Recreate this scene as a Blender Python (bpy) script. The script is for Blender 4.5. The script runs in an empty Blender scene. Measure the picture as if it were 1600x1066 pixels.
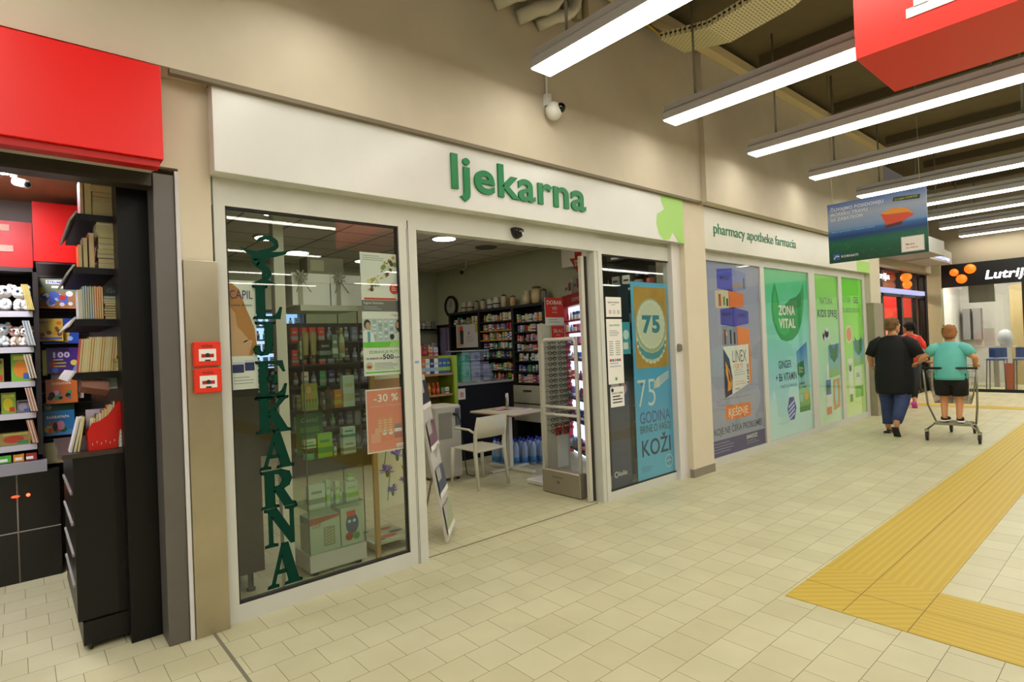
import bpy, math, random
from mathutils import Matrix, Vector, Euler
random.seed(7)
PI = math.pi
SC = bpy.context.scene
COL = SC.collection

# ---------------------------------------------------------------- camera, world, exposure
def setup_camera():
    yaw, pitch, roll = math.radians(48.998), math.radians(.411), math.radians(-2.329)
    f = Vector((math.cos(yaw)*math.cos(pitch), math.sin(yaw)*math.cos(pitch), math.sin(pitch)))
    r = Vector((math.sin(yaw), -math.cos(yaw), 0)); u = r.cross(f)
    c, s = math.cos(roll), math.sin(roll)
    r2, u2 = c*r+s*u, -s*r+c*u
    m = Matrix((( r2.x, u2.x, -f.x, 0), (r2.y, u2.y, -f.y, 0), (r2.z, u2.z, -f.z, 1.56), (0, 0, 0, 1)))
    cd = bpy.data.cameras.new('camera'); cam = bpy.data.objects.new('camera', cd); COL.objects.link(cam)
    cam.matrix_world = m
    cd.sensor_width = 36; cd.lens = 891.7/1600*36; cd.clip_start = .05; cd.clip_end = 200
    SC.camera = cam
setup_camera()
w = bpy.data.worlds.new('world'); SC.world = w; w.use_nodes = True
w.node_tree.nodes['Background'].inputs[0].default_value = (1, .9, .75, 1)
w.node_tree.nodes['Background'].inputs[1].default_value = .05
SC.view_settings.view_transform = 'Standard'; SC.view_settings.look = 'None'
SC.view_settings.exposure = 0.9; SC.view_settings.gamma = 1; SC.view_settings.use_curve_mapping = False
LAMP = 7.0        # strength of the linear lamps
SC.cycles.max_bounces = 8; SC.cycles.transparent_max_bounces = 16
SC.cycles.diffuse_bounces = 2; SC.cycles.glossy_bounces = 3
SC.cycles.caustics_reflective = False; SC.cycles.caustics_refractive = False
SC.cycles.use_denoising = True
SC.cycles.sample_clamp_indirect = 6

# ---------------------------------------------------------------- materials
def lin(c):
    if isinstance(c, str):
        c = [int(c[i:i+2], 16) for i in (0, 2, 4)]
    return tuple((v/255/12.92 if v/255 <= .04045 else ((v/255+.055)/1.055)**2.4) for v in c)
_M = {}
def mat(c, rough=.55, metal=0., emit=0., noise=0., spec=.5, key=None, bump=0., bscale=60.):
    k = key or (str(c), rough, metal, emit, noise, spec, bump)
    if k in _M: return _M[k]
    m = bpy.data.materials.new('mat_%03d' % len(_M)); m.use_nodes = True
    nt = m.node_tree; b = nt.nodes['Principled BSDF']; L = lin(c)
    b.inputs['Base Color'].default_value = (*L, 1)
    b.inputs['Roughness'].default_value = rough; b.inputs['Metallic'].default_value = metal
    b.inputs['Specular IOR Level'].default_value = spec
    if emit:
        b.inputs['Emission Color'].default_value = (*L, 1); b.inputs['Emission Strength'].default_value = emit
    if noise or bump:
        tc = nt.nodes.new('ShaderNodeTexCoord'); nz = nt.nodes.new('ShaderNodeTexNoise')
        nz.inputs['Scale'].default_value = bscale if bump else 4.; nz.inputs['Detail'].default_value = 3
        nt.links.new(tc.outputs['Object'], nz.inputs['Vector'])
        if noise:
            r = nt.nodes.new('ShaderNodeValToRGB')
            r.color_ramp.elements[0].position = .3; r.color_ramp.elements[1].position = .7
            r.color_ramp.elements[0].color = (*[v*(1-noise) for v in L], 1)
            r.color_ramp.elements[1].color = (*[min(1, v*(1+noise)) for v in L], 1)
            nt.links.new(nz.outputs['Fac'], r.inputs[0]); nt.links.new(r.outputs[0], b.inputs['Base Color'])
        if bump:
            bp = nt.nodes.new('ShaderNodeBump'); bp.inputs['Strength'].default_value = bump; bp.inputs['Distance'].default_value = .01
            nt.links.new(nz.outputs['Fac'], bp.inputs['Height']); nt.links.new(bp.outputs[0], b.inputs['Normal'])
    _M[k] = m
    return m
def glass(tint='f6faf7', ior=1.85, rough=0., key='glass'):
    if key in _M: return _M[key]
    m = bpy.data.materials.new(key); m.use_nodes = True; nt = m.node_tree; nt.nodes.clear()
    o = nt.nodes.new('ShaderNodeOutputMaterial'); mx = nt.nodes.new('ShaderNodeMixShader')
    t = nt.nodes.new('ShaderNodeBsdfTransparent'); t.inputs[0].default_value = (*lin(tint), 1)
    g = nt.nodes.new('ShaderNodeBsdfGlossy'); g.inputs['Roughness'].default_value = rough
    f = nt.nodes.new('ShaderNodeFresnel'); f.inputs[0].default_value = ior
    ge = nt.nodes.new('ShaderNodeNewGeometry'); sb = nt.nodes.new('ShaderNodeMath'); sb.operation = 'SUBTRACT'; sb.inputs[0].default_value = 1
    ml = nt.nodes.new('ShaderNodeMath'); ml.operation = 'MULTIPLY'; nt.links.new(ge.outputs['Backfacing'], sb.inputs[1])
    nt.links.new(f.outputs[0], ml.inputs[0]); nt.links.new(sb.outputs[0], ml.inputs[1])
    nt.links.new(ml.outputs[0], mx.inputs[0]); nt.links.new(t.outputs[0], mx.inputs[1]); nt.links.new(g.outputs[0], mx.inputs[2])
    nt.links.new(mx.outputs[0], o.inputs[0]); _M[key] = m
    return m
def grad(stops, axis=2, a=0., b=1., key=None, rough=.35, wob=0., emit=0.):
    """printed colour gradient along an object axis (axis=3: u+v diagonal)"""
    k = ('grad', str(stops), axis, a, b, wob)
    if k in _M: return _M[k]
    m = bpy.data.materials.new('print_%03d' % len(_M)); m.use_nodes = True; nt = m.node_tree
    p = nt.nodes['Principled BSDF']; p.inputs['Roughness'].default_value = rough
    tc = nt.nodes.new('ShaderNodeTexCoord'); sp = nt.nodes.new('ShaderNodeSeparateXYZ')
    nt.links.new(tc.outputs['Object'], sp.inputs[0])
    mr = nt.nodes.new('ShaderNodeMapRange'); mr.inputs[1].default_value = a; mr.inputs[2].default_value = b
    src = sp.outputs[axis]
    if wob:
        nz = nt.nodes.new('ShaderNodeTexNoise'); nz.inputs['Scale'].default_value = 3.
        nt.links.new(tc.outputs['Object'], nz.inputs['Vector'])
        ma = nt.nodes.new('ShaderNodeMath'); ma.operation = 'MULTIPLY_ADD'; ma.inputs[1].default_value = wob
        nt.links.new(nz.outputs['Fac'], ma.inputs[0]); nt.links.new(src, ma.inputs[2]); src = ma.outputs[0]
    nt.links.new(src, mr.inputs[0])
    r = nt.nodes.new('ShaderNodeValToRGB'); e = r.color_ramp.elements
    while len(e) > 1: e.remove(e[-1])
    for i, (pos, c) in enumerate(stops):
        el = e[0] if i == 0 else e.new(pos)
        el.position = pos; el.color = (*lin(c), 1)
    nt.links.new(mr.outputs[0], r.inputs[0]); nt.links.new(r.outputs[0], p.inputs['Base Color'])
    if emit:
        nt.links.new(r.outputs[0], p.inputs['Emission Color']); p.inputs['Emission Strength'].default_value = emit
    _M[k] = m
    return m

# ---------------------------------------------------------------- mesh builder
_TX = {}
def text_geo(s, bold=0.):
    k = (s, bold)
    if k in _TX: return _TX[k]
    cu = bpy.data.curves.new('t', 'FONT'); cu.body = s; cu.resolution_u = 5; cu.offset = bold; cu.space_character = 1+max(0, bold)*3; cu.size = 1
    cu.fill_mode = 'FRONT'
    o = bpy.data.objects.new('t', cu); COL.objects.link(o)
    dg = bpy.context.evaluated_depsgraph_get(); ev = o.evaluated_get(dg); me = ev.to_mesh()
    V = [(v.co.x, v.co.y) for v in me.vertices]; F = [tuple(p.vertices) for p in me.polygons]
    B = [tuple(e.vertices) for e in me.edges]
    cnt = {}
    for f in F:
        for i in range(len(f)):
            e = (min(f[i], f[i-1]), max(f[i], f[i-1])); cnt.setdefault(e, []).append((f[i-1], f[i]))
    E = [v[0] for v in cnt.values() if len(v) == 1]
    ev.to_mesh_clear(); bpy.data.objects.remove(o); bpy.data.curves.remove(cu)
    _TX[k] = (V, F, E)
    return _TX[k]
_CAP = {}
def cap(bold):
    if bold not in _CAP:
        V = text_geo('H', bold)[0]; _CAP[bold] = max(v[1] for v in V)-min(v[1] for v in V)
    return _CAP[bold]

def rootof(o):
    while o.parent: o = o.parent
    return o
class MB:
    def __init__(s, M=None):
        s.V = []; s.F = []; s.I = []; s.S = []; s.mats = []; s.M = M
    def mi(s, m):
        if m not in s.mats: s.mats.append(m)
        return s.mats.index(m)
    def add(s, V, F, m, smooth=False):
        n = len(s.V); M = s.M
        s.V += [tuple(M @ Vector(v)) for v in V] if M else [tuple(v) for v in V]
        k = s.mi(m)
        for f in F:
            s.F.append(tuple(i+n for i in f)); s.I.append(k); s.S.append(smooth)
        return s
    def box(s, x0, y0, z0, x1, y1, z1, m):
        V = [(x, y, z) for z in (z0, z1) for y in (y0, y1) for x in (x0, x1)]
        return s.add(V, [(0, 2, 3, 1), (4, 5, 7, 6), (0, 1, 5, 4), (2, 6, 7, 3), (0, 4, 6, 2), (1, 3, 7, 5)], m)
    def rbox(s, x0, y0, z0, x1, y1, z1, m, r=.01):
        """box with chamfered vertical and horizontal edges"""
        V = []
        for (z, i) in ((z0, r), (z0+r, 0), (z1-r, 0), (z1, r)):
            a, b, c, d = x0+i, x1-i, y0+i, y1-i; q = r*.7
            V += [(a+q, c, z), (b-q, c, z), (b, c+q, z), (b, d-q, z), (b-q, d, z), (a+q, d, z), (a, d-q, z), (a, c+q, z)]
        F = [tuple(reversed(range(8))), tuple(range(24, 32))]
        for k in range(3):
            for i in range(8):
                j = (i+1) % 8; F.append((8*k+i, 8*k+j, 8*k+8+j, 8*k+8+i))
        return s.add(V, F, m)
    def ring_tube(s, rings, m, smooth=True, capit=True):
        n = len(rings[0]); V = [p for r in rings for p in r]; F = []
        for k in range(len(rings)-1):
            for i in range(n):
                j = (i+1) % n; F.append((n*k+i, n*k+j, n*k+n+j, n*k+n+i))
        if capit:
            F.append(tuple(reversed(range(n)))); F.append(tuple(range(n*(len(rings)-1), n*len(rings))))
        return s.add(V, F, m, smooth)
    def lathe(s, x, y, prof, m, n=12, smooth=True):
        return s.ring_tube([[(x+r*math.cos(2*PI*i/n), y+r*math.sin(2*PI*i/n), z) for i in range(n)] for r, z in prof], m, smooth)
    def cyl(s, a, b, r, m, n=10, r2=None, smooth=True):
        return s.tube([a, b], r, m, n, r2=r2, smooth=smooth)
    def tube(s, P, r, m, n=8, r2=None, flat=1., smooth=True, up=None):
        P = [Vector(p) for p in P]; rings = []; N = len(P)
        R = r if isinstance(r, (list, tuple)) else [r+((r2 if r2 is not None else r)-r)*i/(N-1) for i in range(N)]
        u = None
        for i, p in enumerate(P):
            t = (P[min(i+1, N-1)]-P[max(i-1, 0)]).normalized()
            if u is None:
                ref = Vector(up) if up else (Vector((0, 0, 1)) if abs(t.z) < .9 else Vector((1, 0, 0)))
                u = t.cross(ref).normalized()
            else:
                u = (u-t*u.dot(t)).normalized()
            v = t.cross(u)
            rings.append([tuple(p+u*math.cos(2*PI*k/n)*R[i]+v*math.sin(2*PI*k/n)*R[i]*flat) for k in range(n)])
        return s.ring_tube(rings, m, smooth)
    def sph(s, c, r, m, n=12, k=8, sz=(1, 1, 1)):
        rings = []
        for j in range(k+1):
            a = PI*(.02+.96*j/k); rr = math.sin(a)*r; z = -math.cos(a)*r
            rings.append([(c[0]+sz[0]*rr*math.cos(2*PI*i/n), c[1]+sz[1]*rr*math.sin(2*PI*i/n), c[2]+sz[2]*z) for i in range(n)])
        return s.ring_tube(rings, m)
    def prism(s, pts, h, m, O=(0, 0, 0), U=(1, 0, 0), Vv=(0, 0, 1), smooth=False):
        """2-d outline extruded by h along U x V"""
        O, U, W = Vector(O), Vector(U), Vector(Vv); Nn = U.cross(W)*h; n = len(pts)
        A = [O+U*a+W*b for a, b in pts]; B = [p+Nn for p in A]
        F = [tuple(reversed(range(n))), tuple(range(n, 2*n))]+[(i, (i+1) % n, n+(i+1) % n, n+i) for i in range(n)]
        return s.add([tuple(p) for p in A+B], F, m, smooth)
    def text(s, st, O, U, Vv, h, m, w=None, bold=.0, depth=0., align='l', slant=0.):
        V, F, E = text_geo(st, bold)
        if not V: return s
        k = h/cap(bold); x0 = min(v[0] for v in V); x1 = max(v[0] for v in V)
        kx = (w/(x1-x0)) if w else k
        off = {'l': 0, 'c': -(x1-x0)*kx/2, 'r': -(x1-x0)*kx}[align]
        O, U, W = Vector(O), Vector(U), Vector(Vv); N = U.cross(W)
        P = [O+U*((v[0]-x0)*kx+off+slant*v[1]*k)+W*(v[1]*k)+N*depth for v in V]
        s.add([tuple(p) for p in P], F, m)
        if depth:
            Q = [p-N*depth for p in P]; n = len(P)
            s.add([tuple(p) for p in P+Q], [(b, a, a+n, b+n) for a, b in E], m)
        return s
    def build(s, name, parent=None, origin=None, bev=0., weld=False):
        if parent is not None:
            r = rootof(parent); Mi = Matrix.Translation(r.location) @ Euler((0, 0, r.rotation_euler.z)).to_matrix().to_4x4()
            Mi = Mi.inverted(); V = [tuple(Mi @ Vector(v)) for v in s.V]; loc = (0, 0, 0)
        else:
            if origin is None:
                xs = [v[0] for v in s.V]; ys = [v[1] for v in s.V]; zs = [v[2] for v in s.V]
                origin = ((min(xs)+max(xs))/2, (min(ys)+max(ys))/2, min(zs))
            loc = origin; V = [(v[0]-loc[0], v[1]-loc[1], v[2]-loc[2]) for v in s.V]
        me = bpy.data.meshes.new(name); me.from_pydata(V, [], s.F)
        for m in s.mats: me.materials.append(m)
        me.polygons.foreach_set('material_index', s.I); me.polygons.foreach_set('use_smooth', s.S)
        me.update()
        o = bpy.data.objects.new(name, me); COL.objects.link(o); o.location = loc
        if parent is not None: o.parent = parent
        if bev:
            b = o.modifiers.new('bevel', 'BEVEL'); b.width = bev; b.segments = 2; b.limit_method = 'ANGLE'; b.angle_limit = .9
        return o
class Sheet(MB):
    """flat printed matter: u to the right, v up, layers stepping towards the viewer"""
    def __init__(s, O, U=(1, 0, 0), Vv=(0, 0, 1), step=.0006):
        super().__init__(); s.O = Vector(O); s.U = Vector(U); s.W = Vector(Vv); s.N = s.U.cross(s.W); s.st = step
    def P(s, u, v, l): return tuple(s.O+s.U*u+s.W*v+s.N*(l*s.st))
    def base(s, w, h, m, t=.004):
        A = [s.P(0, 0, 0), s.P(w, 0, 0), s.P(w, h, 0), s.P(0, h, 0)]; k = s.N*t
        B = [tuple(Vector(p)-k) for p in A]
        return s.add(A+B, [(0, 1, 2, 3), (7, 6, 5, 4), (1, 0, 4, 5), (2, 1, 5, 6), (3, 2, 6, 7), (0, 3, 7, 4)], m)
    def r(s, u0, v0, u1, v1, m, l=1):
        return s.add([s.P(u0, v0, l), s.P(u1, v0, l), s.P(u1, v1, l), s.P(u0, v1, l)], [(0, 1, 2, 3)], m)
    def p(s, pts, m, l=1):
        from mathutils.geometry import tessellate_polygon
        T = tessellate_polygon([[Vector((a, b, 0)) for a, b in pts]])
        F = []
        for t in T:
            a, b, c = [pts[i] for i in t]
            F.append(tuple(t) if (b[0]-a[0])*(c[1]-a[1])-(b[1]-a[1])*(c[0]-a[0]) > 0 else tuple(reversed(t)))
        return s.add([s.P(a, b, l) for a, b in pts], F, m)
    def c(s, u, v, r, m, l=1, ry=None, n=20):
        ry = ry or r
        return s.add([s.P(u+r*math.cos(2*PI*i/n), v+ry*math.sin(2*PI*i/n), l) for i in range(n)], [tuple(range(n))], m)
    def t(s, st, u, v, h, m, l=2, w=None, bold=.012, align='l', rot=0., slant=0.):
        U = s.U*math.cos(rot)+s.W*math.sin(rot); W = s.W*math.cos(rot)-s.U*math.sin(rot)
        return s.text(st, s.P(u, v, l), U, W, h, m, w=w, bold=bold, align=align, slant=slant)
    def lines(s, u, v, w, n, dy, h, m, l=2, seed=1):
        rr = random.Random(seed)
        for i in range(n): s.r(u, v-i*dy, u+w*(.7+.3*rr.random()), v-i*dy+h, m, l)
        return s

def thing(name, label, cat, loc=(0, 0, 0), rz=0, group=None):
    o = bpy.data.objects.new(name, None); COL.objects.link(o); o.empty_display_size = .1
    o.location = loc; o.rotation_euler = (0, 0, rz)
    return tag(o, label, cat, group)
def tag(o, label, cat, group=None):
    o['label'] = label; o['category'] = cat
    if group: o['group'] = group
    return o
def struct(mb, name, **k):
    o = mb.build(name, **k); o['kind'] = 'structure'; return o
def copy_tree(o, parent=None):
    c = o.copy(); COL.objects.link(c)
    if parent is not None: c.parent = parent
    for ch in list(o.children): copy_tree(ch, c)
    return c
def place(o, loc, rz=0, label=None, group=None):
    o.location = loc; o.rotation_euler = (0, 0, rz)
    if label: o['label'] = label
    if group: o['group'] = group
    return o
ORD = ['first', 'second', 'third', 'fourth', 'fifth', 'sixth', 'seventh', 'eighth', 'ninth', 'tenth', 'eleventh', 'twelfth', 'thirteenth',
       'fourteenth', 'fifteenth', 'sixteenth', 'seventeenth', 'eighteenth', 'nineteenth', 'twentieth']
def Mx(x=0, y=0, z=0, rz=0, s=1.):
    return Matrix.Translation((x, y, z)) @ Matrix.Rotation(rz, 4, 'Z') @ Matrix.Scale(s, 4)

# common materials
FRAME = mat('d6d6cc', .4, 0, noise=.03); WHITE = mat('f2efe8', .45); BLACK = mat('16130f', .45); DARK = mat('26211b', .5)
STEEL = mat('b9b3a6', .3, .9); CHROME = mat('d8d8d8', .15, 1.); RED = mat('f2150e', .35); PAPER = mat('f4f1ea', .6)
GREY = mat('8c8a86', .5); INK = mat('20202a', .6); LOWINK = mat('9a9a9a', .7)
# ================================================================ the setting
def floor_material():
    m = bpy.data.materials.new('floor_tiles'); m.use_nodes = True; nt = m.node_tree; N = nt.nodes; b = N['Principled BSDF']
    tc = N.new('ShaderNodeTexCoord'); mp = N.new('ShaderNodeMapping'); mp.inputs['Location'].default_value = (-.005, .0725, 0)
    nt.links.new(tc.outputs['Object'], mp.inputs[0])
    br = N.new('ShaderNodeTexBrick'); br.inputs['Scale'].default_value = 1; br.offset = .5
    br.inputs['Brick Width'].default_value = .2085; br.inputs['Row Height'].default_value = .2055; br.inputs['Mortar Size'].default_value = .0016
    br.inputs['Mortar Smooth'].default_value = .15
    br.inputs['Color1'].default_value = (*lin('d4cfaa'), 1); br.inputs['Color2'].default_value = (*lin('ccc69f'), 1); br.inputs['Mortar'].default_value = (*lin('766a4c'), 1)
    nt.links.new(mp.outputs[0], br.inputs['Vector'])
    nz = N.new('ShaderNodeTexNoise'); nz.inputs['Scale'].default_value = 2.2; nz.inputs['Detail'].default_value = 6
    nt.links.new(tc.outputs['Object'], nz.inputs['Vector'])
    mx = N.new('ShaderNodeMix'); mx.data_type = 'RGBA'; mx.blend_type = 'MULTIPLY'; mx.inputs[0].default_value = 1
    rp = N.new('ShaderNodeValToRGB'); rp.color_ramp.elements[0].color = (.9, .9, .88, 1); rp.color_ramp.elements[1].color = (1, 1, 1, 1)
    rp.color_ramp.elements[0].position = .35; rp.color_ramp.elements[1].position = .65
    nt.links.new(nz.outputs['Fac'], rp.inputs[0]); nt.links.new(br.outputs['Color'], mx.inputs[6]); nt.links.new(rp.outputs[0], mx.inputs[7])
    nt.links.new(mx.outputs[2], b.inputs['Base Color'])
    b.inputs['Roughness'].default_value = .42; b.inputs['Specular IOR Level'].default_value = .35
    bp = N.new('ShaderNodeBump'); bp.inputs['Strength'].default_value = .25; bp.inputs['Distance'].default_value = .002; bp.invert = True
    nt.links.new(br.outputs['Fac'], bp.inputs['Height']); nt.links.new(bp.outputs[0], b.inputs['Normal'])
    return m
def tactile_material(kind):
    m = bpy.data.materials.new('tactile_'+kind); m.use_nodes = True; nt = m.node_tree; N = nt.nodes; b = N['Principled BSDF']
    tc = N.new('ShaderNodeTexCoord'); wv = N.new('ShaderNodeTexWave'); wv.wave_type = 'BANDS'
    wv.bands_direction = {'x': 'Y', 'y': 'X', 'diag': 'DIAGONAL'}[kind]
    wv.inputs['Scale'].default_value = {'x': 6.6, 'y': 6.6, 'diag': 8}[kind]
    nt.links.new(tc.outputs['Object'], wv.inputs['Vector'])
    rp = N.new('ShaderNodeValToRGB'); rp.color_ramp.elements[0].position = .45; rp.color_ramp.elements[1].position = .8
    a, c = ('c4a534', 'cdb03e')
    rp.color_ramp.elements[0].color = (*lin(a), 1); rp.color_ramp.elements[1].color = (*lin(c), 1)
    nt.links.new(wv.outputs['Fac'], rp.inputs[0]); nt.links.new(rp.outputs[0], b.inputs['Base Color'])
    bp = N.new('ShaderNodeBump'); bp.inputs['Strength'].default_value = .3; bp.inputs['Distance'].default_value = .003
    nt.links.new(wv.outputs['Fac'], bp.inputs['Height']); nt.links.new(bp.outputs[0], b.inputs['Normal'])
    b.inputs['Roughness'].default_value = .55
    return m
WALLM = mat('d2c6b0', .8, noise=.03); WALLW = mat('e2d6bd', .75, noise=.02); CEILM = mat('6f6042', .85, noise=.06)
f = MB().box(-8, -16, -.1, 26, 12, 0, floor_material()); struct(f, 'floor', origin=(0, 0, 0))
JT = mat('7d7764', .7)
struct(MB().box(.795, -3, 0, .812, 3.6, .0015, JT), 'trim_1')
# tactile paving strip
TX, TY, TD = tactile_material('x'), tactile_material('y'), tactile_material('diag'); SEAM = mat('7c6526', .7)
t = MB()
t.box(4.05, .93, 0, 26, 1.55, .004, TX); t.box(3.42, .93, 0, 4.05, 1.55, .004, TD); t.box(3.42, -8, 0, 4.05, .93, .004, TY)
t.box(3.43, 1.238, .004, 26, 1.242, .0045, SEAM)
for yy in (.93, .31, -.31, -.93): t.box(3.42, yy-.002, .004, 4.05, yy+.002, .0045, SEAM)
t.box(3.733, -8, .004, 3.737, 1.55, .0045, SEAM)
struct(t, 'trim_2', origin=(0, 0, 0))
struct(MB().box(13.8, 1.55, 0, 14.25, 3.6, .004, TY), 'trim_3', origin=(0, 0, 0))

UP = 3.46    # face of the wall above the signs
FY = 3.62    # shop front plane
# wall above the signs
u = MB(); u.box(-8, UP, 3.12, 5.98, 3.8, 5.0, WALLM); struct(u, 'wall_front')
struct(MB().box(5.98, UP-.06, 3.11, 12.3, 3.8, 5.0, WALLM), 'wall_front_right')
# ledge strips over the signs
struct(MB().box(.66, UP+.002, 3.095, 5.98, UP+.05, 3.12, mat('7d715c', .6)), 'trim_4')
# pilaster between the two shops
struct(MB().box(.708, 3.60, 0, .872, 3.9, 3.12, WALLW).box(.625, 3.785, 0, .708, 3.9, 3.12, WALLW).box(.58, 3.6, 2.62, .708, 3.785, 3.12, WALLW), 'wall_pilaster_left')
# pilaster right of the pharmacy door
pl = MB(); pl.box(5.66, 3.515, 0, 6.10, 3.9, 3.12, WALLW); struct(pl, 'wall_pilaster_right')
struct(MB().box(5.655, 3.505, 0, 6.105, 3.56, .09, mat('8f8776', .6)), 'baseboard_right')
# hall ceiling, end walls
struct(MB().box(-8, -16, 5.0, 26, 3.8, 5.2, CEILM), 'ceiling')
struct(MB().box(-8.2, -16, 0, -8, 3.46, 5.2, WALLM), 'wall_left')
struct(MB().box(-8.2, -16.2, 0, 26, -16, 5.2, mat('a89c86', .9)), 'wall_rear')
struct(MB().box(17.3, -4, 3.08, 17.6, 4.2, 5.0, mat('b3a78e', .8)), 'wall_end')
struct(MB().box(26, -16, 0, 26.2, 12, 5.2, mat('9a8f78', .9)), 'wall_far_end')
# pharmacy interior shell
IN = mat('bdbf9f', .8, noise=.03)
def tiled_ceiling():
    m = bpy.data.materials.new('ceiling_tiles'); m.use_nodes = True; nt = m.node_tree; N = nt.nodes; b = N['Principled BSDF']
    tc = N.new('ShaderNodeTexCoord'); br = N.new('ShaderNodeTexBrick'); br.offset = 0; br.inputs['Scale'].default_value = 1
    br.inputs['Brick Width'].default_value = .6; br.inputs['Row Height'].default_value = .6; br.inputs['Mortar Size'].default_value = .012
    br.inputs['Color1'].default_value = (*lin('dcd4c0'), 1); br.inputs['Color2'].default_value = (*lin('d2cab6'), 1); br.inputs['Mortar'].default_value = (*lin('6f6a58'), 1)
    nt.links.new(tc.outputs['Object'], br.inputs['Vector']); nt.links.new(br.outputs['Color'], b.inputs['Base Color']); b.inputs['Roughness'].default_value = .9
    return m
struct(MB().box(.9, 3.75, 3.03, 6.2, 9.3, 3.1, tiled_ceiling()), 'ceiling_pharmacy', origin=(0, 0, 0))
struct(MB().box(6.2, 3.8, 0, 6.35, 9.4, 3.1, IN), 'wall_pharmacy_right')
struct(MB().box(.6, 9.3, 0, 6.35, 9.45, 3.1, IN), 'wall_pharmacy_back')
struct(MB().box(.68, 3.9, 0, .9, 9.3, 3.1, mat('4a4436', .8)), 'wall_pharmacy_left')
# short white wall that closes the right wall near the corner
struct(MB().box(5.86, 5.1, 2.62, 6.2, 5.6, 3.03, mat('cfcab8', .8)), 'wall_pharmacy_corner')
# door to the back room, in the right wall
d = MB(); d.box(6.16, 8.62, 0, 6.2, 8.68, 2.0, BLACK); d.box(6.16, 9.22, 0, 6.2, 9.28, 2.0, BLACK); d.box(6.16, 8.62, 1.95, 6.2, 9.28, 2.0, BLACK)
d.box(6.18, 8.68, 0, 6.2, 9.22, 1.95, mat('8f86a8', .5)); d.box(6.165, 8.98, 0, 6.18, 9.0, 1.95, mat('6f6888', .5)); struct(d, 'door_1')
# bookshop interior shell
ORC = mat('b08468', .8, noise=.04)
struct(MB().box(-8, 3.66, 2.86, .66, 5.95, 2.95, ORC), 'ceiling_bookshop')
struct(MB().box(-8, 5.95, 0, .68, 6.05, 3.1, mat('8d8580', .8)), 'wall_bookshop_back')
struct(MB().box(.62, 3.9, 0, .68, 5.95, 2.95, DARK), 'wall_bookshop_right')

# ---------------------------------------------------------------- bookshop front: red sign box, shutter frame
s = thing('sign_box', 'large plain red sign box above the bookshop front, left of the white pharmacy sign', 'sign', (-1.6, 3.4, 2.56))
MB().box(-4, 3.36, 2.585, .60, 3.50, 3.07, RED).build('sign_face', s, bev=.004)
MB().box(-4, 3.38, 2.55, .585, 3.46, 2.584, mat('c3140c', .5)).build('bottom_trim', s)
sf = MB(); SH = mat('6f6b66', .45, .5, noise=.06)
struct(MB().box(-8, 3.47, 2.575, .58, 3.72, 2.60, mat('c9c2b4', .6)).box(-8, 3.60, 2.505, .58, 3.72, 2.575, mat('3b352d', .5, .4, noise=.2)), 'trim_5')
o = thing('shutter_rail', 'dark grey steel upright of the roller shutter at the right side of the bookshop opening', 'door frame', (.64, 3.62, 0))
MB().box(.585, 3.60, 0, .688, 3.78, 2.58, SH).build('upright', o, bev=.004)
MB().box(.688, 3.585, 0, .708, 3.60, 2.6, mat('dcd8da', .5)).build('edge_strip', o)
# stainless cladding with two call points
st = tag(MB().box(.714, 3.58, 0, .888, 3.6, 2.11, mat('b8ad94', .3, .85, noise=.08)).build('wall_cladding', bev=.002),
         'tall brushed stainless steel sheet on the pilaster behind two red call points', 'cladding')
for i, z in enumerate((1.51, 1.36)):
    a = thing('call_point', ('upper' if i == 0 else 'lower')+' of the two small red fire alarm boxes on the steel panel', 'fire alarm', (.81, 3.58, z), group=None)
    MB().rbox(.742, 3.545, z, .882, 3.58, z+.14, mat('f0351c', .35), .006).build('housing', a)
    q = Sheet((.768, 3.544, z+.03)); q.base(.088, .068, WHITE, .002); q.r(.012, .02, .076, .04, mat('b01a12', .5)); q.c(.044, .033, .012, INK, 2)
    q.r(.03, .0, .058, .008, INK, 2); q.t('POŽAR', .044, .078, .012, INK, 1, align='c'); q.build('window', a)

# ---------------------------------------------------------------- pharmacy front sign
s = thing('shop_sign', 'long white sign reading ljekarna in green with a pale green leaf', 'sign', (3.25, 3.5, 2.61))
MB().box(.872, 3.5, 2.612, 5.635, 3.64, 3.117, mat('e4e3de', .25, noise=.015)).build('panel', s, bev=.003)
MB().box(.868, 3.49, 3.117, 5.64, 3.60, 3.127, mat('8a8478', .4, .6)).build('top_trim', s)
l = MB(); l.text('ljekarna', (2.50, 3.5, 2.765), (1, 0, 0), (0, 0, 1), .265, mat('008044', .4), w=1.5, bold=.02, depth=.018); l.build('lettering', s)
lf = Sheet((5.12, 3.499, 2.612)); LG = mat('a9db6a', .4)
lf.p([(.08, .505), (.515, .505), (.515, 0), (.40, 0), (.30, .10), (.235, .02), (.13, .0), (.04, .06), (.0, .17), (.02, .27), (.10, .31), (.155, .34), (.10, .43)], LG); lf.build('leaf_emblem', s)
struct(MB().box(.872, 3.64, 2.45, 5.66, 3.74, 2.62, FRAME), 'trim_6')
# second sign
s = thing('shop_sign', 'lower white fascia sign reading pharmacy apotheke farmacia beyond the pilaster', 'sign', (9, 3.5, 2.6))
MB().box(6.10, 3.53, 2.60, 11.75, 3.64, 3.1, mat('e2dfd2', .3, noise=.02)).build('panel', s, bev=.003)
MB().box(6.10, 3.52, 3.1, 11.75, 3.6, 3.11, mat('8a8478', .4, .6)).build('top_trim', s)
l = MB(); l.text('pharmacy apotheke farmacia', (6.33, 3.53, 2.80), (1, 0, 0), (0, 0, 1), .125, mat('177a50', .4), w=2.3, bold=.0, depth=.006); l.build('lettering', s)
MB().box(11.1, 3.528, 2.60, 11.752, 3.53, 2.8, LG).build('leaf_emblem', s)

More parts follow.
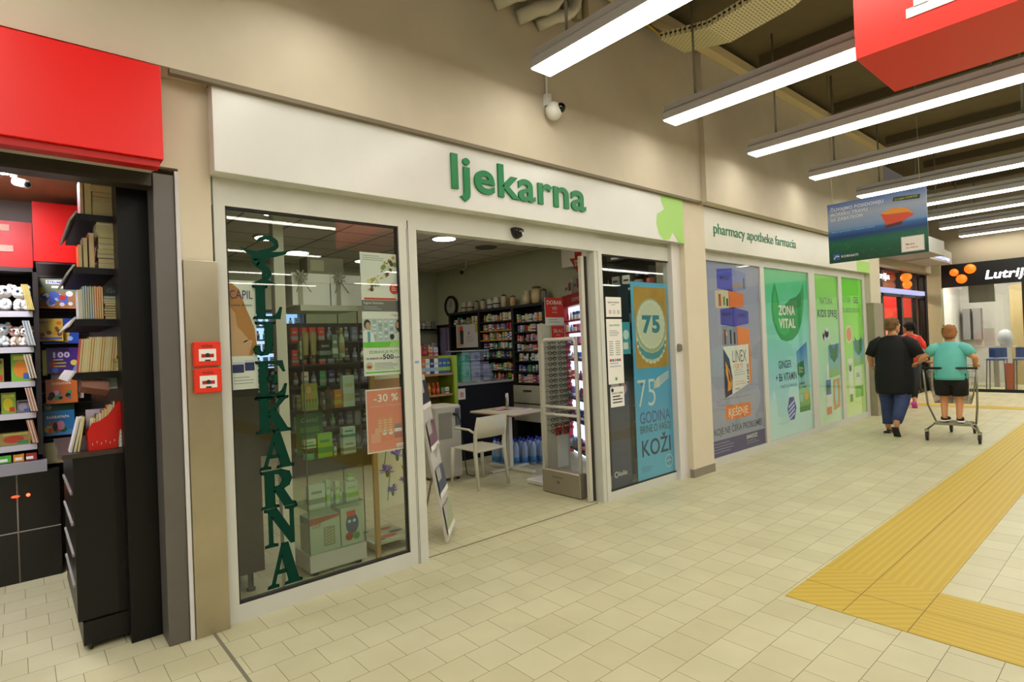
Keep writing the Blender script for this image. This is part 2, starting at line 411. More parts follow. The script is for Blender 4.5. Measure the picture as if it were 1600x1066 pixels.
# ---------------------------------------------------------------- pharmacy shop front frames
def pane_frame(n, x0, x1, z0, z1, y=FY, fw=.05, low=.09, label=None):
    """one framed pane as window structure"""
    o = MB(); o.box(x0, y, 0, x1, y+.06, z0, FRAME); o.box(x0, y, z1, x1, y+.06, z1+.15 if z1 < 2.45 else 2.62, FRAME)
    o.box(x0, y, z0, x0+fw, y+.06, z1, FRAME); o.box(x1-fw, y, z0, x1, y+.06, z1, FRAME)
    g = mat('1c1a16', .5)
    for a in ((x0+fw, z0, x1-fw, z0+.012), (x0+fw, z1-.012, x1-fw, z1), (x0+fw, z0, x0+fw+.01, z1), (x1-fw-.01, z0, x1-fw, z1)):
        o.box(a[0], y+.012, a[1], a[2], y+.05, a[3], g)
    ob = struct(o, 'window_%d' % n)
    gl = MB().box(x0+fw, y+.02, z0, x1-fw, y+.028, z1, glass()).build('pane', ob)
    return ob
def set_part(o):   # parts of structure objects keep identity transforms
    return o
pane_frame(1, .888, 2.166, .10, 2.45, fw=.062)
pane_frame(2, 4.30, 5.575, .08, 2.42, fw=.055)
# opening: header, left jamb, sliding leaf stack at the right
o = MB(); o.box(2.166, FY, 2.44, 4.30, FY+.10, 2.62, FRAME); o.box(2.17, FY-.004, 0, 2.25, FY+.11, 2.44, FRAME)
o.box(2.176, FY-.006, 0, 2.18, FY, 2.5, mat('6c6656', .6)); struct(o, 'trim_7')
o = MB(); o.box(4.16, 3.72, 0.01, 4.20, 3.76, 2.40, mat('d9d2c4', .4)); o.box(4.215, 3.72, 0.01, 4.24, 3.76, 2.40, mat('35312b', .5))
o.box(4.25, FY+.01, 0.0, 4.30, FY+.11, 2.44, FRAME); struct(o, 'door_2')
g = MB().box(4.26, 3.735, .05, 5.50, 3.742, 2.38, glass()).build('pane', o if False else bpy.data.objects['door_2'])
struct(MB().box(2.25, 3.66, 0, 4.2, 3.675, .004, mat('8d8468', .5)), 'trim_8')
struct(MB().box(.9, 3.70, 0, 4.3, 3.9, .0, mat('8d8468', .5)) if False else MB().box(5.50, 3.58, 0, 5.66, 3.70, 2.62, mat('e4e0dc', .6)), 'trim_9')
# sensor over the door
s = thing('door_sensor', 'small black half-dome motion sensor above the pharmacy doorway', 'sensor', (3.24, 3.6, 2.45))
m = MB()
for k in range(1): pass
pr = [(-.062, .035), (-.058, .05), (-.03, .058), (.03, .058), (.058, .05), (.062, .035), (.05, .0), (.03, -.028), (0, -.04), (-.03, -.028), (-.05, .0)]
m.ring_tube([[(3.24+a*k, 3.62-d, 2.50+b*k) for a, b in pr] for d, k in ((0, 1), (.03, .98), (.05, .8), (.062, .45))], mat('0c0b0b', .12)); m.build('dome', s)
MB().box(3.255, 3.552, 2.49, 3.267, 3.562, 2.51, PAPER).build('sensor_mark', s)
# lock knob on the right pane frame and a tiny blue sticker on the left jamb
k = MB(); k.rbox(5.53, 3.55, 1.41, 5.60, 3.62, 1.50, mat('8f8a7e', .35, .6), .015); tag(k.build('door_lock'), 'small grey lock knob on the frame right of the blue anniversary poster', 'lock')
q = Sheet((2.195, FY-.005, 1.455)); q.base(.035, .018, mat('7f9ad8', .5), .001); tag(q.build('frame_sticker'), 'tiny light blue sticker on the beige jamb left of the open doorway', 'sticker')

# ---- green vertical lettering on the left pane (flat vinyl letters, each its own)
GRN = mat('00382a', .6, spec=.15)
GY = FY+.0195
def glyph(ch):
    def seg(*a): return list(a)
    W = 1.; s = []
    R = lambda x0, y0, x1, y1: s.append([(x0, y0), (x1, y0), (x1, y1), (x0, y1)])
    if ch == 'L':
        s.append([(.0, 1), (.5, 1), (.48, .96), (.40, .94), (.40, .06), (.72, .06), (.86, .18), (.95, .34), (1, .34), (.93, 0), (0, 0), (.02, .04), (.12, .06), (.12, .94), (.02, .96)])
    if ch == 'J':
        s.append([(.12, 1), (.9, 1), (.88, .96), (.78, .94), (.78, .3), (.72, .12), (.55, .02), (.3, 0), (.08, .06), (.02, .18), (.1, .27), (.24, .26), (.26, .14), (.36, .07), (.46, .14), (.48, .3), (.48, .94), (.14, .96)])
    if ch == 'E':
        s.append([(.0, 1), (.88, 1), (.95, .72), (.9, .72), (.78, .88), (.6, .94), (.38, .94), (.38, .55), (.55, .56), (.64, .68), (.68, .68), (.68, .36), (.64, .36), (.55, .48), (.38, .49), (.38, .06), (.66, .07), (.84, .16), (.95, .34), (1, .34), (.92, 0), (0, 0), (.02, .04), (.12, .06), (.12, .94), (.02, .96)])
    if ch == 'K':
        s.append([(.0, 1), (.5, 1), (.48, .96), (.38, .94), (.38, .56), (.72, .92), (.66, .96), (.64, 1), (.96, 1), (.95, .96), (.86, .93), (.58, .64), (.9, .08), (1, .04), (1, 0), (.52, 0), (.54, .04), (.62, .06), (.40, .46), (.38, .44), (.38, .06), (.48, .04), (.5, 0), (0, 0), (.02, .04), (.12, .06), (.12, .94), (.02, .96)])
    if ch == 'A':
        s.append([(.44, 1), (.62, 1), (.9, .08), (1, .04), (1, 0), (.5, 0), (.52, .04), (.62, .06), (.56, .3), (.27, .3), (.2, .06), (.3, .04), (.3, 0), (0, 0), (.02, .04), (.12, .07)])
        s.append('hole')
    if ch == 'R':
        s.append([(.0, 1), (.62, 1), (.84, .92), (.9, .74), (.82, .56), (.64, .48), (.88, .08), (1, .04), (1, 0), (.66, 0), (.40, .44), (.38, .44), (.38, .06), (.48, .04), (.5, 0), (0, 0), (.02, .04), (.12, .06), (.12, .94), (.02, .96)])
    if ch == 'N':
        s.append([(.0, 1), (.36, 1), (.78, .38), (.78, .93), (.64, .96), (.64, 1), (1, 1), (1, .96), (.88, .93), (.88, 0), (.78, 0), (.22, .78), (.22, .07), (.36, .04), (.36, 0), (0, 0), (0, .04), (.12, .07), (.12, .93), (0, .96)])
    return s
from mathutils.geometry import tessellate_polygon
def vinyl(ch, x, z, w, h):
    q = Sheet((x, GY, z))
    gl = glyph(ch); out = [(a*w, b*h) for a, b in gl[0]]
    holes = []
    if ch == 'A': holes = [[(.32*w, .37*h), (.53*w, .37*h), (.43*w, .72*h)]]
    if ch == 'R': holes = [[(.38*w, .55*h), (.55*w, .57*h), (.63*w, .73*h), (.55*w, .9*h), (.38*w, .93*h)]]
    P = [[Vector((a, b, 0)) for a, b in out]]+[[Vector((a, b, 0)) for a, b in hh] for hh in holes]
    flat = [p for r in P for p in r]; T = tessellate_polygon(P); F = []
    for t in T:
        a, b, c = [flat[i] for i in t]
        F.append(tuple(t) if (b.x-a.x)*(c.y-a.y)-(b.y-a.y)*(c.x-a.x) > 0 else tuple(reversed(t)))
    q.add([q.P(p.x, p.y, 0) for p in flat], F, GRN)
    for R in P:
        for i in range(len(R)):
            a, b = R[i], R[(i+1) % len(R)]; L = (b-a).length or 1; d = (b-a)/L; n_ = Vector((-d.y, d.x, 0)); e = .0045
            q.p([tuple((a-d*e-n_*e)[:2]), tuple((b+d*e-n_*e)[:2]), tuple((b+d*e+n_*e)[:2]), tuple((a-d*e+n_*e)[:2])], GRN, .3)
    return q
for i, (ch, z0, z1, x0, x1) in enumerate((('L', 1.785, 1.985, 1.095, 1.262), ('J', 1.56, 1.762, 1.085, 1.235), ('E', 1.30, 1.52, 1.095, 1.275), ('K', 1.085, 1.30, 1.085, 1.29),
        ('A', .862, 1.075, 1.10, 1.30), ('R', .622, .845, 1.10, 1.305), ('N', .385, .612, 1.115, 1.31), ('A', .135, .39, 1.12, 1.325))):
    o = vinyl(ch, x0, z0, x1-x0, z1-z0).build('window_letter')
    nm = {'L': 'topmost dark green letter L on the left window', 'J': 'dark green letter J on the left window', 'E': 'dark green letter E on the left window', 'K': 'dark green letter K on the left window',
          'R': 'dark green letter R on the left window', 'N': 'dark green letter N on the left window'}.get(ch)
    if ch == 'A': nm = 'dark green letter A on the left window between K and R' if i == 4 else 'lowest dark green letter A at the foot of the left window'
    tag(o, nm, 'lettering')
# bowl with snake
q = Sheet((1.0, GY, 2.0))
q.p([(.02, .225), (.07, .205), (.16, .195), (.27, .205), (.33, .22), (.30, .19), (.24, .17), (.185, .155), (.17, .1), (.18, .03), (.21, .015), (.24, .0), (.09, .0), (.12, .015), (.15, .03), (.155, .1), (.14, .155), (.08, .175)], GRN, 0)
sn = [(.13, .262, .006), (.15, .275, .012), (.18, .285, .014), (.215, .283, .016), (.24, .265, .016), (.245, .24, .015), (.23, .222, .014), (.19, .205, .014), (.14, .185, .018), (.115, .16, .02), (.12, .13, .022), (.145, .11, .024), (.18, .09, .02), (.195, .06, .016), (.185, .035, .01), (.165, .02, .006)]
for i in range(len(sn)-1):
    (a, b, r), (c, d, r2) = sn[i], sn[i+1]; L = math.hypot(c-a, d-b); nx, ny = -(d-b)/L, (c-a)/L
    q.p([(a+nx*r, b+ny*r), (a-nx*r, b-ny*r), (c-nx*r2, d-ny*r2), (c+nx*r2, d+ny*r2)], GRN, .2)
    q.c(c, d, r2, GRN, .3, n=10)
tag(q.build('window_emblem'), 'dark green bowl and snake emblem above the vertical letters', 'emblem')

# ---- sheets on the glass of pane 1 (inside face)
PY = FY+.033
q = Sheet((.962, PY, 1.36)); q.base(.15, .655, PAPER); 
SKIN = mat('dba982', .6); HAIRB = mat('c0803e', .6)
q.p([(0, .655), (.06, .60), (.09, .5), (.12, .42), (.14, .36), (.15, .25), (.12, .2), (0, .2)], HAIRB, 1)
q.p([(0, .5), (.03, .46), (.04, .38), (.08, .33), (.12, .27), (.1, .2), (0, .2)], SKIN, 2); q.r(0, 0, .15, .2, PAPER, 3)
q.c(.07, .3, .03, SKIN, 3, ry=.02); q.c(.10, .285, .025, SKIN, 3, ry=.012)
q.r(.005, .10, .07, .15, mat('202868', .5), 4); q.r(.075, .11, .13, .16, mat('23306f', .5), 4); q.r(.005, .15, .07, .165, mat('d8d8e8', .5), 4); q.r(.075, .16, .13, .175, mat('d8d8e8', .5), 4)
q.t('CAPIL', .004, .545, .05, mat('2b2a78', .5), 4, w=.13, bold=.0); q.t('vaše kose', .008, .50, .016, mat('50505c', .5), 4, w=.12, bold=0)
q.lines(.01, .07, .12, 3, .018, .004, LOWINK, 4)
tag(q.build('hair_poster'), 'white advertising sheet with blond hair behind the left window edge', 'poster')

q = Sheet((1.812, PY, 1.84)); q.base(.31, .41, mat('f1eee6', .5)); q.r(0, 0, .31, .075, mat('75736f', .5), 1); q.r(.02, .078, .29, .092, mat('e0402c', .5), 1)
q.lines(.02, .385, .17, 3, .014, .004, LOWINK, 1)
rr = random.Random(3)
for i in range(38):
    t_ = rr.random(); u_ = .06+.2*t_+rr.uniform(-.03, .03); v_ = .14+.22*t_+rr.uniform(-.035, .035)
    q.c(u_, v_, rr.uniform(.006, .02), mat(rr.choice(['c7b04a', '8d9a4f', 'e3a63c', 'b85c33', '9fb7a6', '6b4b36', 'e4dc9a', '40302a']), .5), 2+i*.05, n=10)
q.p([(.13, .21), (.19, .27), (.175, .29), (.115, .23)], mat('e9e9e6', .4), 5); q.p([(.19, .27), (.23, .32), (.215, .33), (.175, .29)], mat('d0ddc8', .4), 5)
q.c(.255, .16, .036, mat('e5341f', .5), 5, ry=.038); q.lines(.235, .17, .04, 3, .012, .004, PAPER, 6); q.c(.282, .10, .018, PAPER, 6, ry=.025)
q.t('Fagron Nutrition', .015, .048, .016, PAPER, 3, w=.15, bold=0); q.lines(.015, .025, .14, 2, .014, .004, mat('bdbbb6', .5), 2)
tag(q.build('nutrition_poster'), 'white poster with a diagonal trail of fruit and red dot, topmost on the window', 'poster')
q = Sheet((1.812, PY, 1.385)); q.base(.31, .45, PAPER)
q.r(0, .225, .31, .40, mat('cdd6d8', .5), 1)
for i in range(6):
    q.r(.03+i*.045, .25, .06+i*.045, .395, mat('b4c3c9', .5), 2)
    for j in range(5): q.r(.032+i*.045, .265+j*.027, .057+i*.045, .28+j*.027, mat(rr.choice(['e9efef', '9ec3b0', 'dfe4ea', 'c88']*1+['8fa8bd']) if False else rr.choice(['e9efef', '9ec3b0', 'dfe4ea', '8fa8bd']), .5), 2.5)
q.c(.035, .36, .026, mat('2c2420', .5), 3, ry=.034); q.c(.04, .35, .018, SKIN, 4, ry=.025); q.p([(0, .225), (.09, .225), (.08, .29), (.05, .32), (.02, .32), (0, .31)], mat('f4f6f6', .5), 4); q.p([(.035, .225), (.055, .225), (.055, .31), (.035, .31)], mat('6aa5bd', .5), 5)
q.c(.285, .35, .03, mat('3a2a22', .5), 3, ry=.045); q.c(.272, .355, .013, SKIN, 4, ry=.024); q.p([(.31, .225), (.22, .225), (.25, .29), (.31, .31)], mat('e4e8ea', .5), 4); q.c(.225, .27, .018, INK, 5, ry=.02)
q.r(0, .20, .31, .235, mat('6fce3a', .5), 6); q.p([(.20, .20), (.31, .195), (.31, .235), (.22, .25)], mat('a8e27d', .5), 7)
q.t('ZDRAVLJE PUTI', .04, .155, .02, mat('68b545', .5), 2, w=.23, bold=.01); q.t('za popust od', .02, .115, .016, mat('2a3550', .5), 2, w=.12); q.t('500', .147, .113, .034, mat('1c2e4e', .5), 2, w=.085, bold=.03); q.t('bodova', .24, .117, .014, mat('2a3550', .5), 2, w=.055)
q.c(.04, .068, .028, mat('d9c9a8', .5), 2); q.c(.04, .062, .018, mat('b24b3a', .5), 3, ry=.01); q.lines(.08, .085, .19, 5, .011, .0035, LOWINK, 2); q.r(.01, .018, .30, .027, mat('6fce3a', .5), 2)
q.t('+ Fagron', .22, .42, .014, mat('d8402c', .5), 2, w=.07)
tag(q.build('bonus_poster'), 'white and green poster with two women in a pharmacy and the number 500', 'poster')
q = Sheet((1.815, PY, .845)); q.base(.31, .445, mat('f3e2da', .5)); CO = mat('ef8f77', .5); q.r(.008, .01, .302, .435, CO, 1)
q.t('-30 %', .155, .355, .052, PAPER, 3, w=.19, bold=.02, align='c'); q.t('na Essential i Collagen liniju', .155, .32, .012, mat('f8d6cc', .5), 3, w=.24, align='c', bold=0)
q.r(.09, .13, .28, .155, mat('f6a48e', .5), 1.5)
for i, x in enumerate((.085, .125, .165)):
    q.r(x, .13, x+.034, .235+.006*i, mat('e7a070', .5), 2)
    for j in range(5): q.r(x+.002, .145+j*.018, x+.032, .153+j*.018, mat('f4c6a2', .5), 3)
q.r(.03, .07, .10, .135, mat('f3a78e', .5), 4); q.r(.06, .11, .09, .17, mat('f0b28e', .5), 3.5)
for x in (.115, .165): q.r(x, .075, x+.035, .125, mat('ee8a68', .5), 5); q.c(x+.0175, .128, .017, PAPER, 5.5, ry=.012); q.r(x+.012, .13, x+.023, .155, PAPER, 5.5)
q.r(.21, .085, .275, .165, mat('b8746a', .5), 4); q.r(.213, .13, .272, .155, mat('f2e6e0', .5), 5); q.r(.218, .165, .268, .185, mat('8f8a96', .5), 5); q.r(.225, .02, .295, .045, PAPER, 5); q.t('eucerin', .26, .026, .011, mat('2a6c8e', .5), 6, align='c', w=.05)
tag(q.build('discount_poster'), 'coral pink poster with minus thirty percent and cream bottles', 'poster')

# ---- right pane: sheets and the large blue poster
q = Sheet((4.835, FY+.032, .092)); w_, h_ = .695, 2.08
q.base(w_, h_, grad([(0, '62c4f2'), (.4, '45aeea'), (.75, '62bdf0'), (1, '66c2f4')], 2, 0, 2.1, wob=.0))
q.r(.045, 1.165, w_-.06, 2.03, mat('c79a44', .5, noise=.15), 1)
q.c(.33, 1.50, .275, mat('d9dcc2', .5), 2, ry=.29, n=40); q.r(.055, 1.50, .605, 1.62, mat('d9dcc2', .5), 2.2); q.c(.33, 1.62, .275, mat('b9c0a0', .5), 2.5, ry=.29, n=40); q.c(.33, 1.63, .25, mat('e6e9d2', .5), 3, ry=.262, n=40)
q.p([(.07, 1.42), (.12, 1.33), (.22, 1.27), (.33, 1.25), (.44, 1.27), (.54, 1.33), (.59, 1.42), (.59, 1.48), (.54, 1.40), (.44, 1.34), (.33, 1.32), (.22, 1.34), (.12, 1.40), (.07, 1.48)], mat('5aa3b5', .5), 4)
for i in range(22):
    a = 2*PI*i/22; q.c(.33+.235*math.cos(a), 1.63+.245*math.sin(a), .018, mat('f1f3e0', .5), 4.5, n=8)
    if math.sin(a) < .1: q.c(.33+.255*math.cos(a), 1.47+.25*math.sin(a), .017, mat('f1f3e0', .5), 4.6, n=8)
q.t('75', .33, 1.55, .19, mat('3f8fa8', .5), 5, w=.32, bold=.05, align='c')
BLU = mat('123b6e', .5); q.t('VEĆ', .09, .985, .05, BLU, 2, w=.1)
q.t('75', .045, .76, .28, mat('dfeff5', .5), 3, w=.31, bold=-.012)
q.p([(.33, .93), (.40, .96), (.40, 1.03), (.34, 1.02)], mat('d9d9d4', .4), 4)
for j in range(4): q.p([(.42, .955+j*.028), (.62, 1.04+j*.022), (.62, 1.052+j*.022), (.42, .971+j*.028)], mat('efeee8', .4), 4)
q.p([(.38, .94), (.44, .955), (.44, 1.07), (.38, 1.04)], mat('e2e2dd', .4), 4.2)
q.t('GODINA', .34, .585, .12, mat('1b62a8', .5), 3, w=.55, bold=.01, align='c'); q.t('BRINE O VAŠOJ', .34, .485, .075, BLU, 3, w=.55, bold=-.002, align='c'); q.t('KOŽI', .34, .24, .17, mat('0f2f5e', .5), 3, w=.52, bold=.012, align='c')
q.c(.56, .13, .07, mat('cfe7f2', .5), 3, n=28); q.c(.56, .13, .06, mat('49a5da', .5), 3.5, n=28); q.t('BAYER', .56, .12, .022, PAPER, 4.5, w=.09, align='c')
for j, c_ in enumerate('BAYER'): q.t(c_, .56, .168-.024*j if j != 2 else .0, .018, PAPER, 4.5, align='c') if j != 2 else None
q.lines(.06, .13, .2, 4, .016, .004, mat('1d6f9e', .5), 3)
tag(q.build('anniversary_poster'), 'tall light blue poster with a cake numbered 75 on the right door pane', 'poster')
q = Sheet((4.425, FY+.034, .09)); q.base(.31, 1.05, mat('3c3f5c', .5)); q.r(0, .80, .31, 1.05, mat('27366e', .5), 1); q.r(.03, .9, .16, 1.04, mat('d9c8d8', .5), 2); q.c(.22, .98, .06, mat('b8909c', .5), 2); q.r(.04, .93, .09, 1.0, mat('cf5a6a', .5), 3)
q.c(.06, .135, .03, PAPER, 2); q.c(.06, .135, .022, mat('3c3f5c', .5), 2.5); q.t('lolis', .1, .115, .045, PAPER, 3, w=.13, bold=.01)
tag(q.build('navy_poster'), 'narrow navy poster at the foot of the right door pane', 'poster')
for (x0, z0, w_, h_, lb, k) in ((4.41, 1.80, .24, .20, 'small white notice with three icons, topmost on the right door pane', 0), (4.405, 1.13, .245, .65, 'long white opening hours notice on the right door pane', 1), (4.425, .90, .215, .20, 'small white notice with a tiny pushpin below the long opening hours notice', 2)):
    q = Sheet((x0, FY+.0185, z0)); q.base(w_, h_, PAPER, .002)
    if k == 0:
        q.t('Ugovorni partner', w_/2, .14, .018, INK, 2, w=.18, align='c'); q.lines(.08, .12, .09, 1, .01, .006, LOWINK)
        for i in range(3): q.c(.06+i*.065, .05, .018, mat(('c0443c', '9a9a9a', '3c8a5c')[i], .5), 2); q.c(.06+i*.065, .05, .011, PAPER, 3)
    if k == 1:
        q.t('oaza zdravlja', w_/2, .58, .022, mat('2a9a54', .5), 2, w=.16, align='c'); q.lines(.04, .53, .16, 4, .016, .005, LOWINK)
        for i in range(7): q.r(.03, .42-i*.022, .09, .428-i*.022, LOWINK, 2); q.r(.13, .42-i*.022, .2, .428-i*.022, LOWINK, 2)
        for i, c_ in enumerate(('c8423a', '2c6fb0', 'd88a2a', '3a7ac0', 'b03a5a')): q.r(.03+i*.036, .225, .058+i*.036, .25, mat(c_, .5), 2)
        q.lines(.03, .2, .18, 2, .03, .012, mat('b9c4cc', .5)); q.c(.12, .05, .018, mat('58b05a', .5), 2)
    if k == 2: q.t('RADNO VRIJEME', w_/2, .13, .016, INK, 2, w=.17, align='c'); q.lines(.03, .10, .16, 3, .03, .012, INK); q.c(.03, .17, .02, INK, 3)
    tag(q.build('door_notice'), lb, 'notice')
q = Sheet((4.66, FY+.05, 1.42)); q.base(.16, .33, mat('3fa8c0', .5)); q.c(.09, .2, .05, mat('d7f0f2', .5), 1); q.r(.04, .05, .12, .12, PAPER, 1); tag(q.build('turquoise_leaflet'), 'small turquoise leaflet between the notices and the blue poster', 'leaflet')

# ---- the four window advertisements right of the pilaster
wins = ((6.10, 6.285, 7.665, 7.72), (7.72, 7.78, 9.262, 9.37), (9.37, 9.485, 10.465, 10.535), (10.535, 10.61, 11.62, 11.75))
for i, (a, b, c, d_) in enumerate(wins):
    o = MB(); o.box(a, FY, 0, d_, FY+.06, .09, FRAME); o.box(a, FY, 2.49, d_, FY+.06, 2.62, FRAME); o.box(a, FY, .09, b, FY+.06, 2.49, FRAME); o.box(c, FY, .09, d_, FY+.06, 2.49, FRAME)
    ob = struct(o, 'window_%d' % (i+3)); MB().box(b, FY+.012, .09, c, FY+.018, 2.49, glass('fcfefc', 1.5, 0, 'clear_glass')).build('pane', ob)
AY = FY+.026; Z0 = .09; H_ = 2.40
OR = mat('e07a2c', .5); PUR = mat('504a86', .5)
q = Sheet((6.285, AY, Z0)); q.base(1.38, H_, grad([(0, 'a2a3bc'), (.5, 'aaadc6'), (1, '9ea2c4')], 2, 0, 2.4))
q.p([(0, 0), (1.38, 0), (1.38, .20), (0, .20)], mat('54487a', .5), 1); q.lines(.05, .155, .5, 4, .035, .010, mat('9c95b4', .5)); q.t('SANDOZ', .86, .125, .05, PAPER, 2, w=.3, bold=.02); q.lines(.86, .09, .35, 2, .03, .008, mat('9c95b4', .5))
q.t('KOJE NE ČEKA PROBLEME!', .68, .265, .08, mat('2c2b4e', .5), 2, w=1.22, align='c', bold=.008); q.r(.36, .42, 1.0, .60, mat('f0823a', .5), 1); q.t('RJEŠENJE', .68, .46, .095, PAPER, 3, w=.5, bold=.0, align='c')
q.r(.28, .685, 1.05, .692, mat('7a7c96', .5), 2)
def parc(x0, y0, x1, y1, xm, c1, c2, l=2):
    q.p([(x0, y0+.02), (xm, y0-.01), (xm, y1), (x0, y1-.03)], mat(c1, .5), l); q.p([(xm, y0-.01), (x1, y0+.03), (x1, y1-.05), (xm, y1)], mat(c2, .5), l)
parc(.28, 2.05, 1.02, 2.34, .66, '4a50c8', '8a94cc'); 
for a_, b_ in ((.72, .05), (.8, .08), (.88, .06), (.96, .14)): q.r(a_-.02, 2.09, a_+.02, 2.09+b_, mat('c9903c' if b_ < .1 else '4f6a4c', .5), 4)
q.t('MONDAY', .36, 2.18, .05, mat('2a2a6c', .5), 4, w=.24)
q.p([(.22, 1.83), (.55, 1.83), (.55, 2.06), (.22, 2.04)], mat('d8ccae', .5), 2); q.r(.30, 1.85, .36, 2.0, mat('b85a30', .5), 3); q.r(.41, 1.86, .46, 1.97, mat('5a9a40', .5), 3); q.r(.49, 1.85, .53, 1.95, mat('3a3a30', .5), 3); parc(.55, 1.83, .94, 2.06, .57, 'c8602a', 'e87a38')
parc(.33, 1.60, 1.05, 1.84, .66, '3e3fb0', '5450bc'); q.t('MONDAY', .38, 1.73, .04, mat('1c1c4c', .5), 4, w=.22); q.t('TUESDAY', .76, 1.72, .04, mat('2c2c7c', .5), 4, w=.22)
q.p([(.35, 1.36), (.72, 1.34), (.72, 1.6), (.35, 1.6)], mat('8a94ac', .5), 2); q.c(.45, 1.5, .03, mat('d9b08c', .5), 3); q.r(.54, 1.37, .58, 1.55, mat('2a2a3c', .5), 3); q.r(.64, 1.37, .68, 1.52, mat('4a3a30', .5), 3); q.r(.40, 1.37, .44, 1.56, mat('7a4a30', .5), 3); parc(.72, 1.34, 1.06, 1.6, .74, 'c8602a', 'f08a48')
q.p([(.36, .70), (.50, .72), (1.06, .86), (1.06, 1.36), (.36, 1.34)], mat('ecebe6', .4), 4); q.p([(.36, .70), (.54, .74), (.56, .95), (.50, 1.18), (.36, 1.32)], mat('3c3a5c', .5), 5)
q.p([(.40, 1.16), (.50, 1.02), (.545, .88), (.52, .80), (.43, .78), (.44, .90), (.40, 1.02)], mat('f0a03a', .5), 6); q.p([(.44, 1.08), (.50, .98), (.51, .88), (.47, .92)], mat('3c3a5c', .5), 6.5)
q.t('LINEX', .58, 1.135, .15, mat('30303a', .5), 6, w=.36, bold=-.006); q.t('FORTE', .60, 1.055, .055, mat('ef8a3c', .5), 6, w=.24, bold=0); q.lines(.6, 1.03, .3, 3, .03, .006, LOWINK, 6); q.lines(.62, .88, .3, 2, .03, .006, mat('ef8a3c', .5), 6); q.t('SANDOZ', .62, .785, .02, INK, 6)
q.p([(1.01, .84), (1.06, .86), (1.06, 1.38), (1.01, 1.37)], mat('f08a3c', .5), 6); q.t('LINEX', .99, .85, .05, INK, 7, w=.26, bold=.03, rot=PI/2)
tag(q.build('probiotic_poster'), 'tall grey window advertisement with stacked orange boxes, nearest of the four', 'poster')
GB = lambda s_: grad(s_, 2, 0, 2.4, wob=.5)
q = Sheet((7.78, AY, Z0)); q.base(1.482, H_, GB([(.1, 'd8f6f4'), (.45, 'b0e8f8'), (.75, '88e4d4'), (1, '48cf94')]))
q.p([(.36, 2.22), (.27, 2.05), (.23, 1.85), (.26, 1.66), (.38, 1.48), (.50, 1.39), (.68, 1.36), (.88, 1.38), (1.08, 1.47), (1.22, 1.64), (1.30, 1.85), (1.34, 2.06), (1.33, 2.24), (1.22, 2.10), (1.05, 2.02), (.85, 1.98), (.68, 1.90), (.56, 1.78), (.50, 1.88), (.44, 2.06)], mat('17a45c', .5), 1)
q.p([(.36, 2.12), (.30, 1.98), (.28, 1.82), (.32, 1.66), (.46, 1.5), (.62, 1.44), (.80, 1.50), (.72, 1.66), (.60, 1.72), (.50, 1.80), (.42, 1.95)], mat('2fc06a', .5), 1.5)
q.p([(.56, 1.78), (.68, 1.90), (.85, 1.98), (1.05, 2.02), (1.22, 2.10), (1.26, 1.9), (1.1, 1.85), (.8, 1.80)], mat('0f8a4c', .5), 1.6)
q.t('ZONA', .72, 1.75, .14, PAPER, 4, w=.55, bold=.035, align='c'); q.t('VITAL', .72, 1.56, .14, PAPER, 4, w=.55, bold=.035, align='c')
TG = mat('123f5a', .5); q.t('GINGER', .38, .98, .11, TG, 3, w=.42, bold=.012); q.t('+ B6 VITAMIN', .28, .80, .11, TG, 3, w=.68, bold=.012); q.t('TABLETE ZA ŽVAKANJE', .4, .70, .04, mat('6a9aa8', .5), 3, w=.55, bold=0)
q.p([(.98, 1.20), (1.36, 1.34), (1.42, .36), (1.04, .30)], grad([(.25, '3f9a4c'), (.4, '8fc85a'), (.6, '8fd0e0'), (1, '1c7ad0')], 2, 0, 1.3), 4)
q.p([(1.0, 1.02), (1.22, 1.06), (1.25, .86), (1.12, .80), (1.0, .86)], mat('0f7a46', .5), 5); q.t('ZONA', 1.12, .93, .035, PAPER, 6, align='c'); q.t('VITAL', 1.12, .88, .035, PAPER, 6, align='c')
q.t('GINGER +', 1.15, .70, .035, TG, 6, align='c'); q.t('B6 VITAMIN', 1.15, .64, .035, TG, 6, align='c'); q.c(1.1, .5, .06, mat('8fd0e0', .5), 5); q.c(1.28, .52, .06, mat('f0b070', .5), 5); q.r(1.02, .29, 1.4, .37, mat('1f8a3c', .5), 5)
q.c(.75, .38, .15, mat('2a3cb0', .5), 6, ry=.19, n=6)
for j in range(4): q.p([(.64, .42-.06*j), (.84, .50-.06*j), (.84, .47-.06*j), (.64, .39-.06*j)], mat('c4d4f4', .5), 7)
tag(q.build('ginger_poster'), 'turquoise and green window advertisement with a big dark green leaf logo', 'poster')
def leafbox(q, u0, v0, u1, v1, l=4):
    q.p([(u0, v0), (u1, v0+.03), (u1, v1+.03), (u0, v1)], grad([(.1, '8fc85a'), (.5, '7fc4e0'), (.9, '2f80d4')], 2, v0, v1), l)
    a = (u0+u1)/2; b = v1-.28*(v1-v0); s_ = (u1-u0)*.35; q.p([(a-s_, b+s_*1.2), (a-s_, b-s_*.3), (a, b-s_*.9), (a+s_, b-s_*.3), (a+s_, b+s_*1.2), (a, b+s_*.5)], mat('0f7a46', .5), l+1)
q = Sheet((9.485, AY, Z0)); q.base(.98, H_, GB([(.05, 'e6fad4'), (.4, 'bdf2e2'), (.75, 'b0f0b0'), (1, '98ec68')]))
q.t('NATURA', .25, 1.93, .1, mat('3c7a5c', .5), 2, w=.5, bold=0); q.t('KIDS SPREJ', .13, 1.72, .12, TG, 2, w=.8, bold=.02)
for (a, b, r) in ((.38, 1.42, .09), (.46, 1.47, .09), (.52, 1.41, .08), (.3, 1.4, .07)): q.c(a, b, r, mat('dfeef0', .5), 2)
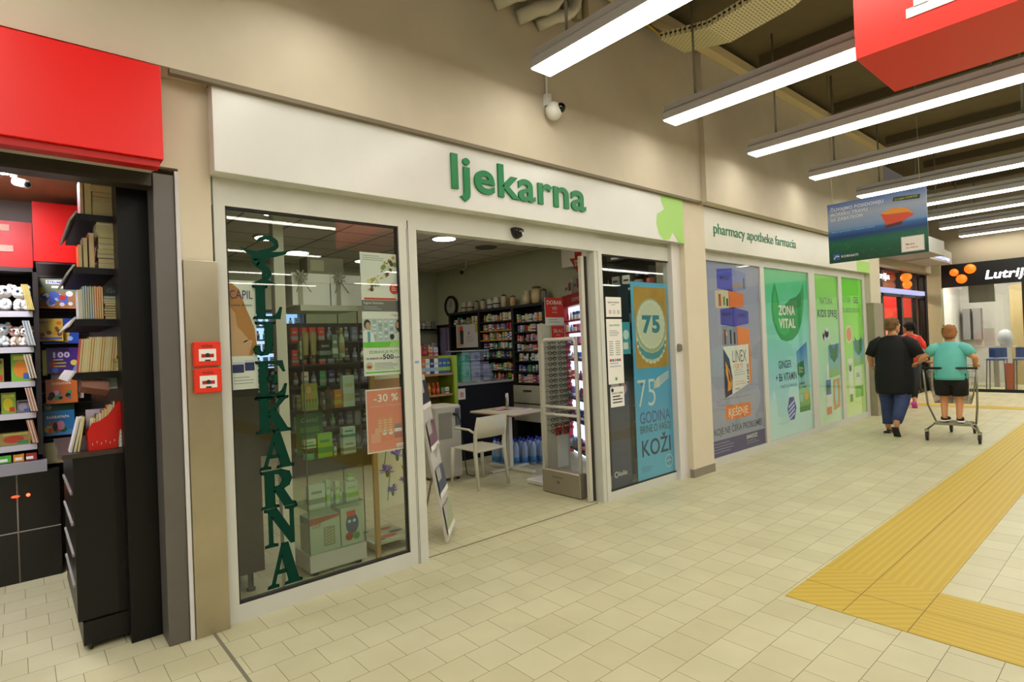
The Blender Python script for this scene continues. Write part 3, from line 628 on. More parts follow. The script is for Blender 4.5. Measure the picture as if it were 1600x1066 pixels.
leafbox(q, .5, .72, .95, 1.25); q.p([(.62, .18), (.9, .22), (.92, .7), (.64, .68)], mat('d99a50', .5), 5); q.c(.76, .46, .07, mat('a8d8e8', .5), 6, ry=.2)
q.r(.33, .12, .55, .72, mat('e9f3f2', .5), 5); q.r(.4, .72, .48, .95, mat('f2f6f6', .5), 5); q.r(.34, .46, .54, .7, mat('2f7ac4', .5), 6); q.p([(.38, .66), (.38, .54), (.44, .5), (.5, .54), (.5, .66), (.44, .6)], mat('0f7a46', .5), 7); q.r(.34, .14, .54, .26, mat('e88a3c', .5), 6)
tag(q.build('spray_poster'), 'pale green window advertisement for a spray, with a small cloud', 'poster')
q = Sheet((10.61, AY, Z0)); q.base(1.01, H_, GB([(.05, 'ecfcae'), (.4, 'b8f48c'), (.75, '9af45c'), (1, '7cf038')]))
q.t('NATURA', .06, 1.97, .1, mat('4fae50', .5), 2, w=.42, bold=0); q.t('GEL', .6, 1.97, .11, TG, 2, w=.25, bold=.02); q.t('ZA UBODE INSEKATA', .05, 1.80, .08, mat('3a9a4c', .5), 2, w=.85, bold=.01)
q.c(.32, 1.42, .16, mat('efe4c4', .5), 2); q.c(.32, 1.42, .12, mat('e8946c', .5), 3)
leafbox(q, .5, .85, .98, 1.30); q.r(.2, .38, .42, 1.0, mat('f0f6e8', .5), 5); q.r(.25, .25, .38, .38, mat('4f9a4c', .5), 5); q.p([(.25, .92), (.25, .8), (.31, .76), (.37, .8), (.37, .92), (.31, .86)], mat('0f7a46', .5), 6)
q.r(.5, .3, .9, .84, mat('e4f4d8', .5), 5); q.r(.5, .3, .9, .5, mat('7fc850', .5), 6); q.t('GEL', .58, .66, .07, TG, 7)
tag(q.build('gel_poster'), 'bright lime window advertisement for a gel, farthest of the four', 'poster')
struct(MB().box(6.1, 3.70, 0, 11.75, 3.74, 2.6, mat('58513f', .8)), 'wall_window_backing')
# steel post at the far corner
tag(MB().box(11.78, 3.5, 0, 12.28, 3.62, 2.06, mat('a89f8d', .35, .6, noise=.05)).build('wall_cladding'), 'wide brushed steel cladding on the far corner beyond the lime poster', 'cladding')
struct(MB().box(11.75, 3.53, 2.06, 12.3, 3.9, 3.12, mat('d9d0b8', .7)), 'wall_corner_far')
struct(MB().box(11.75, 3.62, 0, 12.3, 3.9, 2.06, mat('d9d0b8', .7)), 'wall_corner_far_low')
# ================================================================ inside the pharmacy
PCOL = {'white': 'e9e7e0', 'cream': 'ddd2b0', 'green': '3d9a58', 'blue': '2f5fa8', 'red': 'c8352c', 'orange': 'dd7b30', 'yellow': 'd9b93c', 'teal': '3f9a98', 'purple': '7a5fa0', 'black': '22201e', 'pink': 'd98a9a', 'brown': '5a3a20', 'pale blue': '9fc0dc', 'grey': '8f938f', 'lime': '9fcc3f', 'navy': '232c66', 'tan': 'c9a878', 'slate': '6a6c88'}
_PM = {}
def product_mesh(kind, c1, c2, w=.055, d=.045, h=.11):
    k = (kind, c1, c2, w, d, h)
    if k in _PM: return _PM[k]
    a = mat(PCOL[c1], .45); b = mat(PCOL[c2], .45); m = MB(); n = 8
    if kind == 'carton':
        m.box(-w/2, -d/2, 0, w/2, d/2, h, a); m.box(-w/2-.0006, -d/2-.0006, h*.18, w/2+.0006, d/2, h*.42, b); m.box(-w*.35, -d/2-.001, h*.62, w*.3, -d/2, h*.74, b)
    elif kind == 'bottle':
        r = w*.42; m.lathe(0, 0, [(r*.95, 0), (r, .01), (r, h*.62), (r*.45, h*.76), (r*.45, h*.8)], a, n); m.lathe(0, 0, [(r*.5, h*.79), (r*.5, h)], b, n); m.lathe(0, 0, [(r*1.03, h*.15), (r*1.03, h*.5)], b if c1 != 'white' else mat(PCOL['pale blue'], .5), n)
    elif kind == 'tube':
        m.ring_tube([[(r*math.cos(2*PI*i/n)*q, r*math.sin(2*PI*i/n)*e, z) for i in range(n)] for r, q, e, z in ((w*.3, 1, 1, 0), (w*.32, 1, 1, h*.14), (w*.42, 1, .85, h*.16), (w*.48, 1, .5, h*.7), (w*.5, 1, .12, h))], a); m.lathe(0, 0, [(w*.34, 0), (w*.34, h*.15)], b, n)
    elif kind == 'jar':
        r = w*.5; m.lathe(0, 0, [(r*.95, 0), (r, .006), (r, h*.66)], a, 10); m.lathe(0, 0, [(r*1.04, h*.64), (r*1.04, h*.98), (r*.9, h)], b, 10)
    o = m.build(kind, origin=(0, 0, 0)); me = o.data; bpy.data.objects.remove(o); _PM[k] = me
    return me
KN = {'carton': 'box', 'bottle': 'bottle', 'tube': 'tube', 'jar': 'jar'}
def put(kind, c1, c2, loc, rz=0, dims=(.055, .045, .11), label=None, group=None, name=None):
    o = bpy.data.objects.new(name or {'carton': 'medicine_box', 'bottle': 'medicine_bottle', 'tube': 'cream_tube', 'jar': 'cream_jar'}[kind], product_mesh(kind, c1, c2, *dims))
    COL.objects.link(o); o.location = loc; o.rotation_euler = (0, 0, rz)
    return tag(o, label or '%s %s' % (c1, kind), KN[kind], group)
SH_ = mat('1b1815', .5)
rr = random.Random(21)
# black wall shelving with product bays (right wall)
bays = [('right-hand', 6.12, 6.76, [2.10-.19, 1.76, 1.61, 1.46, 1.31, 1.14, .97]), ('middle', 6.82, 7.63, [1.965, 1.815, 1.66, 1.51, 1.365, 1.16, 1.0]), ('left-hand', 7.69, 8.49, [1.955])]
un = thing('wall_shelving', 'tall black shelving along the green-grey wall of the pharmacy, full of small boxes', 'shelving', (6.0, 7.3, 0))
m = MB(); m.box(6.16, 6.06, 0, 6.19, 8.55, 2.17, SH_); m.box(5.93, 6.06, 2.14, 6.16, 8.55, 2.18, SH_)
for y in (6.06, 6.77, 7.64, 8.50): m.box(5.93, y, 0, 6.16, y+.05, 2.14, SH_)
m.build('carcass', un)
YEL = mat('b98b2c', .5)
for bn, y0, y1, zs in bays:
    for j, z in enumerate(zs):
        MB().box(5.935, y0-.01, z-.02, 6.16, y1+.01, z, YEL if (bn == 'middle' and j in (1, 2)) else SH_).build('shelf', un)
for z0, z1 in ((.66, .93), (.38, .64)):
    d = MB().box(5.90, 6.12, z0, 5.935, 6.80, z1, mat('b9b6a2', .5)).build('drawer', un); MB().box(5.885, 6.38, z1-.09, 5.90, 6.56, z1-.07, INK).build('handle', d)
palette = ['white', 'white', 'white', 'cream', 'cream', 'green', 'blue', 'red', 'orange', 'yellow', 'teal', 'purple', 'black', 'pale blue', 'grey', 'lime', 'pink']
theme = {('middle', 0): ['white', 'cream', 'white', 'orange', 'white'], ('middle', 1): ['purple', 'green', 'white', 'red', 'cream'], ('middle', 2): ['orange', 'yellow', 'white', 'green', 'blue'], ('middle', 3): ['black', 'cream', 'white', 'teal', 'navy'], ('middle', 4): ['navy', 'blue', 'white', 'green', 'orange'],
         ('middle', 5): ['green', 'cream', 'white', 'pale blue', 'orange', 'red'], ('right-hand', 2): ['red', 'red', 'pink', 'green', 'white'], ('right-hand', 3): ['cream', 'pink', 'red', 'white'], ('right-hand', 4): ['white', 'green', 'white', 'cream'], ('right-hand', 0): ['cream', 'white', 'orange', 'white', 'green', 'cream']}
for bn, y0, y1, zs in bays:
    for j, z in enumerate(zs):
        top = (2.14 if j == 0 else zs[j-1]-.02)-z
        y = y1-.03; n = 0
        while y > y0+.03:
            wd = rr.choice([.045, .05, .06]); h = round(min(top*.88, rr.choice([.09, .105, .12, .13])), 3)
            c1 = rr.choice(theme.get((bn, j), palette)); c2 = rr.choice([c for c in palette if c != c1])
            kd = rr.choice(['carton', 'carton', 'carton', 'bottle', 'tube'])
            if y-wd < y0: break
            put(kd, c1, c2, (5.99+rr.uniform(-.01, .02), y-wd/2, z), -PI/2+rr.uniform(-.06, .06), (wd, .045, h),
                '%s %s with %s band, %s along %s shelf, %s black bay' % (c1, KN[kd], c2, ORD[n], ORD[j], bn), 'medicines on the black wall shelving')
            y -= wd+rr.choice([.003, .006, .012]); n += 1
# blue and white boxes on the top shelf of the left bay are larger packs
# poster hanging in the left-hand bay
q = Sheet((5.925, 8.32, 1.55), U=(0, -1, 0)); q.base(.62, .40, mat('cfc9c8', .5)); q.r(.03, .02, .2, .38, mat('bda58c', .5), 1)
q.c(.16, .33, .05, mat('e0482c', .5), 2); q.p([(.12, .06), (.21, .06), (.22, .3), (.11, .3)], mat('2c2a34', .5), 2); q.p([(.34, .24), (.40, .29), (.38, .22)], mat('6a4a7a', .5), 2); q.lines(.3, .18, .2, 3, .04, .01, LOWINK); q.r(.56, .25, .62, .4, mat('b9a63c', .5), 2)
tag(q.build('hanging_poster'), 'pale poster with a red-haired figure hung on the black shelving left bay', 'poster')
# ceramic jars on top of the shelving
def jar(label, y, h, kind, c='d9d3bd'):
    t = thing('apothecary_jar', label, 'jar', (6.05, y, 2.18), group='ceramic jars on top of the black shelving')
    a = mat(c, .3); r = .062 if kind != 'slim' else .05
    if kind in ('jar', 'slim'):
        b = MB().lathe(6.05, y, [(r*.7, 2.18), (r*.8, 2.19), (r, 2.18+h*.2), (r, 2.18+h*.7), (r*.8, 2.18+h*.8), (r*.85, 2.18+h*.84)], a, 14).build('body', t)
        MB().lathe(6.05, y, [(r*.9, 2.18+h*.84), (r*.95, 2.18+h*.88), (r*.5, 2.18+h*.95), (r*.12, 2.18+h*.97), (r*.18, 2.18+h), (.004, 2.18+h*1.02)], a if kind == 'jar' else mat('4a4238', .5), 14).build('lid', t)
    if kind == 'jug':
        MB().lathe(6.05, y, [(.05, 2.18), (.07, 2.2), (.085, 2.27), (.06, 2.33), (.045, 2.36), (.06, 2.40)], a, 14).build('body', t)
        MB().tube([(6.05, y+.05, 2.36), (6.05, y+.11, 2.34), (6.05, y+.12, 2.27), (6.05, y+.07, 2.23)], .009, a).build('handle', t)
    if kind == 'tall':
        MB().lathe(6.05, y, [(.06, 2.18), (.08, 2.2), (.09, 2.30), (.075, 2.36), (.06, 2.38), (.07, 2.41)], a, 14).build('body', t)
        MB().lathe(6.05, y, [(.072, 2.41), (.072, 2.435), (.03, 2.45)], mat('6b5a30', .5), 14).build('lid', t)
    q_ = MB().lathe(6.05, y, [(r*1.012, 2.18+h*.34), (r*1.012, 2.18+h*.44)], mat('2c2a28', .5), 14) if kind == 'jar' else None
    if q_: q_.build('painted_band', t)
for i, (y, h, k, c, lb) in enumerate(((8.21, .19, 'jar', 'd0cab2', 'cream lidded jar nearest the clock on top of the black shelving'), (8.03, .18, 'jar', 'cfc6ac', 'cream lidded jar second from the clock'), (7.85, .18, 'slim', '9f9a8c', 'grey slim jar with dark lid, third from the clock'), (7.67, .19, 'slim', 'c9bf9c', 'pale slim jar with dark lid, fourth from the clock'),
        (7.47, .19, 'jar', 'c9ccc4', 'whitish jar in the middle of the row of ceramic jars'), (7.31, .20, 'jar', 'd8d6c8', 'white banded jar right of the whitish jar'), (7.12, .22, 'slim', 'd8c9a0', 'tall cream bottle jar with pointed dark stopper'), (6.90, .18, 'slim', 'd2b07c', 'short straight tan jar left of the jug'),
        (6.55, .2, 'jug', 'd0c49c', 'cream ceramic jug with a handle on top of the shelving'), (6.34, .25, 'tall', 'cdb98a', 'largest tan urn with brown lid beside the jug'), (6.18, .22, 'slim', '6e7068', 'dark grey jar at the right end of the row'))):
    jar(lb, y, h, k, c)
# wall clock
t = thing('wall_clock', 'round black-rimmed wall clock left of the ceramic jars', 'clock', (6.19, 8.80, 2.33))
def ringY(cx, cy, cz, r0, r1, d, m_, n=28):
    mm = MB(); mm.ring_tube([[(cx-dd, cy+rr_*math.cos(2*PI*i/n), cz+rr_*math.sin(2*PI*i/n)) for i in range(n)] for rr_, dd in ((r1, 0), (r1, d), (r0, d), (r0, .01))], m_, False, False); return mm
ringY(6.19, 8.80, 2.33, .155, .20, .035, BLACK).build('rim', t)
mm = MB(); mm.add([(6.178, 8.80+.16*math.cos(2*PI*i/28), 2.33+.16*math.sin(2*PI*i/28)) for i in range(28)], [tuple(range(28))], mat('b4b7ac', .5)); mm.build('face', t)
mm = MB(); mm.box(6.17, 8.797, 2.33, 6.175, 8.803, 2.45, INK); mm.box(6.17, 8.80, 2.327, 6.175, 8.87, 2.333, INK); mm.build('hands', t)
# ceiling lights in the pharmacy
def downlight(x, y, lab, z=3.03, r=.15, e=16):
    t = thing('downlight', lab, 'ceiling light', (x, y, z-.03), group=None)
    MB().lathe(x, y, [(r+.03, z), (r+.03, z-.015), (r, z-.02)], mat('d8d6cf', .4), 24).build('rim', t)
    mm = MB(); mm.add([(x+r*math.cos(2*PI*i/24), y+r*math.sin(2*PI*i/24), z-.022) for i in reversed(range(24))], [tuple(range(24))], mat('fff4e2', .5, 0, e)); mm.build('diffuser', t)
downlight(2.03, 5.95, 'round ceiling downlight nearest the left window', e=30)
downlight(3.05, 5.9, 'round ceiling downlight above the left window posters', e=26)
downlight(3.1, 8.2, 'round ceiling downlight above the lit cosmetics shelves')
downlight(2.4, 7.3, 'round ceiling downlight above the gift boxes')
downlight(4.35, 6.3, 'round ceiling downlight seen in the doorway')
downlight(4.3, 8.5, 'dim round ceiling downlight far back behind the left door jamb', e=8)
downlight(5.55, 4.6, 'round ceiling downlight above the right door pane')
t = thing('ceiling_speaker', 'round grey ceiling vent over the right shelving bay', 'vent', (5.3, 6.6, 3.0))
MB().lathe(5.3, 6.6, [(.16, 3.03), (.16, 3.015), (.12, 3.01), (.12, 3.02), (.06, 3.01), (.05, 3.005)], mat('6c675b', .7), 24).build('grille', t)
t = thing('ceiling_camera', 'small dark camera on a white bracket hanging in front of the green-grey wall', 'camera', (5.85, 7.85, 2.85))
MB().cyl((5.85, 7.85, 3.03), (5.85, 7.85, 2.92), .008, PAPER).tube([(5.85, 7.85, 2.92), (5.8, 7.9, 2.87)], .02, mat('b9b6a8', .5)).build('bracket', t); MB().sph((5.79, 7.9, 2.84), .035, BLACK).build('lens_dome', t)
# counter
t = thing('service_counter', 'black pharmacy counter with grey worktop behind the small table', 'counter', (4.9, 6.6, 0))
BK = mat('0a090b', .6, spec=.15)
MB().box(4.28, 6.40, 0, 5.5, 6.95, 1.03, BK).build('body', t); MB().box(4.26, 6.36, 1.03, 5.52, 6.97, 1.06, mat('8b857a', .5)).build('worktop', t)
tt = thing('counter_shield', 'clear screen box standing on the left end of the counter', 'screen', (4.85, 6.6, 1.06))
MB().box(4.66, 6.42, 1.06, 5.12, 6.43, 1.50, glass('fcfefc', 1.5, 0, 'clear_glass')).build('front_sheet', tt); MB().box(4.66, 6.43, 1.06, 4.67, 6.8, 1.50, glass('fcfefc', 1.5, 0, 'clear_glass')).build('side_sheet', tt); MB().box(4.65, 6.41, 1.50, 5.13, 6.81, 1.51, mat('a7ada6', .3)).build('top_rail', tt)
for i in range(7):
    for j, (x, c) in enumerate(((4.80, 'green'), (4.98, 'slate'), (5.20, 'slate'))):
        if j == 2 and i > 3: continue
        put('carton', c, 'teal' if c == 'green' else 'grey', (x, 6.6+.0*j, 1.06+.06*i), 0, (.16, .1, .058), '%s carton, %s from the bottom of the %s stack on the counter' % (c, ORD[i], ('left green', 'middle grey', 'right grey')[j]), 'cartons stacked on the counter')
q = MB().box(4.95, 6.42, 1.06, 5.15, 6.5, 1.066, PAPER).box(5.0, 6.41, 1.066, 5.25, 6.48, 1.07, mat('4a4038', .5)); tag(q.build('paper_stack'), 'loose papers lying on the front edge of the counter', 'papers')
q = Sheet((4.37, 6.398, .80)); q.p([(0, 0), (.14, 0), (.14, .15), (.12, .19), (.07, .205), (.02, .19), (0, .15)], PAPER); q.c(.05, .13, .015, INK, 2); q.c(.09, .13, .015, mat('c0443c', .5), 2); q.c(.07, .10, .018, INK, 2)
q.base(.14, .14, PAPER, .002); tag(q.build('counter_notice'), 'small arched white notice on the black counter front', 'notice')
q = Sheet((4.55, 6.398, .84)); q.base(.12, .15, mat('d9cfc0', .5), .002); q.r(.03, .03, .09, .1, mat('c08a7a', .5)); tag(q.build('counter_notice'), 'small square notice right of the arched notice on the counter', 'notice')
# counter items along worktop far right
for i in range(7): put(rr.choice(['jar', 'carton']), rr.choice(['cream', 'red', 'green', 'white']), 'white', (5.0+.07*i, 6.85, 1.06), 0, (.05, .045, .07), 'small %s pack on the back edge of the counter' % ORD[i], 'small packs at the back of the counter')
# ---- table with magazines
t = thing('cafe_table', 'small rectangular table with white top on one T-shaped leg beside the white chair', 'table', (4.66, 5.48, 0))
Mt = Mx(4.665, 5.49, 0, .045)
MB(Mt).rbox(-.30, -.40, .72, .30, .40, .74, mat('cfc6b0', .5), .006).build('tabletop', t); MB(Mt).box(-.302, -.402, .712, .302, .402, .722, mat('8a5a3c', .5)).build('edge_band', t)
MB(Mt).rbox(-.03, -.03, .03, .03, .03, .712, mat('d9d4c2', .4), .008).build('column', t)
MB(Mt).rbox(-.035, -.42, 0, .035, .38, .035, mat('d9d4c2', .4), .008).rbox(-.33, -.035, 0, .30, .035, .03, mat('d9d4c2', .4), .008).build('foot', t)
for i, (x, y, w_, h_, c, lb) in enumerate(((4.62, 5.62, .2, .28, 'b8403a', 'open red-toned magazine lying on the table'), (4.78, 5.45, .21, .29, 'b9b0d4', 'pale violet magazine lying on the table edge nearest the spectacle stand'), (4.55, 5.72, .15, .2, 'c9a53c', 'yellow leaflet lying at the back of the table'))):
    m = MB(Mx(x, y, .74+.0, .4*i)); m.box(-w_/2, -h_/2, 0, w_/2, h_/2, .008, PAPER); m.box(-w_/2, -h_/2, .008, w_/2, h_/2, .0095, mat(c, .4)); m.box(-w_*.3, -h_*.2, .0095, w_*.3, h_*.3, .0105, mat('dcd0c0', .4))
    tag(m.build('magazine'), lb, 'magazine')
m = MB().lathe(4.87, 5.75, [(.022, .74), (.022, .93), (.018, .93)], STEEL, 12); tag(m.build('steel_tube'), 'slim upright steel tube standing on the table', 'holder')
# ---- chair
def chair():
    t = thing('armchair', 'white plastic chair with curved backrest standing in front of the counter', 'chair', (3.93, 5.17, 0), .0)
    C_ = mat('dcd8c4', .4); M_ = Mx(3.93, 5.17, 0, .06)
    def leg(a, b, r0=.017, r1=.022): return MB(M_).tube([a, b], [r1, r0], C_, 8)
    MB(M_).tube([(-.235, .215, 0), (-.215, .195, .43)], [.016, .022], C_).build('leg', t); MB(M_).tube([(.235, .215, 0), (.215, .195, .43)], [.016, .022], C_).build('leg', t)
    # rear legs run up into the backrest posts
    MB(M_).tube([(-.225, -.235, 0), (-.215, -.19, .40), (-.215, -.20, .60), (-.205, -.245, .79)], [.016, .023, .021, .016], C_).build('leg', t)
    MB(M_).tube([(.225, -.235, 0), (.215, -.19, .40), (.215, -.20, .60), (.205, -.245, .79)], [.016, .023, .021, .016], C_).build('leg', t)
    n = 9; R_ = []
    for j in range(n):
        v = -.21+.42*j/(n-1); row = []
        for i in range(n):
            u_ = -.21+.42*i/(n-1); rr2 = .19 if abs(v) < .15 else .19
            z = .435-.012*math.cos(u_/.21*PI/2)*math.cos(v/.21*PI/2)+.01*(v/.21 if v < 0 else 0)
            row.append((u_*(1-.08*abs(v/.21)**3), v, z))
        R_.append(row)
    V = [p for r in R_ for p in r]+[(p[0], p[1], p[2]-.018) for r in R_ for p in r]; F = []; N2 = n*n
    for j in range(n-1):
        for i in range(n-1):
            a = j*n+i; F.append((a, a+1, a+n+1, a+n)); F.append((a+N2, a+n+N2, a+n+1+N2, a+1+N2))
    bd = [i for i in range(n)]+[j*n+n-1 for j in range(1, n)]+[(n-1)*n+i for i in range(n-2, -1, -1)]+[j*n for j in range(n-2, 0, -1)]
    for k in range(len(bd)):
        a, b = bd[k], bd[(k+1) % len(bd)]; F.append((b, a, a+N2, b+N2))
    MB(M_).add(V, F, C_, True).build('seat', t)
    # curved backrest panel
    rings = []
    for i in range(13):
        a = -1+2*i/12; x = .215*a; y0 = -.205-.035*(1-a*a)
        rings.append([(x, y0-.004, .56), (x, y0+.008, .56), (x, y0-.028, .79+.006*(1-a*a)), (x, y0-.042, .79+.006*(1-a*a))])
    MB(M_).ring_tube(rings, C_).build('backrest', t)
    for sx in (-1, 1): MB(M_).tube([(sx*.215, -.21, .61), (sx*.235, -.12, .655), (sx*.24, .0, .66), (sx*.235, .14, .655)], [.016, .018, .019, .014], C_, flat=.7).build('armrest', t)
    MB(M_).box(-.2, .18, .41, .2, .2, .43, C_).box(-.2, -.2, .40, .2, -.18, .425, C_).build('seat_rail', t)
chair()
# ---- water bottles
def water_bottle():
    t = thing('water_bottle', 'clear blue water bottle', 'bottle', (0, 0, 0))
    G = glass('b8cfe8', 1.33, .05, 'water_plastic'); B_ = mat('2d62c4', .4)
    MB().lathe(0, 0, [(.038, 0), (.043, .01), (.043, .09), (.039, .10), (.043, .11), (.043, .22), (.03, .27), (.015, .295), (.015, .305)], mat('9fb8dc', .2, spec=.6), 12).build('body', t)
    MB().lathe(0, 0, [(.0165, .30), (.0165, .322), (.012, .325)], mat('1c3fd0', .4), 10).build('cap', t); MB().lathe(0, 0, [(.0435, .03), (.0435, .10)], mat('4a86cc', .4), 12).build('wrap', t)
    return t
wb = water_bottle(); k = 0
for i in range(6):
    for j in range(4):
        x = 4.66+.092*i+.02*(j % 2); y = 5.72-.11*i*.6+.094*j-.02
        if abs(x-4.665) < .1 and abs(y-5.49) < .42 and False: continue
        o = wb if k == 0 else copy_tree(wb); k += 1
        place(o, (x+.12, y-.02, 0), 0, 'blue-capped water bottle under the table, %s from the left, %s row' % (ORD[i], ORD[j]), 'water bottles under the table')
# ---- spectacle stand
t = thing('spectacle_stand', 'tall white spectacle display stand behind the security gate in the doorway', 'display stand', (4.56, 4.55, 0))
WS = mat('d4cfc0', .45)
MB().box(4.34, 4.50, .05, 4.72, 4.56, 1.78, WS).build('panel', t); MB().rbox(4.30, 4.40, 0, 4.82, 4.8, .05, PAPER, .01).build('base', t)
for x in (4.35, 4.48, 4.64): MB().box(x-.008, 4.488, .55, x+.008, 4.50, 1.72, WS).build('rail', t)
q = Sheet((4.40, 4.485, 1.76)); q.base(.29, .31, PAPER, .006); q.r(0, .09, .29, .31, mat('ea2a1c', .5)); q.t('DOBAR', .145, .235, .045, mat('ffe9e0', .5), 2, w=.24, bold=.03, align='c'); q.t('VID', .145, .175, .035, mat('ffe9e0', .5), 2, bold=.02, align='c'); q.t('naočale', .145, .14, .016, PAPER, 2, align='c'); q.lines(.05, .06, .18, 2, .025, .006, LOWINK); q.build('header_sign', t)
q = Sheet((4.49, 4.482, 1.615)); q.base(.20, .135, mat('ea2a1c', .5), .006); q.t('SILAC', .10, .065, .04, PAPER, 2, w=.15, bold=0, align='c'); q.lines(.06, .035, .09, 1, .02, .006, PAPER); q.build('brand_sign', t)
q = Sheet((4.50, 4.484, .18)); q.base(.17, .36, PAPER, .004); q.build('leaflet_holder', t)
def specs():
    t = thing('spectacles', 'pair of reading glasses', 'glasses', (0, 0, 0)); cc = mat('3a3128', .35)
    m = MB(); n = 10
    for sx in (-1, 1):
        pts = [(sx*.033+.024*math.cos(2*PI*i/n), 0, .017*math.sin(2*PI*i/n)) for i in range(n+1)]; m.tube(pts, .0042, cc, 5)
    m.tube([(-.009, 0, .003), (0, -.002, .006), (.009, 0, .003)], .0025, cc, 4)
    o = m.build('rims', t)
    for sx in (-1, 1): MB().tube([(sx*.058, 0, .008), (sx*.06, .05, .004), (sx*.058, .10, -.008)], .002, cc, 4).build('temple', t)
    return t
sp = specs(); k = 0
SPC = [mat(c, .3) for c in ('3a3128', '5a2c22', '1c1c20', '6b6250', '2c3a58', '74402c')]
for j in range(17):
    for i in range(3):
        o = sp if k == 0 else copy_tree(sp); k += 1
        col_ = ('left', 'middle', 'right-hand side')[i]
        if i < 2: loc, rz = (4.385+.155*i, 4.39, 1.575-.06*j), 0
        else: loc, rz = (4.70, 4.45, 1.575-.06*j), PI/2*.8
        place(o, loc, rz, 'reading glasses, %s down the %s column of the stand' % (ORD[j], col_), 'reading glasses on the white stand')
for i in range(2):
    q = Sheet((4.47+.13*i, 4.47, .54)); q.base(.095, .12, mat('e23a20', .5), .003); q.r(.015, .09, .08, .105, PAPER); q.c(.04, .03, .016, INK, 2); q.c(.04, .03, .011, mat('b8a090', .4), 3); q.c(.07, .03, .016, INK, 2); tag(q.build('glasses_pack'), ('left' if i == 0 else 'right')+' of the two small red packs hanging low on the spectacle stand', 'pack')
# ---- security gate
t = thing('security_gate', 'white tubular anti-theft gate with silver foot at the right side of the doorway', 'security gate', (4.22, 4.12, 0))
GW = mat('e2ddd2', .35)
MB().tube([(4.22, 4.37, .2), (4.22, 4.37, 1.56), (4.22, 4.33, 1.60), (4.22, 3.93, 1.60), (4.22, 3.89, 1.56), (4.22, 3.89, .2)], .02, GW, 10).build('frame', t)
for z in (.90, .82): MB().tube([(4.22, 4.37, z), (4.22, 3.89, z)], .016, GW, 8).build('crossbar', t)
f_ = MB().rbox(4.17, 3.86, 0, 4.28, 4.40, .25, mat('a39b8a', .35, .5), .012).build('foot', t)
q = Sheet((4.168, 4.25, .12), U=(0, -1, 0)); q.t('CHECKPOINT', .0, .05, .018, INK, 1, w=.16, bold=0); q.c(.09, .01, .022, INK, 1, ry=.014); q.c(.09, .01, .014, mat('a39b8a', .4), 2, ry=.008); q.build('maker_mark', t)
# ---- red illuminated cosmetics cabinet, standing diagonally
dv = Vector((.5, .864, 0)).normalized(); A_ = Vector((5.15, 4.32, 0)); L_ = 1.58; nrm = Vector((-dv.y, dv.x, 0))
Md = Matrix(((-dv.x, -nrm.x, 0, A_.x+dv.x*L_), (-dv.y, -nrm.y, 0, A_.y+dv.y*L_), (0, 0, 1, 0), (0, 0, 0, 1)))  # local u runs from far end to near end, +y into the cabinet
t = thing('cosmetics_cabinet', 'red framed lit cabinet with a red header behind the spectacle stand', 'cabinet', (5.6, 5.2, 0))
DR = mat('a8161a', .4)
MB(Md).box(0, .075, 0, L_, .10, 2.1, mat('c8d4ec', .5, 0, .9)).build('lit_back', t)
q = Sheet(Md @ Vector((0, -.02, 2.06)), U=tuple(-dv), Vv=(0, 0, 1)); q.base(L_, .16, DR, .03); q.t('DERMOKOZMETIKA', .5, .05, .05, mat('f0d8d0', .5), 2, w=.9, bold=.0); q.build('header', t)
MB(Md).box(-.03, .0, 0, 0, .33, 2.22, DR).box(L_, -.01, 0, L_+.03, .33, 2.22, mat('3c3c3a', .5)).box(0, .0, 2.06, L_, .33, 2.22, DR).box(0, .10, 0, L_, .12, 2.06, DR).build('frame', t)
zs = (1.87, 1.71, 1.54, 1.33, 1.08, .8, .5, .1)
k = 0
for j, z in enumerate(zs):
    MB(Md).box(0, -.01, z-.02, L_, .075, z, DR if j < 5 else mat('4a4640', .5)).build('shelf', t)
    for i in range(9):
        u_ = .10+.165*i; c1 = rr.choice(['white', 'white', 'pink', 'pale blue', 'cream', 'red', 'blue'] if j < 5 else ['white', 'navy', 'purple', 'black', 'grey', 'green'])
        p = Md @ Vector((u_, .035, z)); kd = rr.choice(['carton', 'bottle', 'tube', 'jar'])
        put(kd, c1, rr.choice(['pink', 'pale blue', 'blue', 'red', 'white']), p, math.atan2(-dv.y, -dv.x), (.06, .045, .1 if j else .11) if j < 5 else (.1, .06, .15),
            '%s %s, %s from far end, %s shelf, red lit cabinet' % (c1, KN[kd], ORD[i], ORD[j]), 'cosmetics in the red lit cabinet')
# things on top of the cabinet
for (u0, w_, d_, h_, c, lb) in ((.05, .35, .25, .20, 'b9b5a4', 'pale boxed device on top of the red cabinet, next to the jars'), (.45, .32, .25, .22, '9a958a', 'grey box with a picture on top of the red cabinet'), (.85, .3, .25, .10, 'c9c6bc', 'flat white package on top of the red cabinet'), (1.2, .18, .15, .36, '3a3a3c', 'tall dark pack on the near end of the red cabinet top')):
    m = MB(Md); m.box(u0, .02, 2.22, u0+w_, .02+d_, 2.22+h_, mat(c, .5)); m.box(u0+w_*.55, .017, 2.22+h_*.3, u0+w_*.9, .02, 2.22+h_*.85, mat('7a2c34' if u0 < .6 else '8f9a92', .5)); m.box(u0+w_*.1, .017, 2.22+h_*.4, u0+w_*.4, .02, 2.22+h_*.6, mat('55584c', .5))
    tag(m.build('packed_box'), lb, 'box')
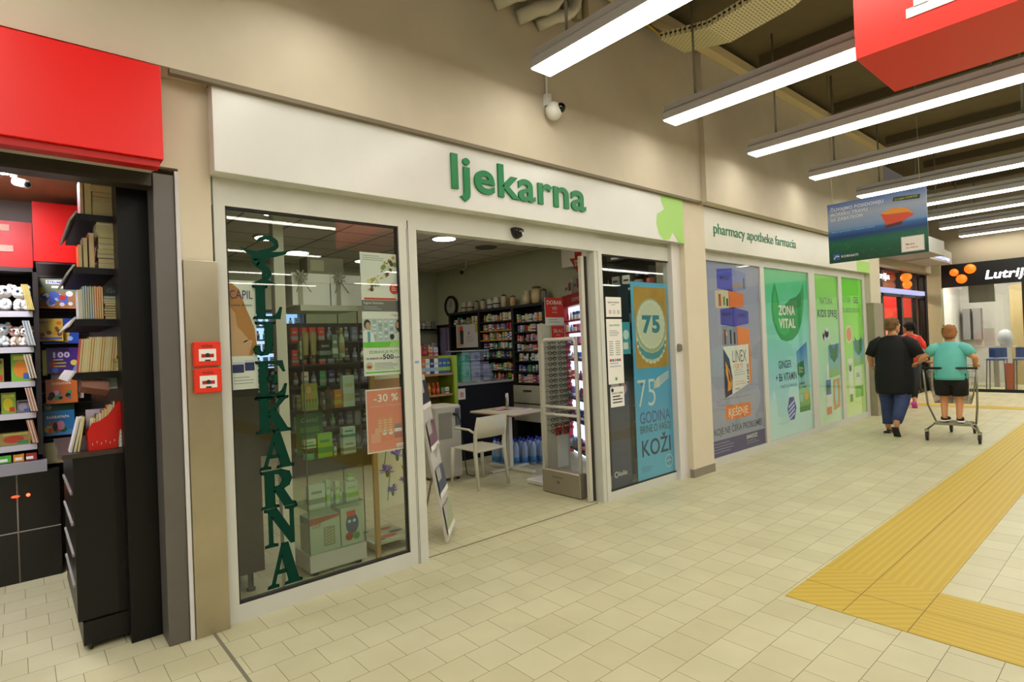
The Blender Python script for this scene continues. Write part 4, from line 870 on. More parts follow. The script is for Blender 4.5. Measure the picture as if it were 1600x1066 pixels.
# triangle sign hanging above
q = Sheet((4.84, 4.5, 2.34), U=(.66, -.75, 0)); q.p([(0, .19), (.2, .19), (.10, 0)], mat('c83a24', .5)); q.r(.06, .19, .14, .26, mat('c83a24', .5)); q.t('ONA', .1, .14, .03, PAPER, 2, align='c', bold=.03); q.t('ZNA', .1, .10, .03, PAPER, 2, align='c', bold=.03)
q.add([q.P(a, b, -3) for a, b in ((0, .19), (.2, .19), (.1, 0))], [(2, 1, 0)], mat('c83a24', .5)); q.O = q.O-q.N*.002; q.r(.098, .25, .102, .69, PAPER, 0); tag(q.build('hanging_sign'), 'small red triangular sign hanging point down at the right of the doorway', 'sign')
# ---- green ended wooden shelf and the white appliance
t = thing('wooden_shelving', 'wooden shelf unit with a lime green end panel left of the counter', 'shelving', (4.0, 6.1, 0))
WD = mat('a88850', .5, noise=.08)
MB().box(3.45, 6.33, 0, 4.22, 6.36, 1.46, WD).build('back_panel', t); MB().box(4.20, 5.98, 0, 4.25, 6.36, 1.46, mat('9db532', .5)).build('end_panel', t)
for z in (1.24, .98, .76): MB().box(3.45, 6.0, z-.025, 4.2, 6.33, z, WD).build('shelf', t)
for i in range(7):
    c = ['orange', 'white', 'navy', 'white', 'blue', 'blue', 'blue'][i]; x = 3.78+.062*i
    put('carton', c, 'lime' if i > 3 else 'pale blue', (x, 6.05, 1.24), 0, (.058, .05, .19), '%s carton, %s from the left on the upper shelf of the wooden unit' % (c, ORD[i]), 'cartons on the wooden unit')
for i in range(6):
    c = ['cream', 'yellow', 'red', 'red', 'green', 'white'][i]; put('bottle' if i < 4 else 'carton', c, 'red' if i > 3 else 'orange', (3.80+.065*i, 6.06, .98), 0, (.055, .05, .15 if i < 4 else .08), '%s %s, %s from the left on the middle shelf of the wooden unit' % (c, 'bottle' if i < 4 else 'carton', ORD[i]), 'packs on the middle wooden shelf')
for i in range(3): put('carton', ['red', 'orange', 'white'][i], 'red', (3.82+.13*i, 6.07, .76), 0, (.12, .08, .09), '%s flat box on the lowest visible shelf of the wooden unit' % ['red', 'orange', 'white'][i], 'flat boxes low on the wooden unit')
# red boxes on top (behind)
for i, (x, z, h_, c) in enumerate(((3.78, 1.46, .07, 'red'), (3.85, 1.46, .16, 'red'), (3.93, 1.46, .13, 'red'), (4.02, 1.46, .15, 'red'), (4.12, 1.46, .11, 'tan'))):
    pass
m = MB().box(3.45, 6.36, 1.43, 4.25, 6.6, 1.46, SH_).box(3.45, 6.57, 0, 4.25, 6.6, 1.43, SH_); tag(m.build('back_shelf'), 'dark shelf behind the wooden unit carrying red packs', 'shelving')
for i, (x, h_, c) in enumerate(((3.86, .10, 'orange'), (3.93, .18, 'red'), (4.0, .14, 'red'), (4.07, .16, 'brown'), (4.16, .12, 'tan'), (4.24, .11, 'pale blue'))):
    put('carton', c, 'red', (x, 6.47, 1.46), .1, (.065, .06, h_), '%s pack, %s from the left above the wooden unit' % (c, ORD[i]), 'packs above the wooden unit')
t = thing('air_dehumidifier', 'white appliance with side louvres and black plug standing by the wooden shelving', 'appliance', (3.85, 5.78, 0))
MB().rbox(3.62, 5.56, .03, 3.98, 5.92, .88, mat('c9c6bb', .4), .015).build('housing', t)
m = MB()
for j in range(22): m.box(3.66, 5.553, .50+.014*j, 3.84, 5.562, .506+.014*j, mat('8f8c80', .5))
m.build('louvres', t); MB().box(3.90, 5.55, .64, 3.96, 5.562, .84, mat('5c6270', .5)).build('control_panel', t)
MB().rbox(3.86, 5.52, .76, 3.91, 5.56, .79, BLACK, .006).tube([(3.90, 5.53, .77), (3.94, 5.52, .7), (3.95, 5.50, .4), (3.99, 5.50, .05), (4.1, 5.52, .008), (4.2, 5.6, .008)], .006, BLACK).build('power_cord', t)
for x in (3.67, 3.93): MB().cyl((x, 5.6, 0), (x, 5.6, .035), .02, BLACK).build('caster', t)
# small shelves on far back wall
t = thing('wall_shelf', 'dark shelves on the back wall seen just right of the left door jamb', 'shelf', (5.7, 9.2, 1.6))
for z in (1.93, 1.52): MB().box(5.2, 9.1, z-.03, 6.1, 9.3, z, SH_).build('board', t)
for j, z in enumerate((1.93, 1.52)):
    for i in range(8): c = rr.choice(['white', 'grey', 'cream']); put(rr.choice(['bottle', 'carton']), c, 'grey', (5.3+.1*i, 9.18, z), 0, (.07, .05, .14), '%s pack, %s from the left on the %s dark back-wall shelf' % (c, ORD[i], ('upper', 'lower')[j]), 'packs on the back wall shelves')
# ---- brochure stand leaning beside the door
t = thing('brochure_stand', 'leaning white brochure stand with picture pockets just inside the left door jamb', 'brochure stand', (2.68, 3.97, 0))
bx = Vector((.68, .73, 0)).normalized(); bn_ = Vector((.73, -.68, 0)); O_ = Vector((2.545, 3.80, .02)); Hh = 1.32; up = (Vector((0, 0, Hh))-bn_*.215); up_l = up.length; up.normalize(); up = (up-bx*up.dot(bx)).normalized()
q = Sheet(O_, U=tuple(bx), Vv=tuple(up)); q.base(.40, up_l, mat('cfcac0', .45), .02); q.build('board', t)
for j, (v0, c) in enumerate(((1.06, '1c1c24'), (.62+.10, '7a4a58'), (.34, '4a5060'), (.04, 'a9b58c'))):
    q = Sheet(O_, U=tuple(bx), Vv=tuple(up)); q.O = q.O+q.N*.012
    P_ = lambda a, b, q=q: q.P(a, b, 0)
    q.r(.03, v0+.03, .37, v0+.23, mat(c, .3)); q.r(.03, v0+.13, .2, v0+.23, mat('b9b4ac', .4), 2); q.r(.02, v0, .38, v0+.04, PAPER, 3)
    q.build('brochure_pocket', t)
MB().tube([O_+bx*.2-bn_*.08+Vector((0, 0, .75)), (2.50, 4.12, .02)], .008, mat('a9a59a', .4)).lathe(2.50, 4.12, [(.03, 0), (.03, .02)], BLACK, 10).build('prop', t)
# ---- left window: column, dark cabinet, display cabinet
tag(MB().box(1.30, 3.86, 0, 1.368, 3.93, 3.03, mat('d6d2c0', .45)).build('white_post'), 'white square post standing behind the green window letters', 'post')
t = thing('dark_cabinet', 'dark brown cabinet on short black legs behind the left edge of the window', 'cabinet', (1.06, 4.4, 0))
MB().box(.92, 4.0, .13, 1.215, 4.9, 1.98, mat('332c24', .45)).build('body', t)
for y in (4.06, 4.84): MB().lathe(1.14, y, [(.03, 0), (.03, .015), (.018, .02), (.018, .13)], BLACK, 10).build('leg', t)
t = thing('glass_display_cabinet', 'glass display cabinet with white plinth standing behind the left window posters', 'display cabinet', (1.71, 4.12, 0))
X0, X1, Y0, Y1 = 1.50, 1.925, 3.95, 4.30; DG = mat('3a4238', .4); CW = mat('c9c7b4', .45)
MB().box(X0, Y0, .03, X1, Y1, .15, CW).build('plinth', t); MB().box(X0, Y0, 1.86, X1, Y1, 1.90, CW).build('top_panel', t)
for x in (X0, X1-.006):
    for y in (Y0, Y1-.006): MB().box(x, y, .15, x+.006, y+.006, 1.86, DG).build('corner_post', t)
cg = glass('f0f8f0', 1.5, 0, 'green_glass')
MB().box(X0+.006, Y0, .15, X1-.006, Y0+.004, 1.86, cg).build('front_glass', t); MB().box(X0, Y0+.006, .15, X0+.004, Y1-.006, 1.86, cg).build('side_glass', t)
for z in (.46, .81, 1.155, 1.52): 
    MB().box(X0+.008, Y0+.008, z-.006, X1-.008, Y1-.008, z, glass('cfe4d2', 1.5, 0, 'shelf_glass')).build('shelf', t); 
for x in (1.55, 1.87): MB().lathe(x, 4.0, [(.03, 0), (.03, .03)], BLACK, 10).build('foot', t)
DX = lambda px: 1.505+(px-485)*.0049
G1 = 'packs in the glass display cabinet'
def dput(kd, c1, c2, p0, p1, z, h, lb, y=4.03, d=.05): put(kd, c1, c2, ((DX(p0)+DX(p1))/2, y, z), 0, (abs(DX(p1)-DX(p0)), d, h), lb, G1)
dput('tube', 'tan', 'brown', 490, 500, 1.52, .19, 'left of two tan tubes standing together on the top glass shelf'); dput('tube', 'tan', 'brown', 502, 512, 1.52, .19, 'right of two tan tubes standing together on the top glass shelf')
dput('carton', 'cream', 'tan', 485, 489.5, 1.52, .13, 'slim cream carton at the left end of the top glass shelf'); dput('carton', 'black', 'grey', 514, 532, 1.52, .13, 'wide black carton on the top glass shelf'); dput('carton', 'grey', 'white', 534, 542, 1.52, .17, 'grey carton right of the black carton on the top glass shelf'); dput('bottle', 'cream', 'tan', 545, 556, 1.52, .22, 'cream bottle at the right end of the top glass shelf')
dput('bottle', 'black', 'brown', 512, 519, 1.155, .12, 'short dark bottle on the second glass shelf'); dput('bottle', 'brown', 'black', 521, 532, 1.155, .20, 'tall brown bottle on the second glass shelf'); dput('carton', 'orange', 'yellow', 534, 546, 1.155, .13, 'orange carton on the second glass shelf'); dput('carton', 'white', 'cream', 548, 566, 1.155, .23, 'tall white carton at the right of the second glass shelf'); dput('carton', 'tan', 'cream', 487, 493, 1.155, .1, 'small tan box left on the second glass shelf', 4.15)
q = Sheet((DX(484)+.01, 4.02, 1.155)); q.base(.115, .19, mat('b3a054', .5), .003); q.c(.05, .145, .03, mat('c9862c', .5), 1, ry=.04); q.c(.052, .145, .02, mat('e0b088', .5), 2, ry=.028); q.p([(.02, .05), (.09, .05), (.08, .10), (.05, .12), (.03, .1)], mat('cf9a4a', .5), 1.5)
for i in range(5): q.r(.008+i*.021, .01, .022+i*.021, .06, mat('8f9a3c', .5), 3); q.r(.011+i*.021, .06, .019+i*.021, .08, mat('3a3420', .5), 3)
tag(q.build('photo_card'), 'card with a blond woman and a row of bottles on the second glass shelf', 'card')
q = Sheet((DX(487), 4.16, .82)); q.base(.20, .30, mat('3d7a44', .5), .003); q.t('Gastal', .1, .235, .035, mat('bcd8b4', .5), 2, align='c', bold=.02); q.r(.03, .16, .17, .2, mat('6aa65c', .5)); q.r(.04, .03, .16, .14, mat('5f9a54', .5)); tag(q.build('display_card'), 'dark green display card lettered Gastal on the third glass shelf', 'card')
dput('carton', 'lime', 'green', 506, 528, .81, .17, 'bright green carton in front of the dark green card'); dput('jar', 'green', 'black', 484, 500, .81, .08, 'green jar on the third glass shelf', 4.0); dput('carton', 'white', 'green', 484, 501, .892, .06, 'small white carton resting on the green jar', 4.0)
dput('carton', 'white', 'grey', 545, 565, .81, .10, 'lower of two white cartons at the right of the third glass shelf'); dput('carton', 'white', 'teal', 545, 565, .912, .09, 'upper of two white cartons at the right of the third glass shelf'); dput('bottle', 'white', 'black', 531, 537, .81, .08, 'tiny white bottle beside the bright green carton')
dput('carton', 'white', 'grey', 490, 514, .46, .16, 'wide white carton at the left of the fourth glass shelf')
for i in range(4): dput('bottle' if i % 2 else 'carton', 'white', 'lime', 516+7*i, 522+7*i, .46, (.18, .12, .16, .1)[i], 'slim white pack, %s from the left in the middle of the fourth glass shelf' % ORD[i])
dput('carton', 'white', 'lime', 546, 566, .46, .14, 'white and green carton at the right of the fourth glass shelf'); dput('jar', 'white', 'lime', 550, 562, .602, .05, 'small white jar resting on the white and green carton')
def toybox(lb, x0, x1, h, fn):
    q = Sheet((x0, 3.975, .152)); q.base(x1-x0, h, mat('d9d3c4', .5), .18); fn(q, x1-x0, h); tag(q.build('product_box'), lb, 'box', None)
def f1(q, w_, h_):
    q.p([(0, h_*.8), (w_, h_*.93), (w_, h_), (0, h_)], mat('c8553a', .5)); q.t('DOP', .02, h_*.72, .03, mat('c8553a', .5), 2, w=.06); q.r(w_*.45, h_*.14, w_*.82, h_*.68, mat('a08a68', .5)); q.r(w_*.48, h_*.17, w_*.79, h_*.65, mat('c9bda0', .5), 2)
    for i in range(5): q.p([(w_*.5, h_*(.2+.09*i)), (w_*.76, h_*(.28+.09*i)), (w_*.76, h_*(.30+.09*i)), (w_*.5, h_*(.22+.09*i))], mat('8a7a58', .5), 3)
def f2(q, w_, h_):
    q.c(w_*.5, h_*.55, .05, mat('44508c', .5), 1, ry=.075); q.c(w_*.38, h_*.62, .012, PAPER, 2); q.c(w_*.6, h_*.62, .012, PAPER, 2); q.c(w_*.35, h_*.22, .03, mat('b8402c', .5), 2); q.c(w_*.68, h_*.2, .026, mat('5fa03c', .5), 2); q.r(w_*.25, h_*.75, w_*.66, h_*.9, mat('ef4a20', .5), 3); q.r(w_*.47, h_*.25, w_*.53, h_*.4, mat('8a3a5c', .5), 2)
toybox('white box with an orange top band low in the glass cabinet', 1.515, 1.735, .245, f1); toybox('white box showing a blue toy with orange sticker low in the glass cabinet', 1.745, 1.915, .27, f2)
# gift boxes on the cabinet
for i, (x0, x1) in enumerate(((1.455, 1.725), (1.735, 1.985))):
    t = thing('gift_box', ('left' if i == 0 else 'right')+' of the two white gift boxes with silver bows on the glass cabinet', 'gift box', ((x0+x1)/2, 4.1, 1.9))
    MB().box(x0, 3.97, 1.90, x1, 4.22, 2.06, mat('f4f2ea', .5)).build('carton', t); MB().box(x0-.004, 3.965, 2.06, x1+.004, 4.225, 2.125, mat('f8f6ee', .5)).build('lid', t)
    rx = x0+.055; RB = mat('b4b09c', .35, .3)
    MB().box(rx-.015, 3.962, 1.90, rx+.015, 3.966, 2.125, RB).box(rx-.015, 3.962, 2.125, rx+.015, 4.2, 2.128, RB).build('ribbon', t)
    m = MB()
    for a in range(7):
        an = a*2*PI/7; c_ = Vector((rx+.035*math.cos(an), 3.95, 2.10+.03*math.sin(an))); m.tube([(rx, 3.955, 2.10), tuple(c_), (rx+.05*math.cos(an+.35), 3.945, 2.10+.045*math.sin(an+.35)), (rx, 3.95, 2.10)], .006, RB, 5)
    for s_ in (-1, 1): m.tube([(rx, 3.95, 2.09), (rx+.03*s_+.01, 3.945, 2.03), (rx+.05*s_+.015, 3.94, 1.99)], .009, RB, 5, flat=.4)
    m.build('bow', t)
tag(MB().box(1.58, 4.0, 2.128, 1.85, 4.15, 2.25, mat('8f8b74', .5)).box(1.6, 3.998, 2.15, 1.7, 4.0, 2.23, mat('b8b298', .5)).build('flat_box'), 'greyish box lying on top of the gift boxes', 'box')
# wooden flower stand
t = thing('flower_banner_stand', 'wooden framed stand with a purple flower banner behind the right edge of the left window', 'display stand', (2.15, 4.0, 0))
WO = mat('b48f4c', .5, noise=.08)
for x in (2.02, 2.34): MB().box(x-.017, 3.94, 0, x+.017, 3.97, 1.55, WO).build('post', t)
for x in (2.02, 2.34): MB().box(x-.017, 3.97, .05, x+.017, 4.35, .08, WO).build('side_rail', t)
q = Sheet((2.04, 3.955, .36)); q.base(.285, 1.05, mat('dcd8b8', .6)); FL = mat('5f4a9c', .6); LV = mat('8a72c8', .6); ST = mat('5c7a44', .6)
def flower(u_, v_, r, l=2):
    rq = random.Random(int(u_*1000))
    for i in range(26):
        a = rq.uniform(-.3, PI+.3); rad = r*rq.uniform(.6, 1.4); q.p([(u_-.007, v_), (u_+rad*math.cos(a)-.010, v_+rad*math.sin(a)), (u_+rad*math.cos(a)+.010, v_+rad*math.sin(a)+.006), (u_+.007, v_)], rq.choice([FL, LV]), l+i*.05)
    q.c(u_, v_-.015, r*.3, mat('4f5a3c', .6), l+2, ry=.028)
for a, b, c, d_ in ((.07, .05, .10, .28), (.05, .30, .08, .48), (.2, .3, .27, .12), (.22, .45, .24, .6)): q.p([(a, b), (a+.008, b), (c+.008, d_), (c, d_)], ST, 1)
flower(.08, .50, .06); flower(.08, .27, .05); flower(.23, .56, .06); flower(.17, .38, .045); flower(.24, .17, .05); flower(.12, .12, .035); q.c(.24, .42, .024, mat('6b5a2c', .6), 3)
q.r(.0, .80, .285, .98, mat('b0855c', .6), 1); q.c(.08, .89, .035, mat('7a4a34', .6), 2, ry=.015); q.c(.2, .83, .04, mat('a8202c', .6), 2, ry=.025); q.build('banner', t)
MB().box(2.0, 3.98, .08, 2.34, 4.34, .1, mat('a8ac8c', .5)).build('tray', t)
m = Sheet((2.0, 3.98, .101), U=(1, 0, 0), Vv=(0, 1, 0))
for i, (a, b, r, c) in enumerate(((.08, .06, .05, '4f7a3c'), (.18, .1, .07, 'b84a2c'), (.27, .16, .06, '3f5a3c'), (.12, .2, .06, 'c8a038'), (.25, .28, .05, 'b84a2c'), (.06, .3, .05, '3c6a44'))): m.c(a, b, r, mat(c, .5), 1+i, ry=r*.5)
m.build('tray_print', t)
# ---- shelving seen deep inside through the left window
t = thing('lit_cosmetics_shelving', 'bluish lit cosmetics shelving at the back wall seen through the left window', 'shelving', (2.9, 9.15, 0))
MB().box(2.2, 9.24, 1.36, 3.45, 9.28, 2.2, mat('8fb0ec', .5, 0, 1.2)).build('lit_back', t); MB().box(2.2, 9.24, 0, 3.45, 9.28, 1.35, mat('3a342a', .6)).box(2.17, 8.95, 0, 2.2, 9.28, 2.25, SH_).box(3.45, 8.95, 0, 3.48, 9.28, 2.25, SH_).box(2.2, 8.95, 2.2, 3.45, 9.28, 2.25, SH_).build('frame', t)
for j in range(6):
    z = 2.0-.2*j; MB().box(2.2, 8.97, z-.02, 3.45, 9.24, z, SH_).build('shelf', t)
    for i in range(12): c = rr.choice(['white', 'pale blue', 'pink', 'white', 'yellow', 'navy']); put(rr.choice(['carton', 'bottle']), c, 'blue', (2.27+.1*i, 9.05, z), 0, (.065, .05, .13), '%s pack, %s from the left on the %s lit back shelf' % (c, ORD[i], ORD[j]), 'packs on the lit back shelves')
t = thing('dark_gondola', 'dark free-standing shelving with mixed packs seen behind the glass cabinet', 'shelving', (3.2, 7.2, 0))
MB().box(2.55, 7.35, 0, 4.1, 7.4, 1.95, mat('24221c', .6)).build('back_panel', t)
for j in range(6):
    z = 1.7-.28*j; MB().box(2.55, 7.1, z-.02, 4.1, 7.35, z, mat('38352b', .5)).build('shelf', t)
    for i in range(13):
        c = 'red' if (i < 4 and j < 2) else rr.choice(['grey', 'slate', 'green', 'black', 'black', 'brown', 'cream', 'slate', 'navy']); put(rr.choice(['carton', 'bottle', 'carton']), c, 'grey', (2.63+.115*i, 7.18, z), 0, (.08, .05, .19), '%s pack, %s from the left on the %s shelf of the dark gondola' % (c, ORD[i], ORD[j]), 'packs on the dark gondola')
# shadowy shelving wall seen in the right door pane
t = thing('equipment_shelving', 'dark shelving with small appliances seen at the top of the right door pane', 'shelving', (5.9, 4.35, 0))
MB().box(6.15, 3.95, 0, 6.19, 5.2, 3.0, mat('2a2723', .6)).build('back_panel', t)
for j in range(6):
    z = 2.62-.42*j; MB().box(5.9, 3.95, z-.02, 6.15, 4.9, z, SH_).build('shelf', t)
    for i in range(5):
        c = rr.choice(['white', 'grey', 'black', 'grey', 'red']); put(rr.choice(['carton', 'jar']), c, 'black', (6.0, 4.05+.17*i, z), -PI/2, (.12, .1, .2), '%s appliance pack, %s from the left on the %s equipment shelf' % (c, ORD[i], ORD[j]), 'appliance packs in the equipment shelving')
# ================================================================ bookshop
rb = random.Random(5)
t = thing('tall_bookcase', 'tall black bookcase seen end-on beside the grey steel shutter upright', 'bookcase', (.5, 4.6, 0))
BKW = mat('0b0908', .4, spec=.3)
MB().box(.44, 3.80, 0, .615, 5.6, 2.75, BKW).build('back_panel', t)
LV_ = [2.085, 1.80, 1.50, 1.255]
XL = [.27, .25, .25, .24]
for z, xl in zip((2.39, 2.09, 1.80, 1.50), XL):
    s_ = MB().box(xl, 3.95, z-.035, .44, 4.85, z, BKW).build('shelf', t)
    m = MB(); m.prism([(0, 0), (.012, 0), (-.024, -.055), (-.034, -.055)], .88, mat('c9c6c4', .3), O=(xl, 4.84, z+.015), U=(1, 0, 0)); m.build('price_rail', s_)
# low cabinet
c = thing('low_cabinet', 'low matt black cabinet with brown top under the tall bookcase shelves', 'cabinet', (.35, 4.3, 0))
MB().box(.215, 3.90, .16, .44, 4.78, 1.045, mat('0e0c0a', .4, spec=.35)).build('body', c); MB().box(.17, 3.88, 1.045, .44, 4.80, 1.07, mat('3c302a', .35)).build('top', c)
MB().box(.235, 3.885, .03, .575, 3.90, .155, mat('0e0c0a', .4, spec=.35)).box(.235, 3.9, .03, .25, 4.7, .155, BKW).build('plinth', c)
MB().box(.40, 3.895, .16, .445, 3.905, 1.045, BKW).build('edge_panel', c)
MB().cyl((.262, 3.90, .022), (.275, 3.90, .022), .022, BLACK, 12).build('castor', c)
for j in range(4): MB().box(.205, 4.0, .32+.17*j, .215, 4.7, .335+.17*j, mat('a8a4a0', .4)).build('rail', c)
# books lying on shelves
def book_mesh(w_, t_, h_, cover, spine=None):
    """book standing: spine faces -y, thickness along x"""
    k = ('book', w_, t_, h_, cover)
    if k in _PM: return _PM[k]
    m = MB(); cm = mat(cover, .4); pg = mat('d2c898', .7)
    m.box(-t_/2, 0, 0, -t_/2+.002, w_, h_, cm); m.box(t_/2-.002, 0, 0, t_/2, w_, h_, cm); m.box(-t_/2+.002, 0, .002, t_/2-.002, w_-.003, h_-.003, pg); m.box(-t_/2, w_-.002, 0, t_/2, w_, h_, cm)
    o = m.build('b', origin=(0, 0, 0)); me = o.data; bpy.data.objects.remove(o); _PM[k] = me; return me
def book(w_, t_, h_, cover, loc, lb, grp, lying=False, lean=0., rz=0., face=False, nm='book'):
    o = bpy.data.objects.new(nm, book_mesh(w_, t_, h_, cover)); COL.objects.link(o); o.location = loc
    o.rotation_euler = (0, PI/2 if lying else lean, rz); return tag(o, lb, 'book', grp)
CN = {'e8ded0': 'cream', 'b03028': 'red', '2c7fb4': 'blue', 'e07a2c': 'orange', '2c2f70': 'navy', 'c9b060': 'sand', '3c6a3a': 'green', '222222': 'black', 'd8c23c': 'yellow', '7a2f6a': 'plum', 'e0dfe4': 'white', '5a4632': 'brown'}
# page edges face the camera; stacks lie with the fore-edge toward us
def stack(x0, x1, z, ths, cols, lab, grp):
    for i, (th, c_) in enumerate(zip(ths, cols)):
        w_ = x1-x0; jx = rb.uniform(-.004, .004)
        book(.16, th, w_, c_, (x0+jx, 3.965+rb.uniform(0, .01), z+th/2), '%s, %s from the bottom' % (lab, ORD[i]), grp, lying=True); z += th+.0008
    return z
S1 = 'books lying in a stack on the highest shelf'; S2 = 'books lying in a stack on the second shelf'; S3 = 'books lying in a stack on the third shelf'
stack(.345, .565, 2.392, (.072, .034, .028, .036, .03, .02), ('e8ded0', 'e8ded0', 'b03028', 'e8ded0', '5a4632', '222222'), 'book with pale page edges in the stack on the highest shelf', S1)
stack(.365, .565, 2.092, (.026, .03, .024, .028, .026, .036, .035, .04, .03), ('e8ded0', 'b03028', '2c2f70', 'c9b060', 'e8ded0', '222222', 'c9b060', 'e8ded0', 'e8ded0'), 'thick paperback in the tall stack on the second shelf', S2)
stack(.385, .535, 1.802, (.018, .012, .014, .016, .012, .014, .016), ('3c6a3a', 'e07a2c', '5a4632', '222222', '3c6a3a', 'b03028', 'e8ded0'), 'thin album in the stack on the third shelf', S3)
stack(.385, .535, 1.904, (.014, .016), ('2c7fb4', '2c7fb4'), 'blue album near the top of the stack on the third shelf', 'blue albums on the third shelf')
q = Sheet((.385, 3.97, 1.936)); q.base(.165, .055, mat('1a1c22', .4), .15); q.t('Garfield', .015, .018, .022, mat('5a7a80', .5), 2, w=.13, bold=0); tag(q.build('album', ), 'black album pack with grey lettering on top of the stack on the third shelf', 'book')
for i, (x, t_, h_, c_, w_) in enumerate(((.300, .016, .2, 'b03028', .17), (.328, .032, .245, 'c9b060', .17))):
    book(w_, t_, h_, c_, (x, 3.97, 2.392), ('thin red-covered', 'sand-coloured thick')[i]+' book standing at the left end of the highest shelf', 'standing books on the highest shelf')
for i, (x, t_, h_, c_) in enumerate(((.285, .016, .13, 'e07a2c'), (.308, .022, .17, '5a4632'), (.337, .026, .20, 'b03028'))):
    book(.15, t_, h_, c_, (x, 3.97, 2.092), ('small orange', 'brown', 'pink-edged red')[i]+' book standing left of the stack on the second shelf', 'standing books on the second shelf')
xs = .272
for i in range(11):
    c_ = ['e0dfe4', 'e0dfe4', '2c7fb4', '2c7fb4', '2c7fb4', '2c7fb4', '2c7fb4', 'e07a2c', 'e07a2c', 'e07a2c', 'e07a2c'][i]; th = .0095
    book(.15, th, .185+.003*(i % 2)-(.02 if i < 2 else 0), c_, (xs, 3.965, 1.802), '%s thin comic album standing on the third shelf, %s from the left' % (CN[c_], ORD[i]), 'thin albums standing on the third shelf'); xs += th+.001
xs = .262
for i in range(14):
    c_ = ['b03028', 'c9b060', 'e8ded0', 'd8c23c'][i % 4]; th = .0115; book(.15, th, .20-.01*(i < 3), c_, (xs, 3.965, 1.504), '%s paperback leaning on the fourth shelf, %s from the left' % (CN[c_], ORD[i]), 'paperbacks on the fourth shelf', lean=.10); xs += th+.0008
for i in range(3): book(.15, .022, .125, ['d8c23c', 'd8c23c', 'e07a2c'][i], (.415, 3.965, 1.516+.0235*i), 'yellow-orange small book lying at the right of the fourth shelf, %s from the bottom' % ORD[i], 'small books lying on the fourth shelf', lying=True)
for i in range(3):
    q = Sheet((.43+.022*i, 3.97, 1.592), U=(1, 0, 0), Vv=(.18, 0, 1)); q.base(.09, .12, mat(('d9d4e4', '9a8fae', '3a3a4c')[i], .4), .01); q.r(.01, .03, .06, .1, mat('c0503c', .5)); q.r(.03, .01, .08, .05, mat('4a6ab0', .5), 2)
    tag(q.build('comic_book'), ('white comic', 'greyish comic', 'dark comic')[i]+' leaning right above the small yellow books', 'book')
# tilted leaflet tray under the fourth shelf
q = Sheet((.27, 3.96, 1.427), U=(.97, 0, -.24), Vv=(0, .3, .95)); q.base(.13, .05, mat('8f5a48', .4), .12); tag(q.build('leaflet_tray'), 'tilted brown leaflet tray sticking out below the fourth shelf', 'tray')
q = Sheet((.29, 4.02, 1.402)); q.base(.16, .09, mat('c8c0d4', .4), .02); q.r(.02, .02, .08, .07, mat('d07a9a', .5)); q.r(.09, .01, .15, .08, mat('8fa08f', .5)); tag(q.build('comic_book'), 'pale comics lying slanted behind the brown leaflet tray', 'book')
# red magazine holder with magazines on the low cabinet
t = thing('magazine_holder', 'glossy red cardboard magazine holder on the low black cabinet', 'magazine holder', (.40, 3.95, 1.07))
RG = mat('cf120c', .3)
m = MB(); prof = [(0, 0), (.13, 0), (.14, .10), (.155, .11), (.155, .26), (.14, .26), (.09, .19), (.05, .16), (.015, .15), (-.008, .10)]
m.prism([(a, b) for a, b in prof], .006, RG, O=(.29, 3.92, 1.071)); m.prism([(a, b) for a, b in prof], .006, RG, O=(.29, 4.02, 1.071)); m.box(.285, 3.92, 1.071, .291, 4.02, 1.12, RG); m.box(.29, 3.92, 1.071, .42, 4.02, 1.076, RG); m.build('sleeve', t)
m = MB()
for i in range(6): m.box(.305+.02*i, 3.913, 1.10+.01*(i % 2), .307+.02*i, 3.915, 1.112+.01*(i % 2), PAPER)
m.build('fold_marks', t)
for i in range(9):
    c_ = ['e8ded0', 'd8c23c', '5a4632', 'e0dfe4', 'b03028', 'c9b060', 'e07a2c', 'e8ded0', '5a4632'][i]
    book(.08, .012, .17+.011*i-.01*(i % 2), c_, (.298+.0125*i, 3.932, 1.077), '%s booklet in the red magazine holder, %s from the left' % (CN[c_], ORD[i]), 'booklets in the red holder', lean=.05)
for i, (x, l_) in enumerate(((.245, .22), (.262, .2), (.278, .16))):
    book(.12, .010, .19, ['e0dfe4', 'e0dfe4', 'c9b060'][i], (x-.035, 3.93, 1.072), 'white-covered magazine leaning left of the red holder, %s from the left' % ORD[i], 'magazines leaning beside the red holder', lean=l_, nm='magazine')
q = Sheet((.425, 3.92, 1.073)); q.base(.05, .10, PAPER, .06); q.lines(.01, .09, .045, 4, .02, .004, LOWINK); tag(q.build('note_stack'), 'small stack of white notes at the right end of the low cabinet', 'papers')
q = Sheet((.29, 4.05, 1.09)); q.base(.13, .2, mat('cfc8d8', .4), .01); q.c(.06, .14, .035, mat('d9b83c', .5)); q.c(.1, .1, .02, mat('c05a8a', .5), 2); q.r(.0, .0, .1, .05, mat('d9b04a', .5)); tag(q.build('magazine'), 'colourful magazine standing behind the red holder', 'magazine')
# back wall display: plush shelves and picture books
t = thing('toy_shelving', 'dark shelving with white price rails for plush toys at the back of the bookshop', 'shelving', (-.6, 5.8, 0))
MB().box(-1.6, 5.88, 0, .13, 5.93, 2.27, mat('0e0c0c', .6)).build('back_panel', t); MB().box(.105, 5.45, .9, .135, 5.93, 2.27, mat('231e1c', .5)).build('end_panel', t)
MB().box(-1.6, 5.45, 2.24, .13, 5.93, 2.27, mat('3a3434', .5)).build('top_board', t)
SZ = [1.94, 1.68, 1.43, 1.20, .97]
for z in SZ:
    s_ = MB().box(-1.6, 5.48, z-.015, .105, 5.88, z+.01, mat('4a4648', .4)).build('shelf', t)
    MB().box(-1.6, 5.465, z-.03, .10, 5.48, z+.012, mat('c9c8d0', .3)).build('price_rail', s_)
